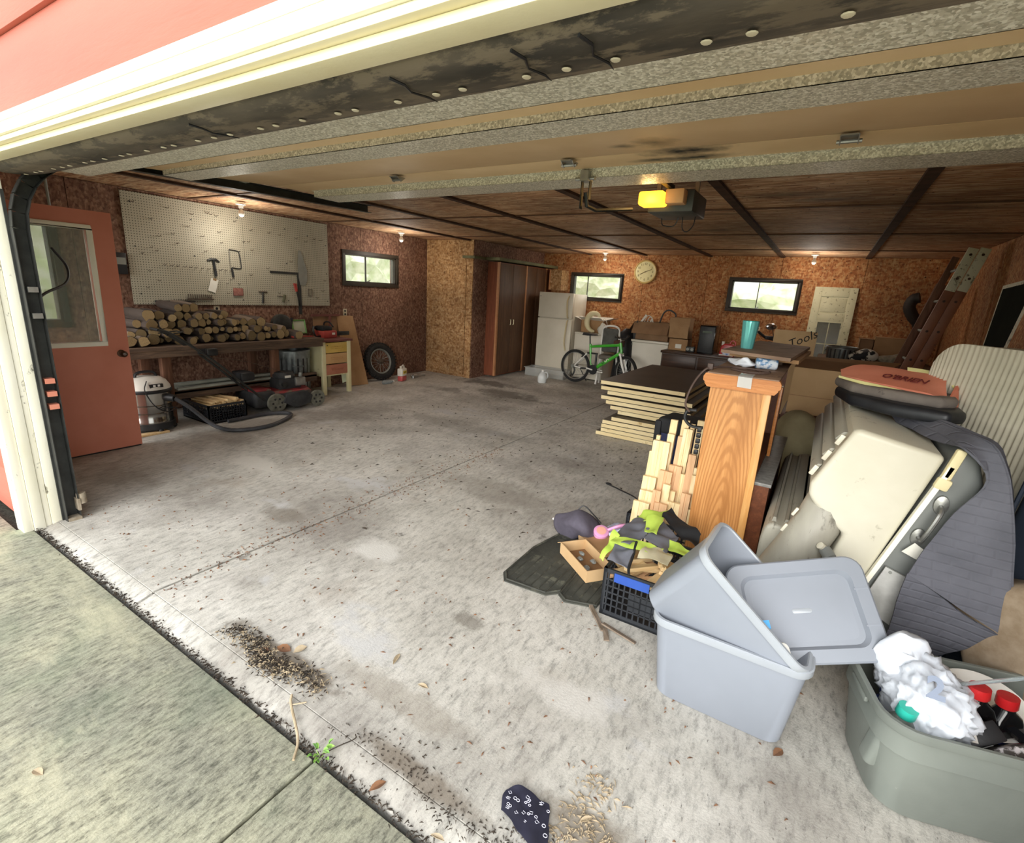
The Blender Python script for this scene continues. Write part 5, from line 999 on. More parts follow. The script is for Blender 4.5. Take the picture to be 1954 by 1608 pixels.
# ---- stack of dark topped boards
mat('board_top', '3a3126', '463c30', 3, .55); mat('board_edge', 'd9c493', 'e6d5a8', 2, .6, dirt='b59763', dl=.62, ds=7)
L1 = [(-2.19, 5.62, .632), (-2.18, 5.62, .565), (-2.10, 5.64, .512), (-2.16, 5.60, .455), (-2.10, 5.62, .40), (-2.03, 5.6, .347), (-1.93, 5.60, .30)]
L2 = [(-1.95, 5.46, .245), (-2.05, 5.44, .197), (-2.06, 5.44, .148), (-2.06, 5.44, .098), (-2.12, 5.44, .05)]
names = ['topmost', 'second', 'third', 'fourth', 'fifth', 'sixth', 'seventh', 'eighth', 'ninth', 'tenth', 'eleventh', 'bottom']
for k, (x, y, z) in enumerate(L1 + L2):
    th = .042; w_ = 1.0 if k < 7 else .92
    t = thing('stacked_board', (x + (.03 if k % 2 else 0) * 0, y, z - th), '%s dark-faced board with pale edges %s' % (names[k], 'in the floor stack' if k not in (11,) else 'of the stack, lying on the floor'), 'board', 'dark-faced boards stacked on the floor', rz=R(.3 * (k % 3 - 1)))
    MB().bb((0, 0, 0), (w_, 2.05, th)).build('core', 'board_edge', t, smooth=False); MB().bb((.001, .001, th), (w_ - .001, 2.049, th + .003)).build('face', 'board_top', t, smooth=False)
# ================================================ RIGHT SIDE
def rring(w, d, r, z, k=5):
    p = []
    for cx_, cy_, a0 in ((w / 2 - r, d / 2 - r, 0), (-w / 2 + r, d / 2 - r, 90), (-w / 2 + r, -d / 2 + r, 180), (w / 2 - r, -d / 2 + r, 270)):
        for i in range(k + 1): a = R(a0 + 90 * i / k); p.append((cx_ + r * math.cos(a), cy_ + r * math.sin(a), z))
    return p
def loft(rings, cap0=True, cap1=True):
    mb = MB(); n = len(rings[0]); vs = [p for r in rings for p in r]
    fs = [(i * n + j, i * n + (j + 1) % n, (i + 1) * n + (j + 1) % n, (i + 1) * n + j) for i in range(len(rings) - 1) for j in range(n)]
    if cap0: fs.append(tuple(range(n - 1, -1, -1)))
    if cap1: fs.append(tuple((len(rings) - 1) * n + j for j in range(n)))
    return mb.add(vs, fs)
mat('tote_grey', '848a94', '8b919c', 2, .38, bmp=.03, bs=150); mat('tote_rim', '9aa0a8', 'a3a9b0', 2, .3, bmp=0)
mat('tote_old', '6f7570', '7c827c', 2.5, .45, bmp=.08, bs=90, dirt='a3a69c', dl=.66, ds=12)
def tote(name, L_, W2, l, w, h, label, loc, e, m='tote_grey', mr='tote_rim', band=False):
    t = thing(name, loc, label, 'tote', e=e); r = .10 if band else .055; th = .006
    k1 = .8
    rs = [rring(l - .02, w - .02, r, 0), rring(l, w, r, .012)]
    if band: rs += [rring(l + (L_ - l) * .55, w + (W2 - w) * .55, r, h * .68), rring(l + (L_ - l) * .55 + .02, w + (W2 - w) * .55 + .02, r, h * .70)]
    rs += [rring(L_ - .03, W2 - .03, r, h - .03)]
    inner = [rring(L_ - .035, W2 - .035, r, h - .004), rring(l - .012, w - .012, r, .02)]
    loft(rs + [rring(L_ - .03, W2 - .03, r, h - .004)] + inner, True, True).build('body', m, t)
    loft([rring(L_ - .03, W2 - .03, r, h - .032), rring(L_ - .004, W2 - .004, r + .01, h - .032), rring(L_, W2, r + .01, h - .026), rring(L_, W2, r + .01, h - .004), rring(L_ - .008, W2 - .008, r + .008, h), rring(L_ - .03, W2 - .03, r, h), rring(L_ - .036, W2 - .036, r, h - .006)], False, False).build('rim', mr, t)
    if band:
        for s in (-1, 1): MB().box((s * (L_ / 2 - .004), 0, h - .045), (.014, .13, .02), bv=.005).build('handle', m, t)
    return t
tote('storage_tote', .58, .42, .48, .34, .38, 'upright grey plastic storage tote standing on the floor at the front', (-.1, 2.015, 0.001), (0, 0, .007))
tote('storage_tote', .54, .36, .46, .30, .36, 'grey plastic storage tote tipped over into the upright tote', (-.251, 1.998, .274), (.026, .684, -.029))
tt = tote('storage_tote', .76, .46, .66, .37, .37, 'dusty older grey tote full of bottles and bags at the lower right', (.70, 2.04, 0.001), (0, 0, R(15)), 'tote_old', 'tote_old', True)
# lid
lid = thing('tote_lid', (.123, 2.03, .497), 'grey rectangular tote lid lying tilted across the tipped tote', 'lid', e=(.827, -.283, .347))
Ll, Wl = .50, .38
loft([rring(Ll - .02, Wl - .02, .05, -.03), rring(Ll, Wl, .06, -.03), rring(Ll, Wl, .06, -.006), rring(Ll - .012, Wl - .012, .055, 0), rring(Ll - .10, Wl - .10, .045, 0), rring(Ll - .125, Wl - .125, .04, -.016), rring(Ll - .16, Wl - .16, .03, -.016)], False, False).build('lid_rim', 'tote_grey', lid)
loft([rring(Ll - .16, Wl - .16, .03, -.020), rring(Ll - .16, Wl - .16, .03, -.016)]).build('lid_panel', 'tote_grey', lid)
loft([rring(.07, .018, .008, -.016), rring(.066, .014, .006, -.0145)], False).build('emblem', 'tote_rim', lid)
loft([rring(Ll - .02, Wl - .02, .05, -.03), rring(Ll - .02, Wl - .02, .05, -.024)], True, True).build('lid_back', 'tote_grey', lid)
for y in (-.07, .06): MB().bb((Ll / 2 - .055, y, -.001), (Ll / 2 - .008, y + .006, .0015)).build('ridge', 'tote_grey', lid)
t = thing('blue_carton', (.0, 1.935, .425), 'small bright blue printed carton inside the tipped tote', 'carton', e=(R(47), R(-16), R(20)))
t.scale = (.62, .5, .75)
mat('bright_blue', '1c5fd0', '2a74e0', 4, .4); mat('light_blue', '39a0e8', '4ab0f0', 4, .4)
MB().bb((-.05, -.03, -.07), (.0, .03, .07)).build('box', 'bright_blue', t); MB().bb((.0, -.03, -.07), (.04, .03, .07)).build('stripe', 'light_blue', t); MB().prism([(.04, -.07), (.05, -.07), (.04, -.01)], -.03, .03, 'y').build('torn_edge', 'paper', t)
t = thing('white_packet', (.085, 1.875, .375), 'white rounded plastic packet between the tipped tote and the lid', 'packet', e=(R(47), R(-10), R(30)))
t.scale = (.6, .7, .8)
loft([rring(.09, .12, .03, 0), rring(.10, .13, .035, .01), rring(.09, .12, .03, .02)]).build('body', 'white_plastic', t)
# ---- contents of the old tote
mat('bag_plastic', 'c6ccd6', 'd6dbe2', 3, .3, bmp=.5, bs=16)
def wad(mb_pts, amp, sc, seed):
    return [[Vector(p) + noise.noise_vector(Vector(p) * sc + Vector((seed, 0, 0))) * amp for p in r] for r in mb_pts]
bgt = thing('plastic_bag', (.52, 1.965, .35), 'crumpled white plastic shopping bag with grey print in the old tote', 'bag', rz=R(20))
bm = bmesh.new(); bmesh.ops.create_icosphere(bm, subdivisions=5, radius=1)
for v in bm.verts:
    n = v.co.normalized(); q = n + noise.noise_vector(n * 2.0) * .5
    f = lambda s, o: 1 - abs(noise.noise(q * s + Vector((o, 0, 0)))) * 2
    k = .88 + .2 * noise.noise(n * 1.7 + Vector((4, 0, 0))) + .15 * f(2.3, 1) ** 3 + .06 * f(4.5, 2) ** 2
    v.co = Vector((n.x * .125, n.y * .165, n.z * .14)) * k
me = bpy.data.meshes.new('body'); bm.to_mesh(me); bm.free(); me.materials.append(MATS['bag_plastic']); o = bpy.data.objects.new('body', me); COL.objects.link(o); o.parent = bgt
for p in me.polygons: p.use_smooth = True
MB().ball((-.05, .09, .09), (.075, .07, .09), 20, 14).build('handle_loop', 'bag_plastic', bgt, wob=.04, wsc=16, ang=70)
mat('print_grey', '7f8aa0', '8b96aa', 4, .5); text('2', .09, 'printed_mark', 'print_grey', bgt, (-.055, -.105, .128), (R(48), R(-4), R(-22)), .002, bold=.004)
t = thing('white_bowl', (.69, 2.09, .315), 'large round white plastic dish standing on edge in the old tote', 'dish', e=(R(-8), R(0), R(20)))
MB().lathe([(.0001, .0), (.10, .0), (.125, .025), (.135, .027), (.13, .018), (.105, -.01), (.0001, -.01)], 40, axis=(-.15, -.35, .9)).build('dish', 'white_plastic', t)
def oil(loc, e, label, m='gloss_black', mc='bright_red', sz=1.0, lab=None):
    t = thing('oil_bottle', loc, label, 'bottle', e=e)
    loft([rring(.095 * sz, .055 * sz, .018, 0), rring(.10 * sz, .06 * sz, .02, .01), rring(.10 * sz, .06 * sz, .02, .13 * sz), rring(.075 * sz, .05 * sz, .02, .165 * sz), rring(.042 * sz, .042 * sz, .0209 * sz, .185 * sz), rring(.04 * sz, .04 * sz, .0199 * sz, .20 * sz)]).build('body', m, t)
    MB().lathe([(.023 * sz, .195 * sz), (.025 * sz, .198 * sz), (.024 * sz, .225 * sz), (.0001, .226 * sz)], 18).build('cap', mc, t)
    if lab: MB().bb((-.035 * sz, -.0315 * sz, .02), (.035 * sz, -.03 * sz, .11 * sz)).build('label', lab, t)
    return t
mat('label_red', 'c8ccc8', 'a83a44', 16, .5, lo=.5, hi=.56); mat('navy_plastic', '1a2c70', '22388a', 4, .3, bmp=0); mat('teal_plastic', '2fb3a0', '3cc4b2', 4, .35, bmp=0)
oil((.66, 1.99, .185), (R(-2), R(-3), R(30)), 'black oil bottle with red cap in the middle of the old tote', sz=1.2, lab='label_red')
oil((.745, 2.03, .165), (R(-2), R(-4), R(35)), 'black oil bottle with red cap farthest right in the old tote', sz=1.2, lab='navy_plastic')
oil((.435, 1.99, .06), (R(4), R(-2), R(10)), 'dark blue jug under the white plastic bag in the old tote', 'navy_plastic', 'navy_plastic', 1.3)
oil((.425, 1.865, .13), (R(8), R(4), R(20)), 'grey bottle with a teal screw cap at the left of the old tote', 'tote_old', 'teal_plastic', 1.15)
t = thing('black_carton', (.655, 1.955, .285), 'black rectangular cartridge wedged diagonally in the old tote', 'carton', e=(R(35), R(-25), R(30)))
MB().bb((-.055, -.03, -.08), (.055, .03, .09), bv=.006).build('body', 'black_plastic', t); MB().bb((-.04, -.032, .0), (.03, -.03, .03)).build('label', 'label_red', t)
t = thing('printed_carton', (.735, 1.965, .27), 'pink white and black printed pack in the old tote', 'carton', e=(R(45), R(-18), R(28)))
MB().bb((-.06, -.02, -.08), (.06, .02, .08), bv=.004).build('pack', mat('pack_print', 'e4dfe0', '55504c', 30, .4, lo=.42, hi=.5, dirt='c05a70', dl=.6, ds=9), t)
t = thing('black_tray', (.77, 1.97, .26), 'long thin black plastic bar lying diagonally across the old tote', 'bar')
beam(MB(), (-.06, .06, .09), (.13, -.12, .04), .03, .012).build('bar', 'gloss_black', t)
t = thing('white_card', (.60, 1.87, .345), 'small white card with black marks at the front of the old tote', 'card', e=(R(35), R(5), R(20)))
MB().bb((-.04, -.02, 0), (.04, .03, .004)).build('card', 'white_plastic', t)
for k in range(3): MB().bb((-.02 + .02 * k, .0, .004), (-.012 + .02 * k, .02, .0045)).build('mark', 'black_plastic', t)
t = thing('clear_tube', (.0, 0, 0), 'long clear plastic tube sticking out of the old tote to the right', 'tube')
MB().tube([(.59, 1.99, .435), (.72, 1.90, .60), (.80, 1.86, .70)], .006, 8).build('tube', 'clear_plastic', t)
t = thing('crumpled_film', (.62, 2.02, .38), 'crumpled clear plastic film beside the white dish in the old tote', 'film')
MB().ball((0, 0, 0), (.05, .045, .035), 16, 10).build('film', 'clear_plastic', t, wob=.03, wsc=18)
# ---- oak shelf unit
mat_wood('oak', 'a8703c', 'd59d62', 'c48a50', 2.2, (9, 9, .7), .4, ring=True); mat_wood('oak_edge', 'c78d4c', 'e0ac6c', 'd49c5c', 4, (12, 12, 1), .4); mat_wood('oak_trim', 'b06c34', 'cf8c50', 'bf7c42', 4, (1, 12, 12), .35)
mat_wood('oak_dark', '5c3420', '7c4a2e', '6a3c25', 3, (12, 1, 12), .45); mat('dusty_top', '7c6452', '957b66', 6, .7, bmp=.2, dirt='5c4636', dl=.58, ds=5); mat('grey_stone', '70706e', '8d8c88', 30, .5)
ou = thing('oak_unit', (-.335, 2.93, 0), 'tall oak side unit with a moulded top edge seen end on', 'cabinet', rz=0)
MB().bb((-.155, 0, 0), (.115, .022, 1.17)).build('end_panel', 'oak', ou, smooth=False); MB().bb((.115, -.002, 0), (.155, .03, 1.17)).build('corner_post', 'oak_edge', ou, bevel=.003)
MB().prism([(-.17, 1.165), (.17, 1.165), (.185, 1.185), (.185, 1.192), (.195, 1.20), (.195, 1.222), (.185, 1.24), (-.185, 1.24), (-.195, 1.222), (-.195, 1.20), (-.185, 1.192), (-.185, 1.185)], -.028, .02, 'y').build('cornice', 'oak_trim', ou)
MB().bb((-.18, -.02, 1.238), (.18, 1.28, 1.246)).build('top_board', 'dusty_top', ou, bevel=.002); MB().bb((-.155, .02, 1.17), (.155, 1.26, 1.238)).build('top_frame', 'oak_dark', ou)
MB().bb((-.155, .02, 0), (-.135, 1.25, 1.17)).build('back_panel', 'oak_dark', ou); MB().bb((-.155, 1.23, 0), (.155, 1.25, 1.17)).build('end_panel', 'oak_dark', ou); MB().bb((.06, .022, .66), (.075, 1.23, 1.17)).build('front_panel', 'oak_dark', ou)
for z in (.66, .36, .05): MB().bb((-.135, .022, z), (.15, 1.23, z + .018)).build('shelf', 'oak_dark', ou)
MB().bb((.155, .04, .0), (.23, 1.26, .64)).build('base', 'oak_dark', ou); MB().bb((.150, .03, .64), (.24, 1.28, .66)).build('ledge', 'grey_stone', ou, bevel=.003)
MB().bb((.155, .62, .66), (.175, .66, 1.12)).build('door_edge', 'oak_trim', ou, bevel=.003)
MB().bb((.158, .86, 1.03), (.162, .93, 1.10)).build('hinge_plate', 'galvanized', ou)
pw = thing('plywood_square', (0, 0, 0), 'dusty brown board with the teal cup on it atop the oak unit', 'board')
MB().slab([(-.54, 3.40, 1.335), (-.138, 3.26, 1.335), (-.075, 4.42, 1.335), (-.45, 4.62, 1.335)], .02).build('board', 'dusty_top', pw)
pw = thing('chipboard_square', (0, 0, 0), 'second dusty board with pale edges under the cup board on the oak unit', 'board')
MB().slab([(-.50, 3.50, 1.312), (-.10, 3.42, 1.312), (-.06, 4.30, 1.312), (-.44, 4.5, 1.312)], .022).build('board', 'card', pw)
tag(MB().bb((-.42, 3.7, 1.247), (-.2, 4.2, 1.289)).build('spacer_block', 'old_wood'), 'dark wooden block holding up the two boards on the oak unit', 'block')
cu = thing('tumbler', (-.425, 3.66, 1.336), 'teal ribbed plastic tumbler standing on the board atop the oak unit', 'tumbler')
m, nt, b = base('teal_cup', .18, .0, .8); b.inputs['Base Color'].default_value = lin('7ad6d4'); b.inputs['Transmission Weight'].default_value = .15; b.inputs['Metallic'].default_value = .35
n = 48; vs = []; pr = [(.036, 0), (.037, .01), (.05, .17), (.051, .178), (.048, .178), (.045, .16), (.034, .012)]
for i, (r_, z) in enumerate(pr):
    for j in range(n): a = 2 * math.pi * j / n; rr_ = r_ + (.002 if j % 4 < 2 and 0 < i < 3 else 0); vs.append((rr_ * math.cos(a), rr_ * math.sin(a), z))
MB().add(vs, [(i * n + j, i * n + (j + 1) % n, (i + 1) * n + (j + 1) % n, (i + 1) * n + j) for i in range(6) for j in range(n)] + [tuple(range(n)), tuple(6 * n + j for j in range(n))]).build('cup', 'teal_cup', cu, ang=70)
MB().tube([(.0495 * math.cos(a), .0495 * math.sin(a), .178) for a in [2 * math.pi * j / 24 for j in range(24)]], .0022, 6, closed=True).build('rim', mat('teal_dark', '1f9490', '27a5a0', 4, .3), cu)
cn = thing('drink_can', (-.265, 3.36, 1.279), 'white and blue patterned aluminium can lying on the oak unit', 'can', rz=R(8))
mat('can_print', 'd4dce4', '5a86b0', 26, .3, lo=.46, hi=.54, dirt='3e4c48', dl=.62, ds=20)
MB().lathe([(.026, -.062), (.033, -.055), (.033, .05), (.027, .06), (.025, .061), (.0001, .058)], 24, axis=(1, 0, 0)).build('body', 'can_print', cn); MB().tube([(-.061, .026 * math.cos(a), .026 * math.sin(a)) for a in [k * .4488 for k in range(14)]], .002, 5, closed=True).build('rim', 'dull_steel', cn)
t = thing('bottle_wrap', (-.40, 3.30, 1.275), 'crumpled clear plastic wrapper beside the can on the oak unit', 'wrapper')
MB().ball((0, 0, 0), (.075, .04, .028), 20, 12).build('film', 'bag_plastic', t, wob=.03, wsc=20)
t = thing('power_cord', (0, 0, 0), 'brown electric cord looped over the left edge of the oak unit', 'cord')
MB().tube(sm([(-.25, 3.05, 1.254), (-.3, 3.15, 1.258), (-.42, 3.1, 1.256), (-.30, 3.03, 1.254), (-.22, 3.10, 1.262), (-.40, 3.14, 1.262), (-.50, 3.0, 1.262), (-.545, 2.96, 1.24), (-.60, 2.98, 1.14), (-.625, 3.0, 1.03), (-.60, 3.02, .98)], 6), .006, 6).build('cord', mat('cord_brown', '4c3c36', '5c4a42', 8, .6), t)
MB().bb((-.53, 2.97, 1.25), (-.50, 3.0, 1.285), bv=.004).build('plug', 'cord_brown', t)
t = thing('lock_loop', (-.565, 3.05, .93), 'black rubber loop with a short chain hanging beside the oak unit', 'loop')
MB().tube(sm([(0, 0, .06), (-.05, 0, .05), (-.06, 0, .0), (-.02, 0, -.04), (.05, 0, -.04)], 5), .01, 7).build('loop', 'black_plastic', t)
for k in range(5): MB().bb((.02, -.01, -.07 - .035 * k), (.045, .01, -.042 - .035 * k), bv=.004).build('chain_link', 'black_plastic', t)
t = thing('clear_tape', (-.315, 2.895, 1.247), 'strip of clear packing tape stuck over the front edge of the oak unit', 'tape')
MB().grid([[(-.035, .1, .003), (.035, .09, .003)], [(-.035, .02, .003), (.035, .015, .003)], [(-.036, -.005, -.004), (.034, -.008, -.004)], [(-.034, -.007, -.06), (.036, -.009, -.062)]], .001).build('strip', mat_glass('tape_clear', 'dfe6e6', .2, .45) and 'tape_clear', t)
# ---- trim sticks in the far crate
crate('crate_of_trim', (-.67, 3.16, 0), R(-4), .43, .33, .24, 'black slotted crate full of tall upright wood trim offcuts').scale = (1, 1, 1)
S = [(-0.861, -0.758, 0.323, 3.0), (-0.853, -0.735, 0.225, 3.0), (-0.843, -0.742, 0.334, 3.05), (-0.842, -0.745, 0.387, 3.05), (-0.847, -0.76, 0.47, 3.1), (-0.84, -0.819, 0.632, 3.15), (-0.825, -0.716, 0.71, 3.15), (-0.821, -0.797, 0.733, 3.2), (-0.664, -0.612, 0.354, 3.05), (-0.725, -0.646, 0.347, 3.0), (-0.744, -0.664, 0.533, 3.1), (-0.75, -0.706, 0.758, 3.2), (-0.754, -0.71, 0.843, 3.25), (-0.682, -0.636, 0.853, 3.25), (-0.683, -0.634, 0.754, 3.2), (-0.654, -0.598, 0.811, 3.2), (-0.625, -0.599, 0.835, 3.25), (-0.59, -0.545, 0.663, 3.15), (-0.586, -0.544, 0.868, 3.25), (-0.545, -0.52, 0.583, 3.15), (-0.7, -0.62, 0.567, 3.15), (-0.645, -0.579, 0.522, 3.15), (-0.61, -0.564, 0.355, 3.05), (-0.577, -0.523, 0.435, 3.05), (-0.672, -0.628, 0.41, 3.1), (-0.542, -0.511, 0.548, 3.1), (-0.523, -0.482, 0.336, 3.05), (-.79, -.735, .60, 3.18), (-.70, -.655, .46, 3.06), (-.75, -.70, .42, 3.02)]
rnd = random.Random(5)
for i, (a, b_, z, y) in enumerate(S):
    w_ = b_ - a; x = (a + b_) / 2; mm = 'pine_pink' if i in (9 + 0, 10, 17, 23, 14, 20, 29) else 'pine_z'
    lean = .03 * z + rnd.uniform(-.006, .006)
    q = MB(); d_ = .011
    poly = [(-w_ / 2, -d_), (-w_ * .12, -d_), (-w_ * .08, -d_ + .004), (w_ * .08, -d_ + .004), (w_ * .12, -d_), (w_ / 2, -d_), (w_ / 2, d_), (-w_ / 2, d_)] if w_ > .05 else [(-w_ / 2, -d_), (w_ / 2, -d_), (w_ / 2, d_), (-w_ / 2, d_)]
    q.prism(poly, 0, z, 'z'); q.v = [(v[0] + x + lean * (v[2] / z - 1) * -0 - lean * (1 - v[2] / z), v[1] + y + .02 * (v[2] / z), v[2] + .014) for v in q.v]
    tag(q.build('trim_stick', mm, smooth=False), '%s %s pine trim offcut standing at the %s of the far crate' % ('short' if z < .4 else 'tall' if z > .7 else 'mid-height', ('pinkish ' if mm == 'pine_pink' else 'pale ') + ('wide moulded' if w_ > .06 else 'narrow'), 'left' if x < -.74 else 'middle' if x < -.62 else 'right'), 'trim', 'trim offcuts upright in the far crate')
t = thing('navy_hamper', (-.72, 3.62, 0), 'navy and black fabric hamper behind the upright wood trim', 'hamper', rz=R(-6))
mat('navy_cloth', '141a3a', '1d2650', 6, .7); mat('black_cloth', '101114', '1c1d21', 6, .8, bmp=.3)
MB().bb((-.17, -.12, .0), (.16, .14, .76), bv=.03).build('body', 'navy_cloth', t, wob=.012); MB().bb((-.175, -.13, .68), (.165, .145, .80), bv=.03).build('rim', 'black_cloth', t, wob=.012)
MB().bb((-.19, -.14, .3), (-.14, -.09, .78), bv=.015).build('corner_post', 'black_cloth', t)
# ---- near crate with scrap, jacket
crate('crate_of_scrap', (-.525, 2.47, 0), R(1), .44, .50, .27, 'black slotted crate with a blue label full of wood scraps', blue=True)
rnd = random.Random(12)
for i in range(16):
    w_ = rnd.uniform(.03, .09); l_ = rnd.uniform(.12, .2)
    o = MB().bb((-l_ / 2, -w_ / 2, -.01), (l_ / 2, w_ / 2, .01)).build('wood_offcut', 'pine_pink' if i % 3 == 0 else 'pine', smooth=False)
    o.location = (-.69 + .055 * (i % 7) + rnd.uniform(-.01, .01), 2.345 + .09 * (i // 7) + rnd.uniform(-.02, .02), .21 + .022 * (i % 3)); o.rotation_euler = (rnd.uniform(-.2, .2), rnd.uniform(-.25, .25), rnd.uniform(.6, 1.7))
    tag(o, '%s %s wood offcut lying %s in the near blue-labelled crate' % ('wide' if w_ > .06 else 'narrow', 'pinkish' if i % 3 == 0 else 'pale', ('at the front', 'in the middle', 'at the back')[min(2, i // 7)]), 'wood scrap', 'wood offcuts in the near crate')
for k in range(5):
    o = MB().box((0, 0, 0), (.028, .028, .024)).build('wood_cube', 'pine', smooth=False); o.location = (-.50 + .022 * k, 2.40 - .03 * k, .285 + .003 * k); o.rotation_euler = (.2, .3 * k, .5)
    tag(o, 'tiny pale cube offcut in a line on the near crate scraps', 'wood scrap', 'small cube offcuts on the near crate')
jk = thing('jacket', (0, 0, 0), 'grey and lime green safety vest thrown over the near crate', 'vest')
mat('jacket_grey', '5b5d66', '6c6e78', 8, .7, bmp=.3, bs=15); mat('lime', 'a4bf4a', 'b6cf58', 8, .6, bmp=.3, bs=15); mat('silver_band', 'b0a98c', 'c9c3a8', 8, .35, .2)
def sheet(name, m, corners, parent, nu=18, nv=14, amp=.035, sc=13, th=.004, seed=0, sag=0):
    a, b_, c_, d_ = [Vector(p) for p in corners]; rows = []
    for i in range(nv + 1):
        v = i / nv; r_ = []
        for j in range(nu + 1):
            u = j / nu; p = a.lerp(b_, u).lerp(d_.lerp(c_, u), v); nv_ = noise.noise_vector(p * sc + Vector((seed, seed, 0))) * amp
            p = p + Vector((nv_.x * .5, nv_.y * .5, nv_.z)); p.z += -sag * math.sin(math.pi * u) * math.sin(math.pi * v); r_.append(p)
        rows.append(r_)
    return MB().grid(rows, th).build(name, m, parent, ang=80)
sheet('grey_panel', 'jacket_grey', [(-.79, 2.42, .34), (-.66, 2.32, .37), (-.60, 2.62, .40), (-.74, 2.70, .37)], jk, seed=1, amp=.03)
sheet('grey_panel', 'jacket_grey', [(-.745, 2.25, .30), (-.62, 2.22, .315), (-.64, 2.38, .355), (-.75, 2.40, .35)], jk, seed=2)
sheet('grey_panel', 'jacket_grey', [(-.62, 2.46, .37), (-.48, 2.40, .34), (-.47, 2.58, .37), (-.58, 2.68, .40)], jk, seed=3, amp=.03)
sheet('lime_band', 'lime', [(-.775, 2.34, .352), (-.52, 2.34, .352), (-.50, 2.42, .37), (-.76, 2.40, .372)], jk, seed=4, amp=.02)
sheet('lime_band', 'lime', [(-.80, 2.30, .25), (-.765, 2.28, .26), (-.74, 2.42, .37), (-.78, 2.44, .37)], jk, seed=5)
sheet('lime_band', 'lime', [(-.64, 2.50, .40), (-.56, 2.46, .40), (-.57, 2.62, .43), (-.66, 2.64, .43)], jk, seed=6, amp=.035)
sheet('lime_band', 'lime', [(-.76, 2.66, .36), (-.62, 2.66, .40), (-.56, 2.80, .42), (-.72, 2.76, .38)], jk, seed=7)
sheet('lime_band', 'lime', [(-.50, 2.45, .345), (-.40, 2.44, .34), (-.38, 2.50, .37), (-.50, 2.52, .38)], jk, seed=8)
sheet('silver_band', 'silver_band', [(-.60, 2.30, .34), (-.44, 2.30, .335), (-.46, 2.42, .365), (-.60, 2.40, .37)], jk, seed=9)
MB().tube(sm([(-.64, 2.39, .375), (-.625, 2.30, .335), (-.615, 2.22, .31), (-.60, 2.18, .30)], 4), .007, 6).build('black_edging', 'black_cloth', jk)
sheet('black_collar', 'black_cloth', [(-.60, 2.68, .42), (-.38, 2.56, .36), (-.36, 2.66, .40), (-.58, 2.80, .44)], jk, seed=10)
# ---- floor mats and clutter on them
mat('mat_rubber', '33342f', '45463f', 10, .8, bmp=.4, dirt='5b5b50', dl=.55, ds=8)
def fmat(name, poly, label, rz, ribs):
    t = thing(name, (0, 0, 0), label, 'floor mat'); n = len(poly); cx_ = sum(p[0] for p in poly) / n; cy_ = sum(p[1] for p in poly) / n
    MB().prism(poly, .002, .010, 'z').build('mat', 'mat_rubber', t, bevel=.003)
    for k in range(n):
        a, b_ = poly[k], poly[(k + 1) % n]; s_ = .94; A = (cx_ + (a[0] - cx_) * s_, cy_ + (a[1] - cy_) * s_, .011); B_ = (cx_ + (b_[0] - cx_) * s_, cy_ + (b_[1] - cy_) * s_, .011)
        MB().tube([A, B_], .006, 6).build('raised_edge', 'mat_rubber', t)
    for (x0, y0, x1, y1) in ribs: MB().tube([(x0, y0, .010), (x1, y1, .010)], .0045, 5).build('rib', 'mat_rubber', t)
    return t
fmat('rubber_floor_mat', [(-1.35, 2.22), (-1.30, 2.15), (-1.04, 2.17), (-.98, 2.24), (-1.02, 2.72), (-1.12, 2.94), (-1.30, 2.92), (-1.36, 2.6)], 'black ribbed rubber car mat, left of the two on the floor', 0, [(-1.30 + .05 * k, 2.20, -1.30 + .05 * k, 2.52) for k in range(6)])
fmat('rubber_floor_mat', [(-.985, 2.22), (-.93, 2.18), (-.765, 2.235), (-.76, 2.70), (-.93, 2.76), (-1.0, 2.68)], 'black ribbed rubber car mat, right one beside the near crate', 0, [(-.96 + .045 * k, 2.24, -.96 + .045 * k, 2.46) for k in range(5)])
ob = thing('open_carton', (-.985, 2.585, .015), 'shallow open tan carton with scraps of plastic in it on the mats', 'carton', rz=R(-38))
MB().bb((-.17, -.085, 0), (.17, .085, .006)).build('bottom', 'card_dark', ob)
for q in (((-.17, -.09, 0), (.17, -.085, .075)), ((-.17, .085, 0), (.17, .09, .075)), ((-.175, -.09, 0), (-.17, .09, .075)), ((.17, -.09, 0), (.175, .09, .075))): MB().bb(*q).build('side', 'card_light', ob, smooth=False)
MB().slab([(-.175, -.09, .075), (-.175, .09, .075), (-.22, .09, .05), (-.22, -.09, .05)], .004).build('flap', 'card_light', ob)
for k, (x, y) in enumerate(((-.03, -.02), (.07, -.03), (-.09, .02), (.02, .04))): MB().ball((x, y, .03), (.025, .018, .012), 8, 6).build('film_scrap', 'clear_plastic', ob, wob=.008, wsc=30)
cl_ = thing('carton_lid', (-.965, 2.80, .03), 'tan carton lid lying behind the open carton on the mats', 'carton', e=(R(8), R(-4), R(-36)))
MB().bb((-.17, -.07, .05), (.17, .09, .056)).build('top', 'card', cl_, smooth=False); MB().bb((-.17, -.075, .0), (.17, -.07, .056)).build('side', 'card_light', cl_, smooth=False); MB().slab([(-.17, -.07, .055), (-.17, .09, .055), (-.21, .09, .02), (-.21, -.07, .02)], .004).build('flap', 'card_light', cl_)
blob('purple_bag', (-1.205, 2.905, .01), (.15, .10, .085), 'slate purple drawstring cloth bag left of the pink headphones', 'bag', mat('purple_cloth', '4a4652', '5c5866', 10, .85, bmp=.5, bs=14) and 'purple_cloth', .06, 7, rz=R(-20))
tag(MB().tube(sm([(-1.24, 2.97, .15), (-1.2, 3.0, .20), (-1.12, 2.98, .17), (-1.04, 2.94, .14)], 5), .005, 5).build('drawstring', 'black_plastic'), 'black drawstring cord arching over the purple bag', 'cord')
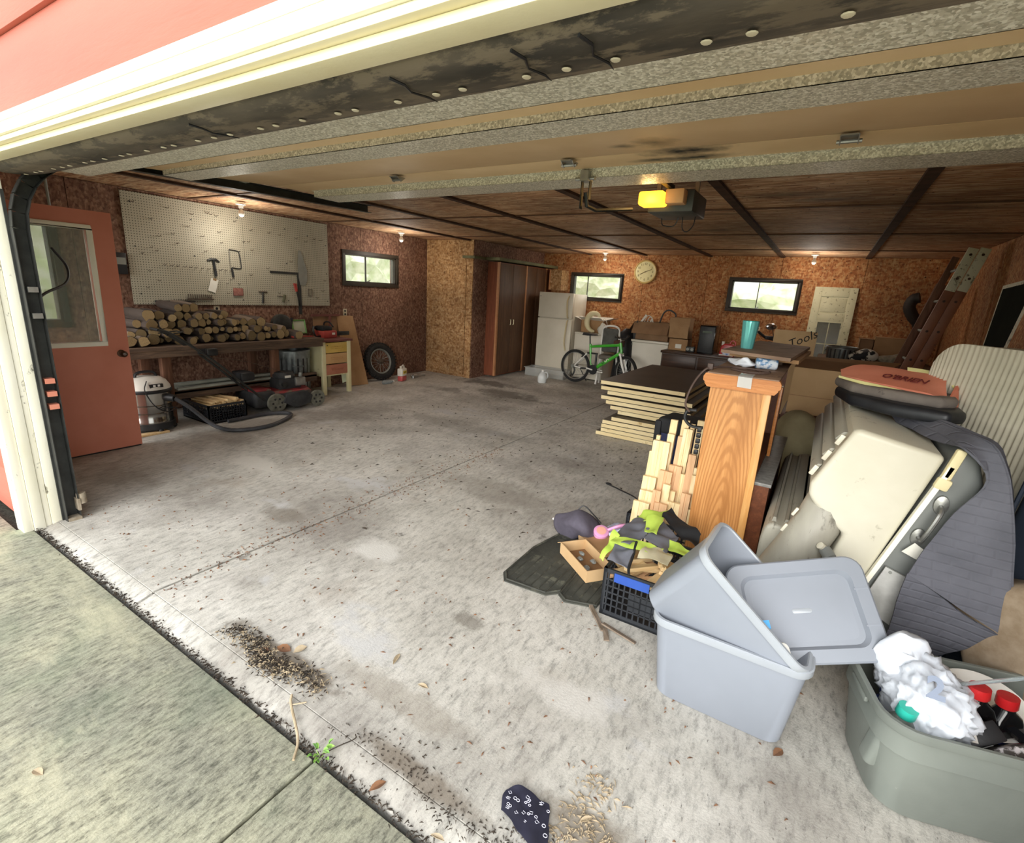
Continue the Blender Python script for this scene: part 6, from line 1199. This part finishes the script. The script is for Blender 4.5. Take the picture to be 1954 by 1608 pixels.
hp_ = thing('headphones', (-1.02, 2.90, .045), 'pink and peach headphones lying in front of the far crate', 'headphones', e=(R(20), R(10), 0))
mat('pink', 'd58fc0', 'e0a0cc', 5, .4, bmp=0); mat('peach', 'e0a08e', 'e8b0a0', 5, .5, bmp=0)
MB().lathe([(.045, 0), (.052, .01), (.05, .035), (.04, .04), (.0001, .04)], 24, (0, 0, .05), (.0, -.1, 1)).build('ear_cup', 'pink', hp_); MB().lathe([(.03, .04), (.032, .043), (.0001, .044)], 20, (0, 0, .05), (0, -.1, 1)).build('cup_cover', 'peach', hp_)
MB().tube(sm([(-.06, .03, .07), (-.075, -.03, .04), (-.04, -.075, .02), (.03, -.07, .02), (.06, -.03, .03)], 5), .016, 8).build('headband', 'peach', hp_); MB().lathe([(.04, 0), (.045, .01), (.042, .03), (.0001, .03)], 20, (.01, -.03, -.01), (0, -.1, 1)).build('ear_cup', 'pink', hp_)
t = thing('shiny_bag', (-.93, 2.97, .01), 'silver, black and pink shiny bag against the far crate', 'bag', rz=R(35))
MB().ball((0, 0, .07), (.10, .06, .07), 18, 12).build('body', mat('silver_film', '9ca0b4', 'b8bccc', 14, .25, .6, bmp=.5, bs=14), t, wob=.04, wsc=12); MB().tube(sm([(-.1, -.02, .1), (0, -.05, .16), (.1, -.0, .14)], 4), .012, 6).build('strap', 'pink', t); MB().ball((.03, -.09, .04), (.07, .04, .045), 14, 10).build('pouch', 'black_cloth', t, wob=.02)
t = thing('lighter', (-1.415, 3.06, .008), 'small blue and white plastic clip alone on the floor left of the mats', 'clip', rz=R(10))
MB().bb((-.04, -.012, -.006), (.012, .012, .006), bv=.003).build('body', 'white_plastic', t); MB().bb((.012, -.014, -.007), (.045, .014, .009), bv=.003).build('end', 'navy_plastic', t)
t = thing('black_hook_cord', (0, 0, 0), 'thin black cord on the floor behind the far crate', 'cord'); MB().tube(sm([(-1.37, 3.97, .008), (-1.25, 3.92, .008), (-1.05, 3.80, .01), (-.92, 3.5, .01)], 5), .006, 5).build('cord', 'black_plastic', t); MB().ball((-1.38, 3.98, .012), (.03, .02, .01), 8, 6).build('tip', 'black_plastic', t)
# ---- plastic boat standing on its side
mat('boat_cream', 'c6c1ae', 'd4d0bf', 2.2, .4, bmp=.1, dirt='a39d8a', dl=.62, ds=9); mat('boat_dusty', '928f84', 'aba89b', 2.2, .5, bmp=.12, dirt='77746a', dl=.6, ds=5, st=(3, .5, 1)); mat('boat_grey', '6e716f', '7b7e7b', 1.6, .5, bmp=.1, dirt='8e8f88', dl=.66, ds=6)
bt = thing('plastic_boat', (0, 0, 0), 'small cream and grey moulded plastic boat standing on its side', 'boat')
MB().prism([(.197, 1.14), (.50, 1.08), (.358, .52), (.215, .03), (.10, .03), (.16, .35), (.232, .655), (.098, .765), (.07, .80), (.068, .86), (.18, 1.125)], 2.5, 3.95, 'y').build('seat_moulding', 'boat_cream', bt, bevel=.028)
for k, f in enumerate((.12, .42, .72)):
    x, z = .068 + (.185 - .068) * f, .86 + (1.12 - .86) * f
    MB().prism([(x - .012, z), (x - .03, z + .012), (x + .0, z + .05), (x + .02, z + .05)], 2.56 + .02 * k, 3.9, 'y').build('side_rib', 'boat_dusty', bt, bevel=.006)
    MB().box((x - .012, 2.51, z + .03), (.02, .012, .05), (0, R(24), 0), bv=.004).build('tab', 'boat_cream', bt)
for k in range(2): MB().box((.035 - .03 * k, 2.53, .70 - .09 * k), (.014, .012, .045), (0, R(24), 0), bv=.004).build('tab', 'boat_cream', bt)
MB().tube([(.17, 2.62, .80), (.13, 2.56, .66), (.07, 2.54, .5), (.0, 2.56, .30), (-.05, 2.6, .05)], [.09, .095, .10, .11, .12], 16).build('corner_column', 'boat_dusty', bt)
sp2 = MB().lathe([(.024, 0), (.026, .004), (.026, .045), (.02, .05), (.0001, .05)], 16, (.175, 2.46, .585), (.55, -.6, -.5)); sp2.build('drain_fitting', 'boat_grey', bt); MB().lathe([(.014, 0), (.017, .01), (.017, .03), (.0001, .034)], 10, (.175, 2.46, .585), (-.6, -.4, .5)).build('fitting_cap', 'boat_cream', bt)
MB().prism([(-.092, .02), (-.09, .48), (-.08, .55), (-.05, .58), (.0, .57), (.02, .60), (.08, .60), (.14, .58), (.16, .5), (.16, .02)], 2.62, 4.05, 'y').build('side_pontoon', 'boat_dusty', bt, bevel=.025)
for x in (-.045, .01, .07): MB().prism([(x - .01, .57), (x + .014, .57), (x + .008, .60), (x - .004, .60)], 2.66, 4.0, 'y').build('pontoon_rib', 'boat_dusty', bt)
MB().prism([(.515, 1.085), (.56, 1.125), (.60, 1.09), (.635, .99), (.62, .86), (.54, .45), (.46, .03), (.225, .03), (.368, .52)], 2.52, 3.95, 'y').build('hull', 'boat_grey', bt, bevel=.02)
beam(MB(), (.517, 2.49, 1.05), (.225, 2.49, .05), .018, .03, (0, 0, 1)).build('gasket_strip', 'paint_white', bt)
MB().box((.522, 2.49, 1.06), (.035, .03, .13), (0, R(12), 0), bv=.01).build('corner_bracket', 'foam_cream', bt); MB().box((.505, 2.485, .975), (.05, .03, .05), (0, R(15), 0), bv=.01).build('corner_bracket', 'foam_cream', bt)
h_ = MB().tube(sm([(.525, 2.505, .875), (.522, 2.46, .865), (.505, 2.45, .80), (.488, 2.46, .735), (.484, 2.505, .725)], 4), .009, 8); h_.build('grab_handle', 'steel', bt)
for x, z in ((.526, .88), (.484, .722)): MB().lathe([(.032, 0), (.03, .006), (.012, .01), (.0001, .01)], 16, (x, 2.515, z), (0, -1, 0), sx=.8, sy=1.3).build('handle_foot', 'steel', bt)
MB().slab([(.405, 2.505, .565), (.548, 2.505, .520), (.497, 2.505, .29), (.352, 2.505, .36)], .012).build('motor_plate', mat('alu_plate', 'b9b9b5', 'cfcfcb', 14, .45, .15), bt)
MB().cyl((.425, 2.50, .545), (.425, 2.492, .545), .007, n=10).build('bolt', 'dull_steel', bt)
t = thing('paper_scrap', (.478, 2.485, .665), 'torn white paper scrap stuck below the boat handle', 'paper', e=(0, R(25), 0)); MB().slab([(-.03, 0, -.025), (.03, 0, -.02), (.035, 0, .03), (-.02, 0, .035)], .003).build('scrap', 'paper', t)
# ---- quilt
m, nt, b = base('quilt_grey', .9, 0, .15); v = coords(nt, world=True)
b.inputs['Base Color'].default_value = lin('5f6068'); c = ramp(nt, nz(nt, v, 6, 4), [(.3, '585961'), (.7, '6b6c75')]); nt.links.new(c, b.inputs['Base Color'])
br = nt.nodes.new('ShaderNodeTexBrick'); br.inputs['Scale'].default_value = 7; br.inputs['Mortar Size'].default_value = .045; br.inputs['Mortar Smooth'].default_value = 1; mp = coords(nt, (1, 1, 1), (R(90), R(48), 0), world=True); nt.links.new(mp, br.inputs['Vector']); br.inputs['Color1'].default_value = br.inputs['Color2'].default_value = (1, 1, 1, 1); br.inputs['Mortar'].default_value = (0, 0, 0, 1)
n1 = nz(nt, v, 40, 2); ad = nt.nodes.new('ShaderNodeMath'); ad.operation = 'MULTIPLY_ADD'; nt.links.new(n1, ad.inputs[0]); ad.inputs[1].default_value = .5; nt.links.new(br.outputs['Color'], ad.inputs[2]); bump(nt, b, ad.outputs[0], .55, .004)
qt = thing('quilt', (0, 0, 0), 'grey quilted blanket draped over the hull of the plastic boat', 'blanket')
def ribbon(A, B_, nv=9, sub=5, amp=.012, sc=7, th=.008, name='cover', bulge=0.0, par=None, m='quilt_grey'):
    a, b_ = sm(A, sub), sm(B_, sub); rows = []
    for i in range(nv + 1):
        v_ = i / nv; rows.append([p.lerp(q, v_) + noise.noise_vector(p.lerp(q, v_) * sc) * amp + Vector((0, -bulge * math.sin(math.pi * v_), 0)) for p, q in zip(a, b_)])
    return MB().grid(rows, th).build(name, m, par or qt, ang=80)
outer = [(0.30, 3.3, 1.16), (0.454, 2.9, 1.165), (0.545, 2.6, 1.175), (0.625, 2.46, 1.145), (0.695, 2.42, 0.974), (0.75, 2.40, 0.705), (0.766, 2.38, 0.471)]
inner = [(0.38, 3.0, 1.10), (0.489, 2.62, 1.11), (0.531, 2.45, 1.129), (0.604, 2.43, 1.031), (0.55, 2.43, 0.889), (0.500, 2.42, 0.72), (0.468, 2.40, 0.596)]
ribbon(outer, inner)
ribbon([(.30, 3.3, 1.165), (.454, 2.9, 1.17), (.56, 2.62, 1.18), (.64, 2.50, 1.15), (.72, 2.6, .97), (.78, 2.6, .7), (.79, 2.6, .47)], outer, name='cover_back')
ribbon([(0.466, 2.40, 0.600), (0.57, 2.405, 0.548), (0.682, 2.40, 0.489), (0.770, 2.38, 0.466)], [(0.450, 2.44, 0.20), (0.556, 2.45, 0.22), (0.646, 2.45, 0.27), (0.770, 2.40, 0.44)], 6, name='folded_corner')
# ---- folded water vest on the boat
vt = thing('water_vest', (.0, 0, 0), 'folded dusty black vest with an orange lettered panel on the boat', 'vest')
mat('vest_black', '15171c', '25272c', 8, .45, bmp=.3, bs=20); mat('vest_grey', '655d57', '7b726b', 7, .8, bmp=.5, bs=14, dirt='463f3d', dl=.6, ds=12); mat('vest_orange', 'cf7a60', 'dc8c72', 4, .6); mat('vest_yellow', 'e2dc96', 'ece6a8', 4, .6)
MB().prism([(.10, 3.28), (.16, 3.02), (.33, 2.84), (.52, 2.76), (.60, 2.86), (.60, 3.08), (.45, 3.28), (.25, 3.4)], 1.155, 1.215, 'z').build('lower_cushion', 'vest_black', vt, bevel=.024, wob=.012)
MB().prism([(.09, 3.30), (.17, 3.08), (.34, 2.93), (.50, 2.86), (.57, 2.92), (.58, 3.1), (.45, 3.3), (.22, 3.42)], 1.212, 1.262, 'z').build('upper_cushion', 'vest_grey', vt, bevel=.02, wob=.012)
ribbon([(.12, 3.34, 1.285), (.2, 3.35, 1.325), (.34, 3.32, 1.325), (.46, 3.24, 1.325), (.545, 3.16, 1.325)], [(.12, 3.24, 1.27), (.2, 3.12, 1.27), (.33, 3.04, 1.262), (.45, 2.95, 1.262), (.525, 2.92, 1.225)], 5, amp=.006, name='orange_panel', par=vt, m='vest_orange', th=.012)
ribbon([(.11, 3.20, 1.275), (.2, 3.08, 1.272), (.33, 3.02, 1.262), (.45, 2.93, 1.25)], [(.11, 3.19, 1.265), (.2, 3.065, 1.262), (.33, 3.0, 1.252), (.45, 2.92, 1.24)], 2, amp=.0, name='piping', par=vt, m='vest_yellow', th=.006)
ribbon([(.40, 3.30, 1.345), (.46, 3.27, 1.345), (.545, 3.2, 1.335), (.57, 3.1, 1.31)], [(.40, 3.27, 1.33), (.46, 3.24, 1.33), (.535, 3.15, 1.322), (.56, 3.06, 1.29)], 2, amp=0, name='piping', par=vt, m='vest_yellow', th=.006)
MB().slab([(.525, 2.93, 1.235), (.57, 3.08, 1.315), (.575, 3.0, 1.22), (.555, 2.92, 1.16)], .01).build('orange_end', 'vest_orange', vt)
text("O'BRIEN", .058, 'lettering', mat('vest_print', '5a1e1c', '6a2624', 6, .6) and 'vest_print', vt, (.375, 3.10, 1.3085), (R(22), R(0), R(-34)), .002, spacing=.95)
# ---- mattresses by the right wall
mat('sheet_beige', 'b0aa98', 'c2bcaa', 3, .8, bmp=.1); mat('sheet_side', 'a9a4ac', 'b8b3ba', 3, .8); mat('navy_fabric', '1f2836', '2a3444', 4, .75, bmp=.2, bs=40); mat('mattress_tan', '8d7a63', 'a2907a', 22, .9, bmp=.5, bs=50)
mt = thing('mattress', (.495, 3.22, 0), 'mattress in a pleated beige fitted cover standing on edge by the right wall', 'mattress', rz=R(-58))
rows = []; HT_ = 1.50
NX = 340
for i in range(25):
    v_ = i / 24; r_ = []
    for j in range(NX + 1):
        u_ = j / NX * .62; z = v_ * HT_
        zz = z; rc = .16   # rounded upper left corner
        top = HT_ - (rc - math.sqrt(max(0, rc * rc - (rc - u_) ** 2)) if u_ < rc else 0)
        zz = min(z / HT_ * top, top); ple = .006 * math.sin((u_ * 1.0 + zz * .32) * 230 + 1.5 * noise.noise(Vector((u_ * 5, zz * 2, 0)))) * min(1, v_ * 3)
        r_.append((u_, -.02 + ple * (1 - max(0, (v_ - .9) * 9)) - .0, zz))
    rows.append(r_)
MB().grid(rows, .03).build('pleated_face', 'sheet_beige', mt, ang=80)
MB().prism([(0.0, .02), (0, 1.34), (.06, 1.46), (.16, 1.495), (1.0, 1.50), (1.0, .02)], .0, .24, 'y').build('core', 'sheet_beige', mt, bevel=.02)
MB().bb((.62, -.035, .02), (1.0, .0, 1.49)).build('side_panel', 'sheet_side', mt)
nv_ = thing('navy_mattress', (.665, 2.62, 0), 'dark navy fabric mattress leaning in front of the beige one', 'mattress', e=(R(-3), R(4), R(-50)))
MB().bb((0, 0, .02), (.62, .13, 1.33), bv=.05).build('body', 'navy_fabric', nv_, wob=.02, wsc=3); MB().tube([(.02, -.005, .05), (.02, -.005, 1.28)], .008, 6).build('seam', 'navy_fabric', nv_)
tn = thing('tan_mattress', (.86, 2.42, .02), 'tan patterned mattress corner low at the right edge behind the old tote', 'mattress', e=(0, R(-24), R(-40)))
MB().bb((-.02, -.1, .05), (.55, .08, .62), bv=.05).build('body', 'mattress_tan', tn); MB().tube([(-.02, -.1, .12), (.55, -.1, .12)], .012, 6).build('piping', 'navy_fabric', tn)
# ---- threshold litter
mat('bandana_cloth', '1c1c2c', '26263a', 12, .85); mat('bandana_print', 'c4c4d4', 'd2d2e0', 12, .8)
bd = thing('bandana', (0, 0, 0), 'navy bandana with white paisley print lying on the threshold', 'bandana')
ribbon([(-.62, 1.12, .012), (-.585, 1.155, .02), (-.53, 1.16, .014), (-.475, 1.155, .012)], [(-.60, 1.06, .008), (-.56, 1.05, .016), (-.49, 1.02, .016), (-.41, 1.02, .01)], 8, amp=.008, sc=25, th=.003, name='cloth', par=bd, m='bandana_cloth')
rnd = random.Random(7)
for k in range(26):
    x = -.605 + rnd.random() * .17; y = 1.055 + rnd.random() * .085; z = .0135 + .012
    s_ = rnd.uniform(.004, .007); a0 = rnd.random() * 3
    pts = [(x + s_ * math.cos(a0 + a) * (1 if k % 2 else 1 + .4 * math.cos(a)), y + s_ * math.sin(a0 + a) * .8, z) for a in ([0, 1.57, 3.14, 4.71] if k % 2 == 0 else [i * .9 for i in range(7)])]
    MB().tube(pts, .0011, 4, closed=True).build('print_motif', 'bandana_print', bd)
mat('leaf_brown', '5c4030', '8a6244', 18, .8); mat('leaf_tan', '9c8b70', 'bfae92', 18, .8); mat('leaf_dark', '2c2620', '4a3f34', 18, .9)
def leafmb(l_, w_, c_=.006): return MB().grid([[(-l_ / 2, 0, 0), (-l_ / 4, -w_ * .38, c_), (0, -w_ / 2, c_), (l_ / 4, -w_ * .38, c_ * .6), (l_ / 2, 0, 0)], [(-l_ / 2, 0.0005, 0), (-l_ / 4, 0, 0), (0, 0, .001), (l_ / 4, 0, 0), (l_ / 2, .0005, 0)], [(-l_ / 2, .001, 0), (-l_ / 4, w_ * .38, c_), (0, w_ / 2, c_ * 1.2), (l_ / 4, w_ * .38, c_), (l_ / 2, .001, 0)]], .0008)
leaves = [(-1.80, 1.10, .07, .045, 'leaf_brown', 'reddish brown dead leaf in the litter pile on the threshold'), (-1.74, 1.14, .06, .04, 'leaf_tan', 'curled tan leaf at the back of the threshold litter pile'), (-1.86, 1.04, .06, .035, 'leaf_brown', 'dark curled leaf at the front of the litter pile'), (-.36, 1.19, .05, .016, 'leaf_tan', 'narrow pale leaf right of the bandana'),
          (-.99, .90, .06, .03, 'leaf_brown', 'brown leaf on the slab lip below the weed'), (-.72, .89, .05, .018, 'leaf_tan', 'narrow tan leaf on the joint left of the bandana'), (-1.95, .30, .05, .025, 'leaf_tan', 'single tan leaf on the open driveway slab'), (-1.35, 1.35, .07, .02, 'leaf_tan', 'curved pale seed pod on the floor inside the threshold'), (-2.40, 2.1, .05, .02, 'leaf_dark', 'dark dry leaf beside the floor joint'), (-1.15, 1.30, .05, .02, 'leaf_tan', 'small curled leaf nearest the middle of the garage floor edge'),
          (-.30, 1.90, .05, .03, 'leaf_brown', 'brown leaf by the left foot of the upright tote'), (.14, 1.83, .06, .03, 'leaf_brown', 'crumpled brown leaf under the right corner of the upright tote')]
rnd = random.Random(2)
for x, y, l_, w_, mm, lab in leaves:
    o = leafmb(l_, w_).build('dead_leaf', mm); o.location = (x, y, .003 if y > .97 else (-.010 if y > .86 else -.021)); o.rotation_euler = (rnd.uniform(-.1, .1), rnd.uniform(-.1, .1), rnd.uniform(0, 6)); tag(o, lab, 'leaf')
def litter(name, n, fn, m, label, l_=(.006, .03), w_=(.0012, .004), seed=1):
    rnd = random.Random(seed); mb = MB()
    for _ in range(n):
        x, y, z = fn(rnd); a = rnd.uniform(0, 6.28); l2 = rnd.uniform(*l_) / 2; ww = rnd.uniform(*w_) / 2; c_, s_ = math.cos(a), math.sin(a); dz = rnd.uniform(.0, .006)
        P_ = [(x + c_ * l2, y + s_ * l2, z), (x - s_ * ww, y + c_ * ww, z + .003 + dz), (x - c_ * l2, y - s_ * l2, z), (x + s_ * ww, y - c_ * ww, z + .003 + dz), (x, y, z - .0005)]
        mb.add(P_, [(0, 1, 4), (1, 2, 4), (2, 3, 4), (3, 0, 4), (0, 3, 2, 1)])
    tag(mb.build(name, m, smooth=False), label, 'litter', kind='stuff')
def pile(r):
    t_ = r.gauss(.5, .28); t_ = min(1, max(0, t_)); return (-2.1 + .62 * t_ + r.gauss(0, .02), 1.03 + .02 * math.sin(t_ * 9) + r.gauss(0, .03) + .0, .001 + abs(r.gauss(0, .006)))
litter('leaf_litter', 900, pile, 'leaf_dark', 'dark leaf litter drift along the threshold slab edge')
litter('straw_litter', 500, pile, 'leaf_tan', 'pale straw bits mixed in the threshold litter drift', seed=3)
litter('joint_debris', 1400, lambda r: ((lambda x: (x, .868 + r.gauss(0, .012), -.030 + abs(r.gauss(0, .006))))(r.uniform(-4.05, .3))), 'leaf_dark', 'dirt and debris filling the joint between driveway and garage floor', seed=4)
litter('edge_debris', 620, lambda r: ((lambda x: (x, .985 + .03 * math.sin(x * 11) + r.gauss(0, .022 + .02 * abs(math.sin(x * 5))), .001))(-1.3 + 1.3 * r.random() ** .7)), 'leaf_dark', 'scattered debris along the threshold near the bandana', (.004, .02), (.001, .004), seed=5)
litter('floor_bits', 380, lambda r: (r.uniform(-4, .2) , 1.0 + abs(r.gauss(0, 1.1)), .0005), 'leaf_brown', 'tiny brown leaf bits scattered over the concrete floor', (.006, .03), (.002, .008), seed=6)
litter('joint_leaf_bits', 500, lambda r: ((lambda y: (-2.70 + r.gauss(0, .03 + .02 * y), y, .0005))(r.uniform(1.0, 4.2))), 'leaf_brown', 'leaf bits collected along the floor control joint', seed=8)
litter('corner_bits', 330, lambda r: (lambda c: (c[0] + r.gauss(0, .035), c[1] + r.gauss(0, .03), .0005))(((-.37, 1.2), (-.30, 1.15), (-.40, 1.1), (-.36, 1.32), (-.22, 1.12))[r.randrange(5)]), 'leaf_tan', 'pale dry grass bits on the floor right of the bandana', (.01, .04), (.001, .004), seed=9)
litter('far_bits', 260, lambda r: (r.uniform(-4.6, -.9), r.uniform(2.6, 6.5), .0005), 'leaf_dark', 'dark specks of dirt over the middle of the floor', (.008, .05), (.004, .02), seed=10)
wd = thing('weed', (-1.245, .868, -.03), 'small bright green weed growing in the driveway joint', 'weed')
rnd = random.Random(1)
for k in range(16):
    a = rnd.uniform(0, 6.28); l_ = rnd.uniform(.02, .045); o = leafmb(.022, .012).build('leaf', 'leaf_green', wd); o.location = (l_ * math.cos(a), l_ * math.sin(a), .02 + rnd.uniform(0, .02)); o.rotation_euler = (rnd.uniform(-.6, .6), -.5, a)
for k in range(4): a = k * 1.6; MB().tube([(0, 0, 0), (.02 * math.cos(a), .02 * math.sin(a), .025)], .0012, 4).build('stem', 'leaf_green', wd)
t = thing('twig', (0, 0, 0), 'long pale forked twig lying across the joint beside the weed', 'twig')
MB().tube(sm([(-1.30, .80, -.012), (-1.36, .86, -.010), (-1.50, .93, .004), (-1.54, .96, .006)], 5), .005, 6).build('stem', 'leaf_tan', t); MB().tube(sm([(-1.50, .93, .004), (-1.46, .97, .008)], 3), .003, 5).build('side_shoot', 'leaf_tan', t)
t = thing('twig', (0, 0, 0), 'thin dark curved stem right of the weed', 'twig'); MB().tube(sm([(-1.24, .87, -.015), (-1.20, .91, .012), (-1.17, .96, .02), (-1.19, .98, .01)], 5), .0022, 5).build('stem', 'leaf_dark', t)
t = thing('bark_strip', (0, 0, 0), 'grey strips of bark on the floor at the foot of the near crate', 'bark')
for k, (a, b_) in enumerate((((-.80, 2.24, .01), (-.66, 2.08, .012)), ((-.68, 2.12, .02), (-.50, 2.09, .012)), ((-.66, 2.10, .01), (-.62, 2.02, .01)))): beam(MB(), a, b_, .022, .008, (0, 1, 0)).build('strip', 'bark_pale', t, wob=.008, wsc=30)
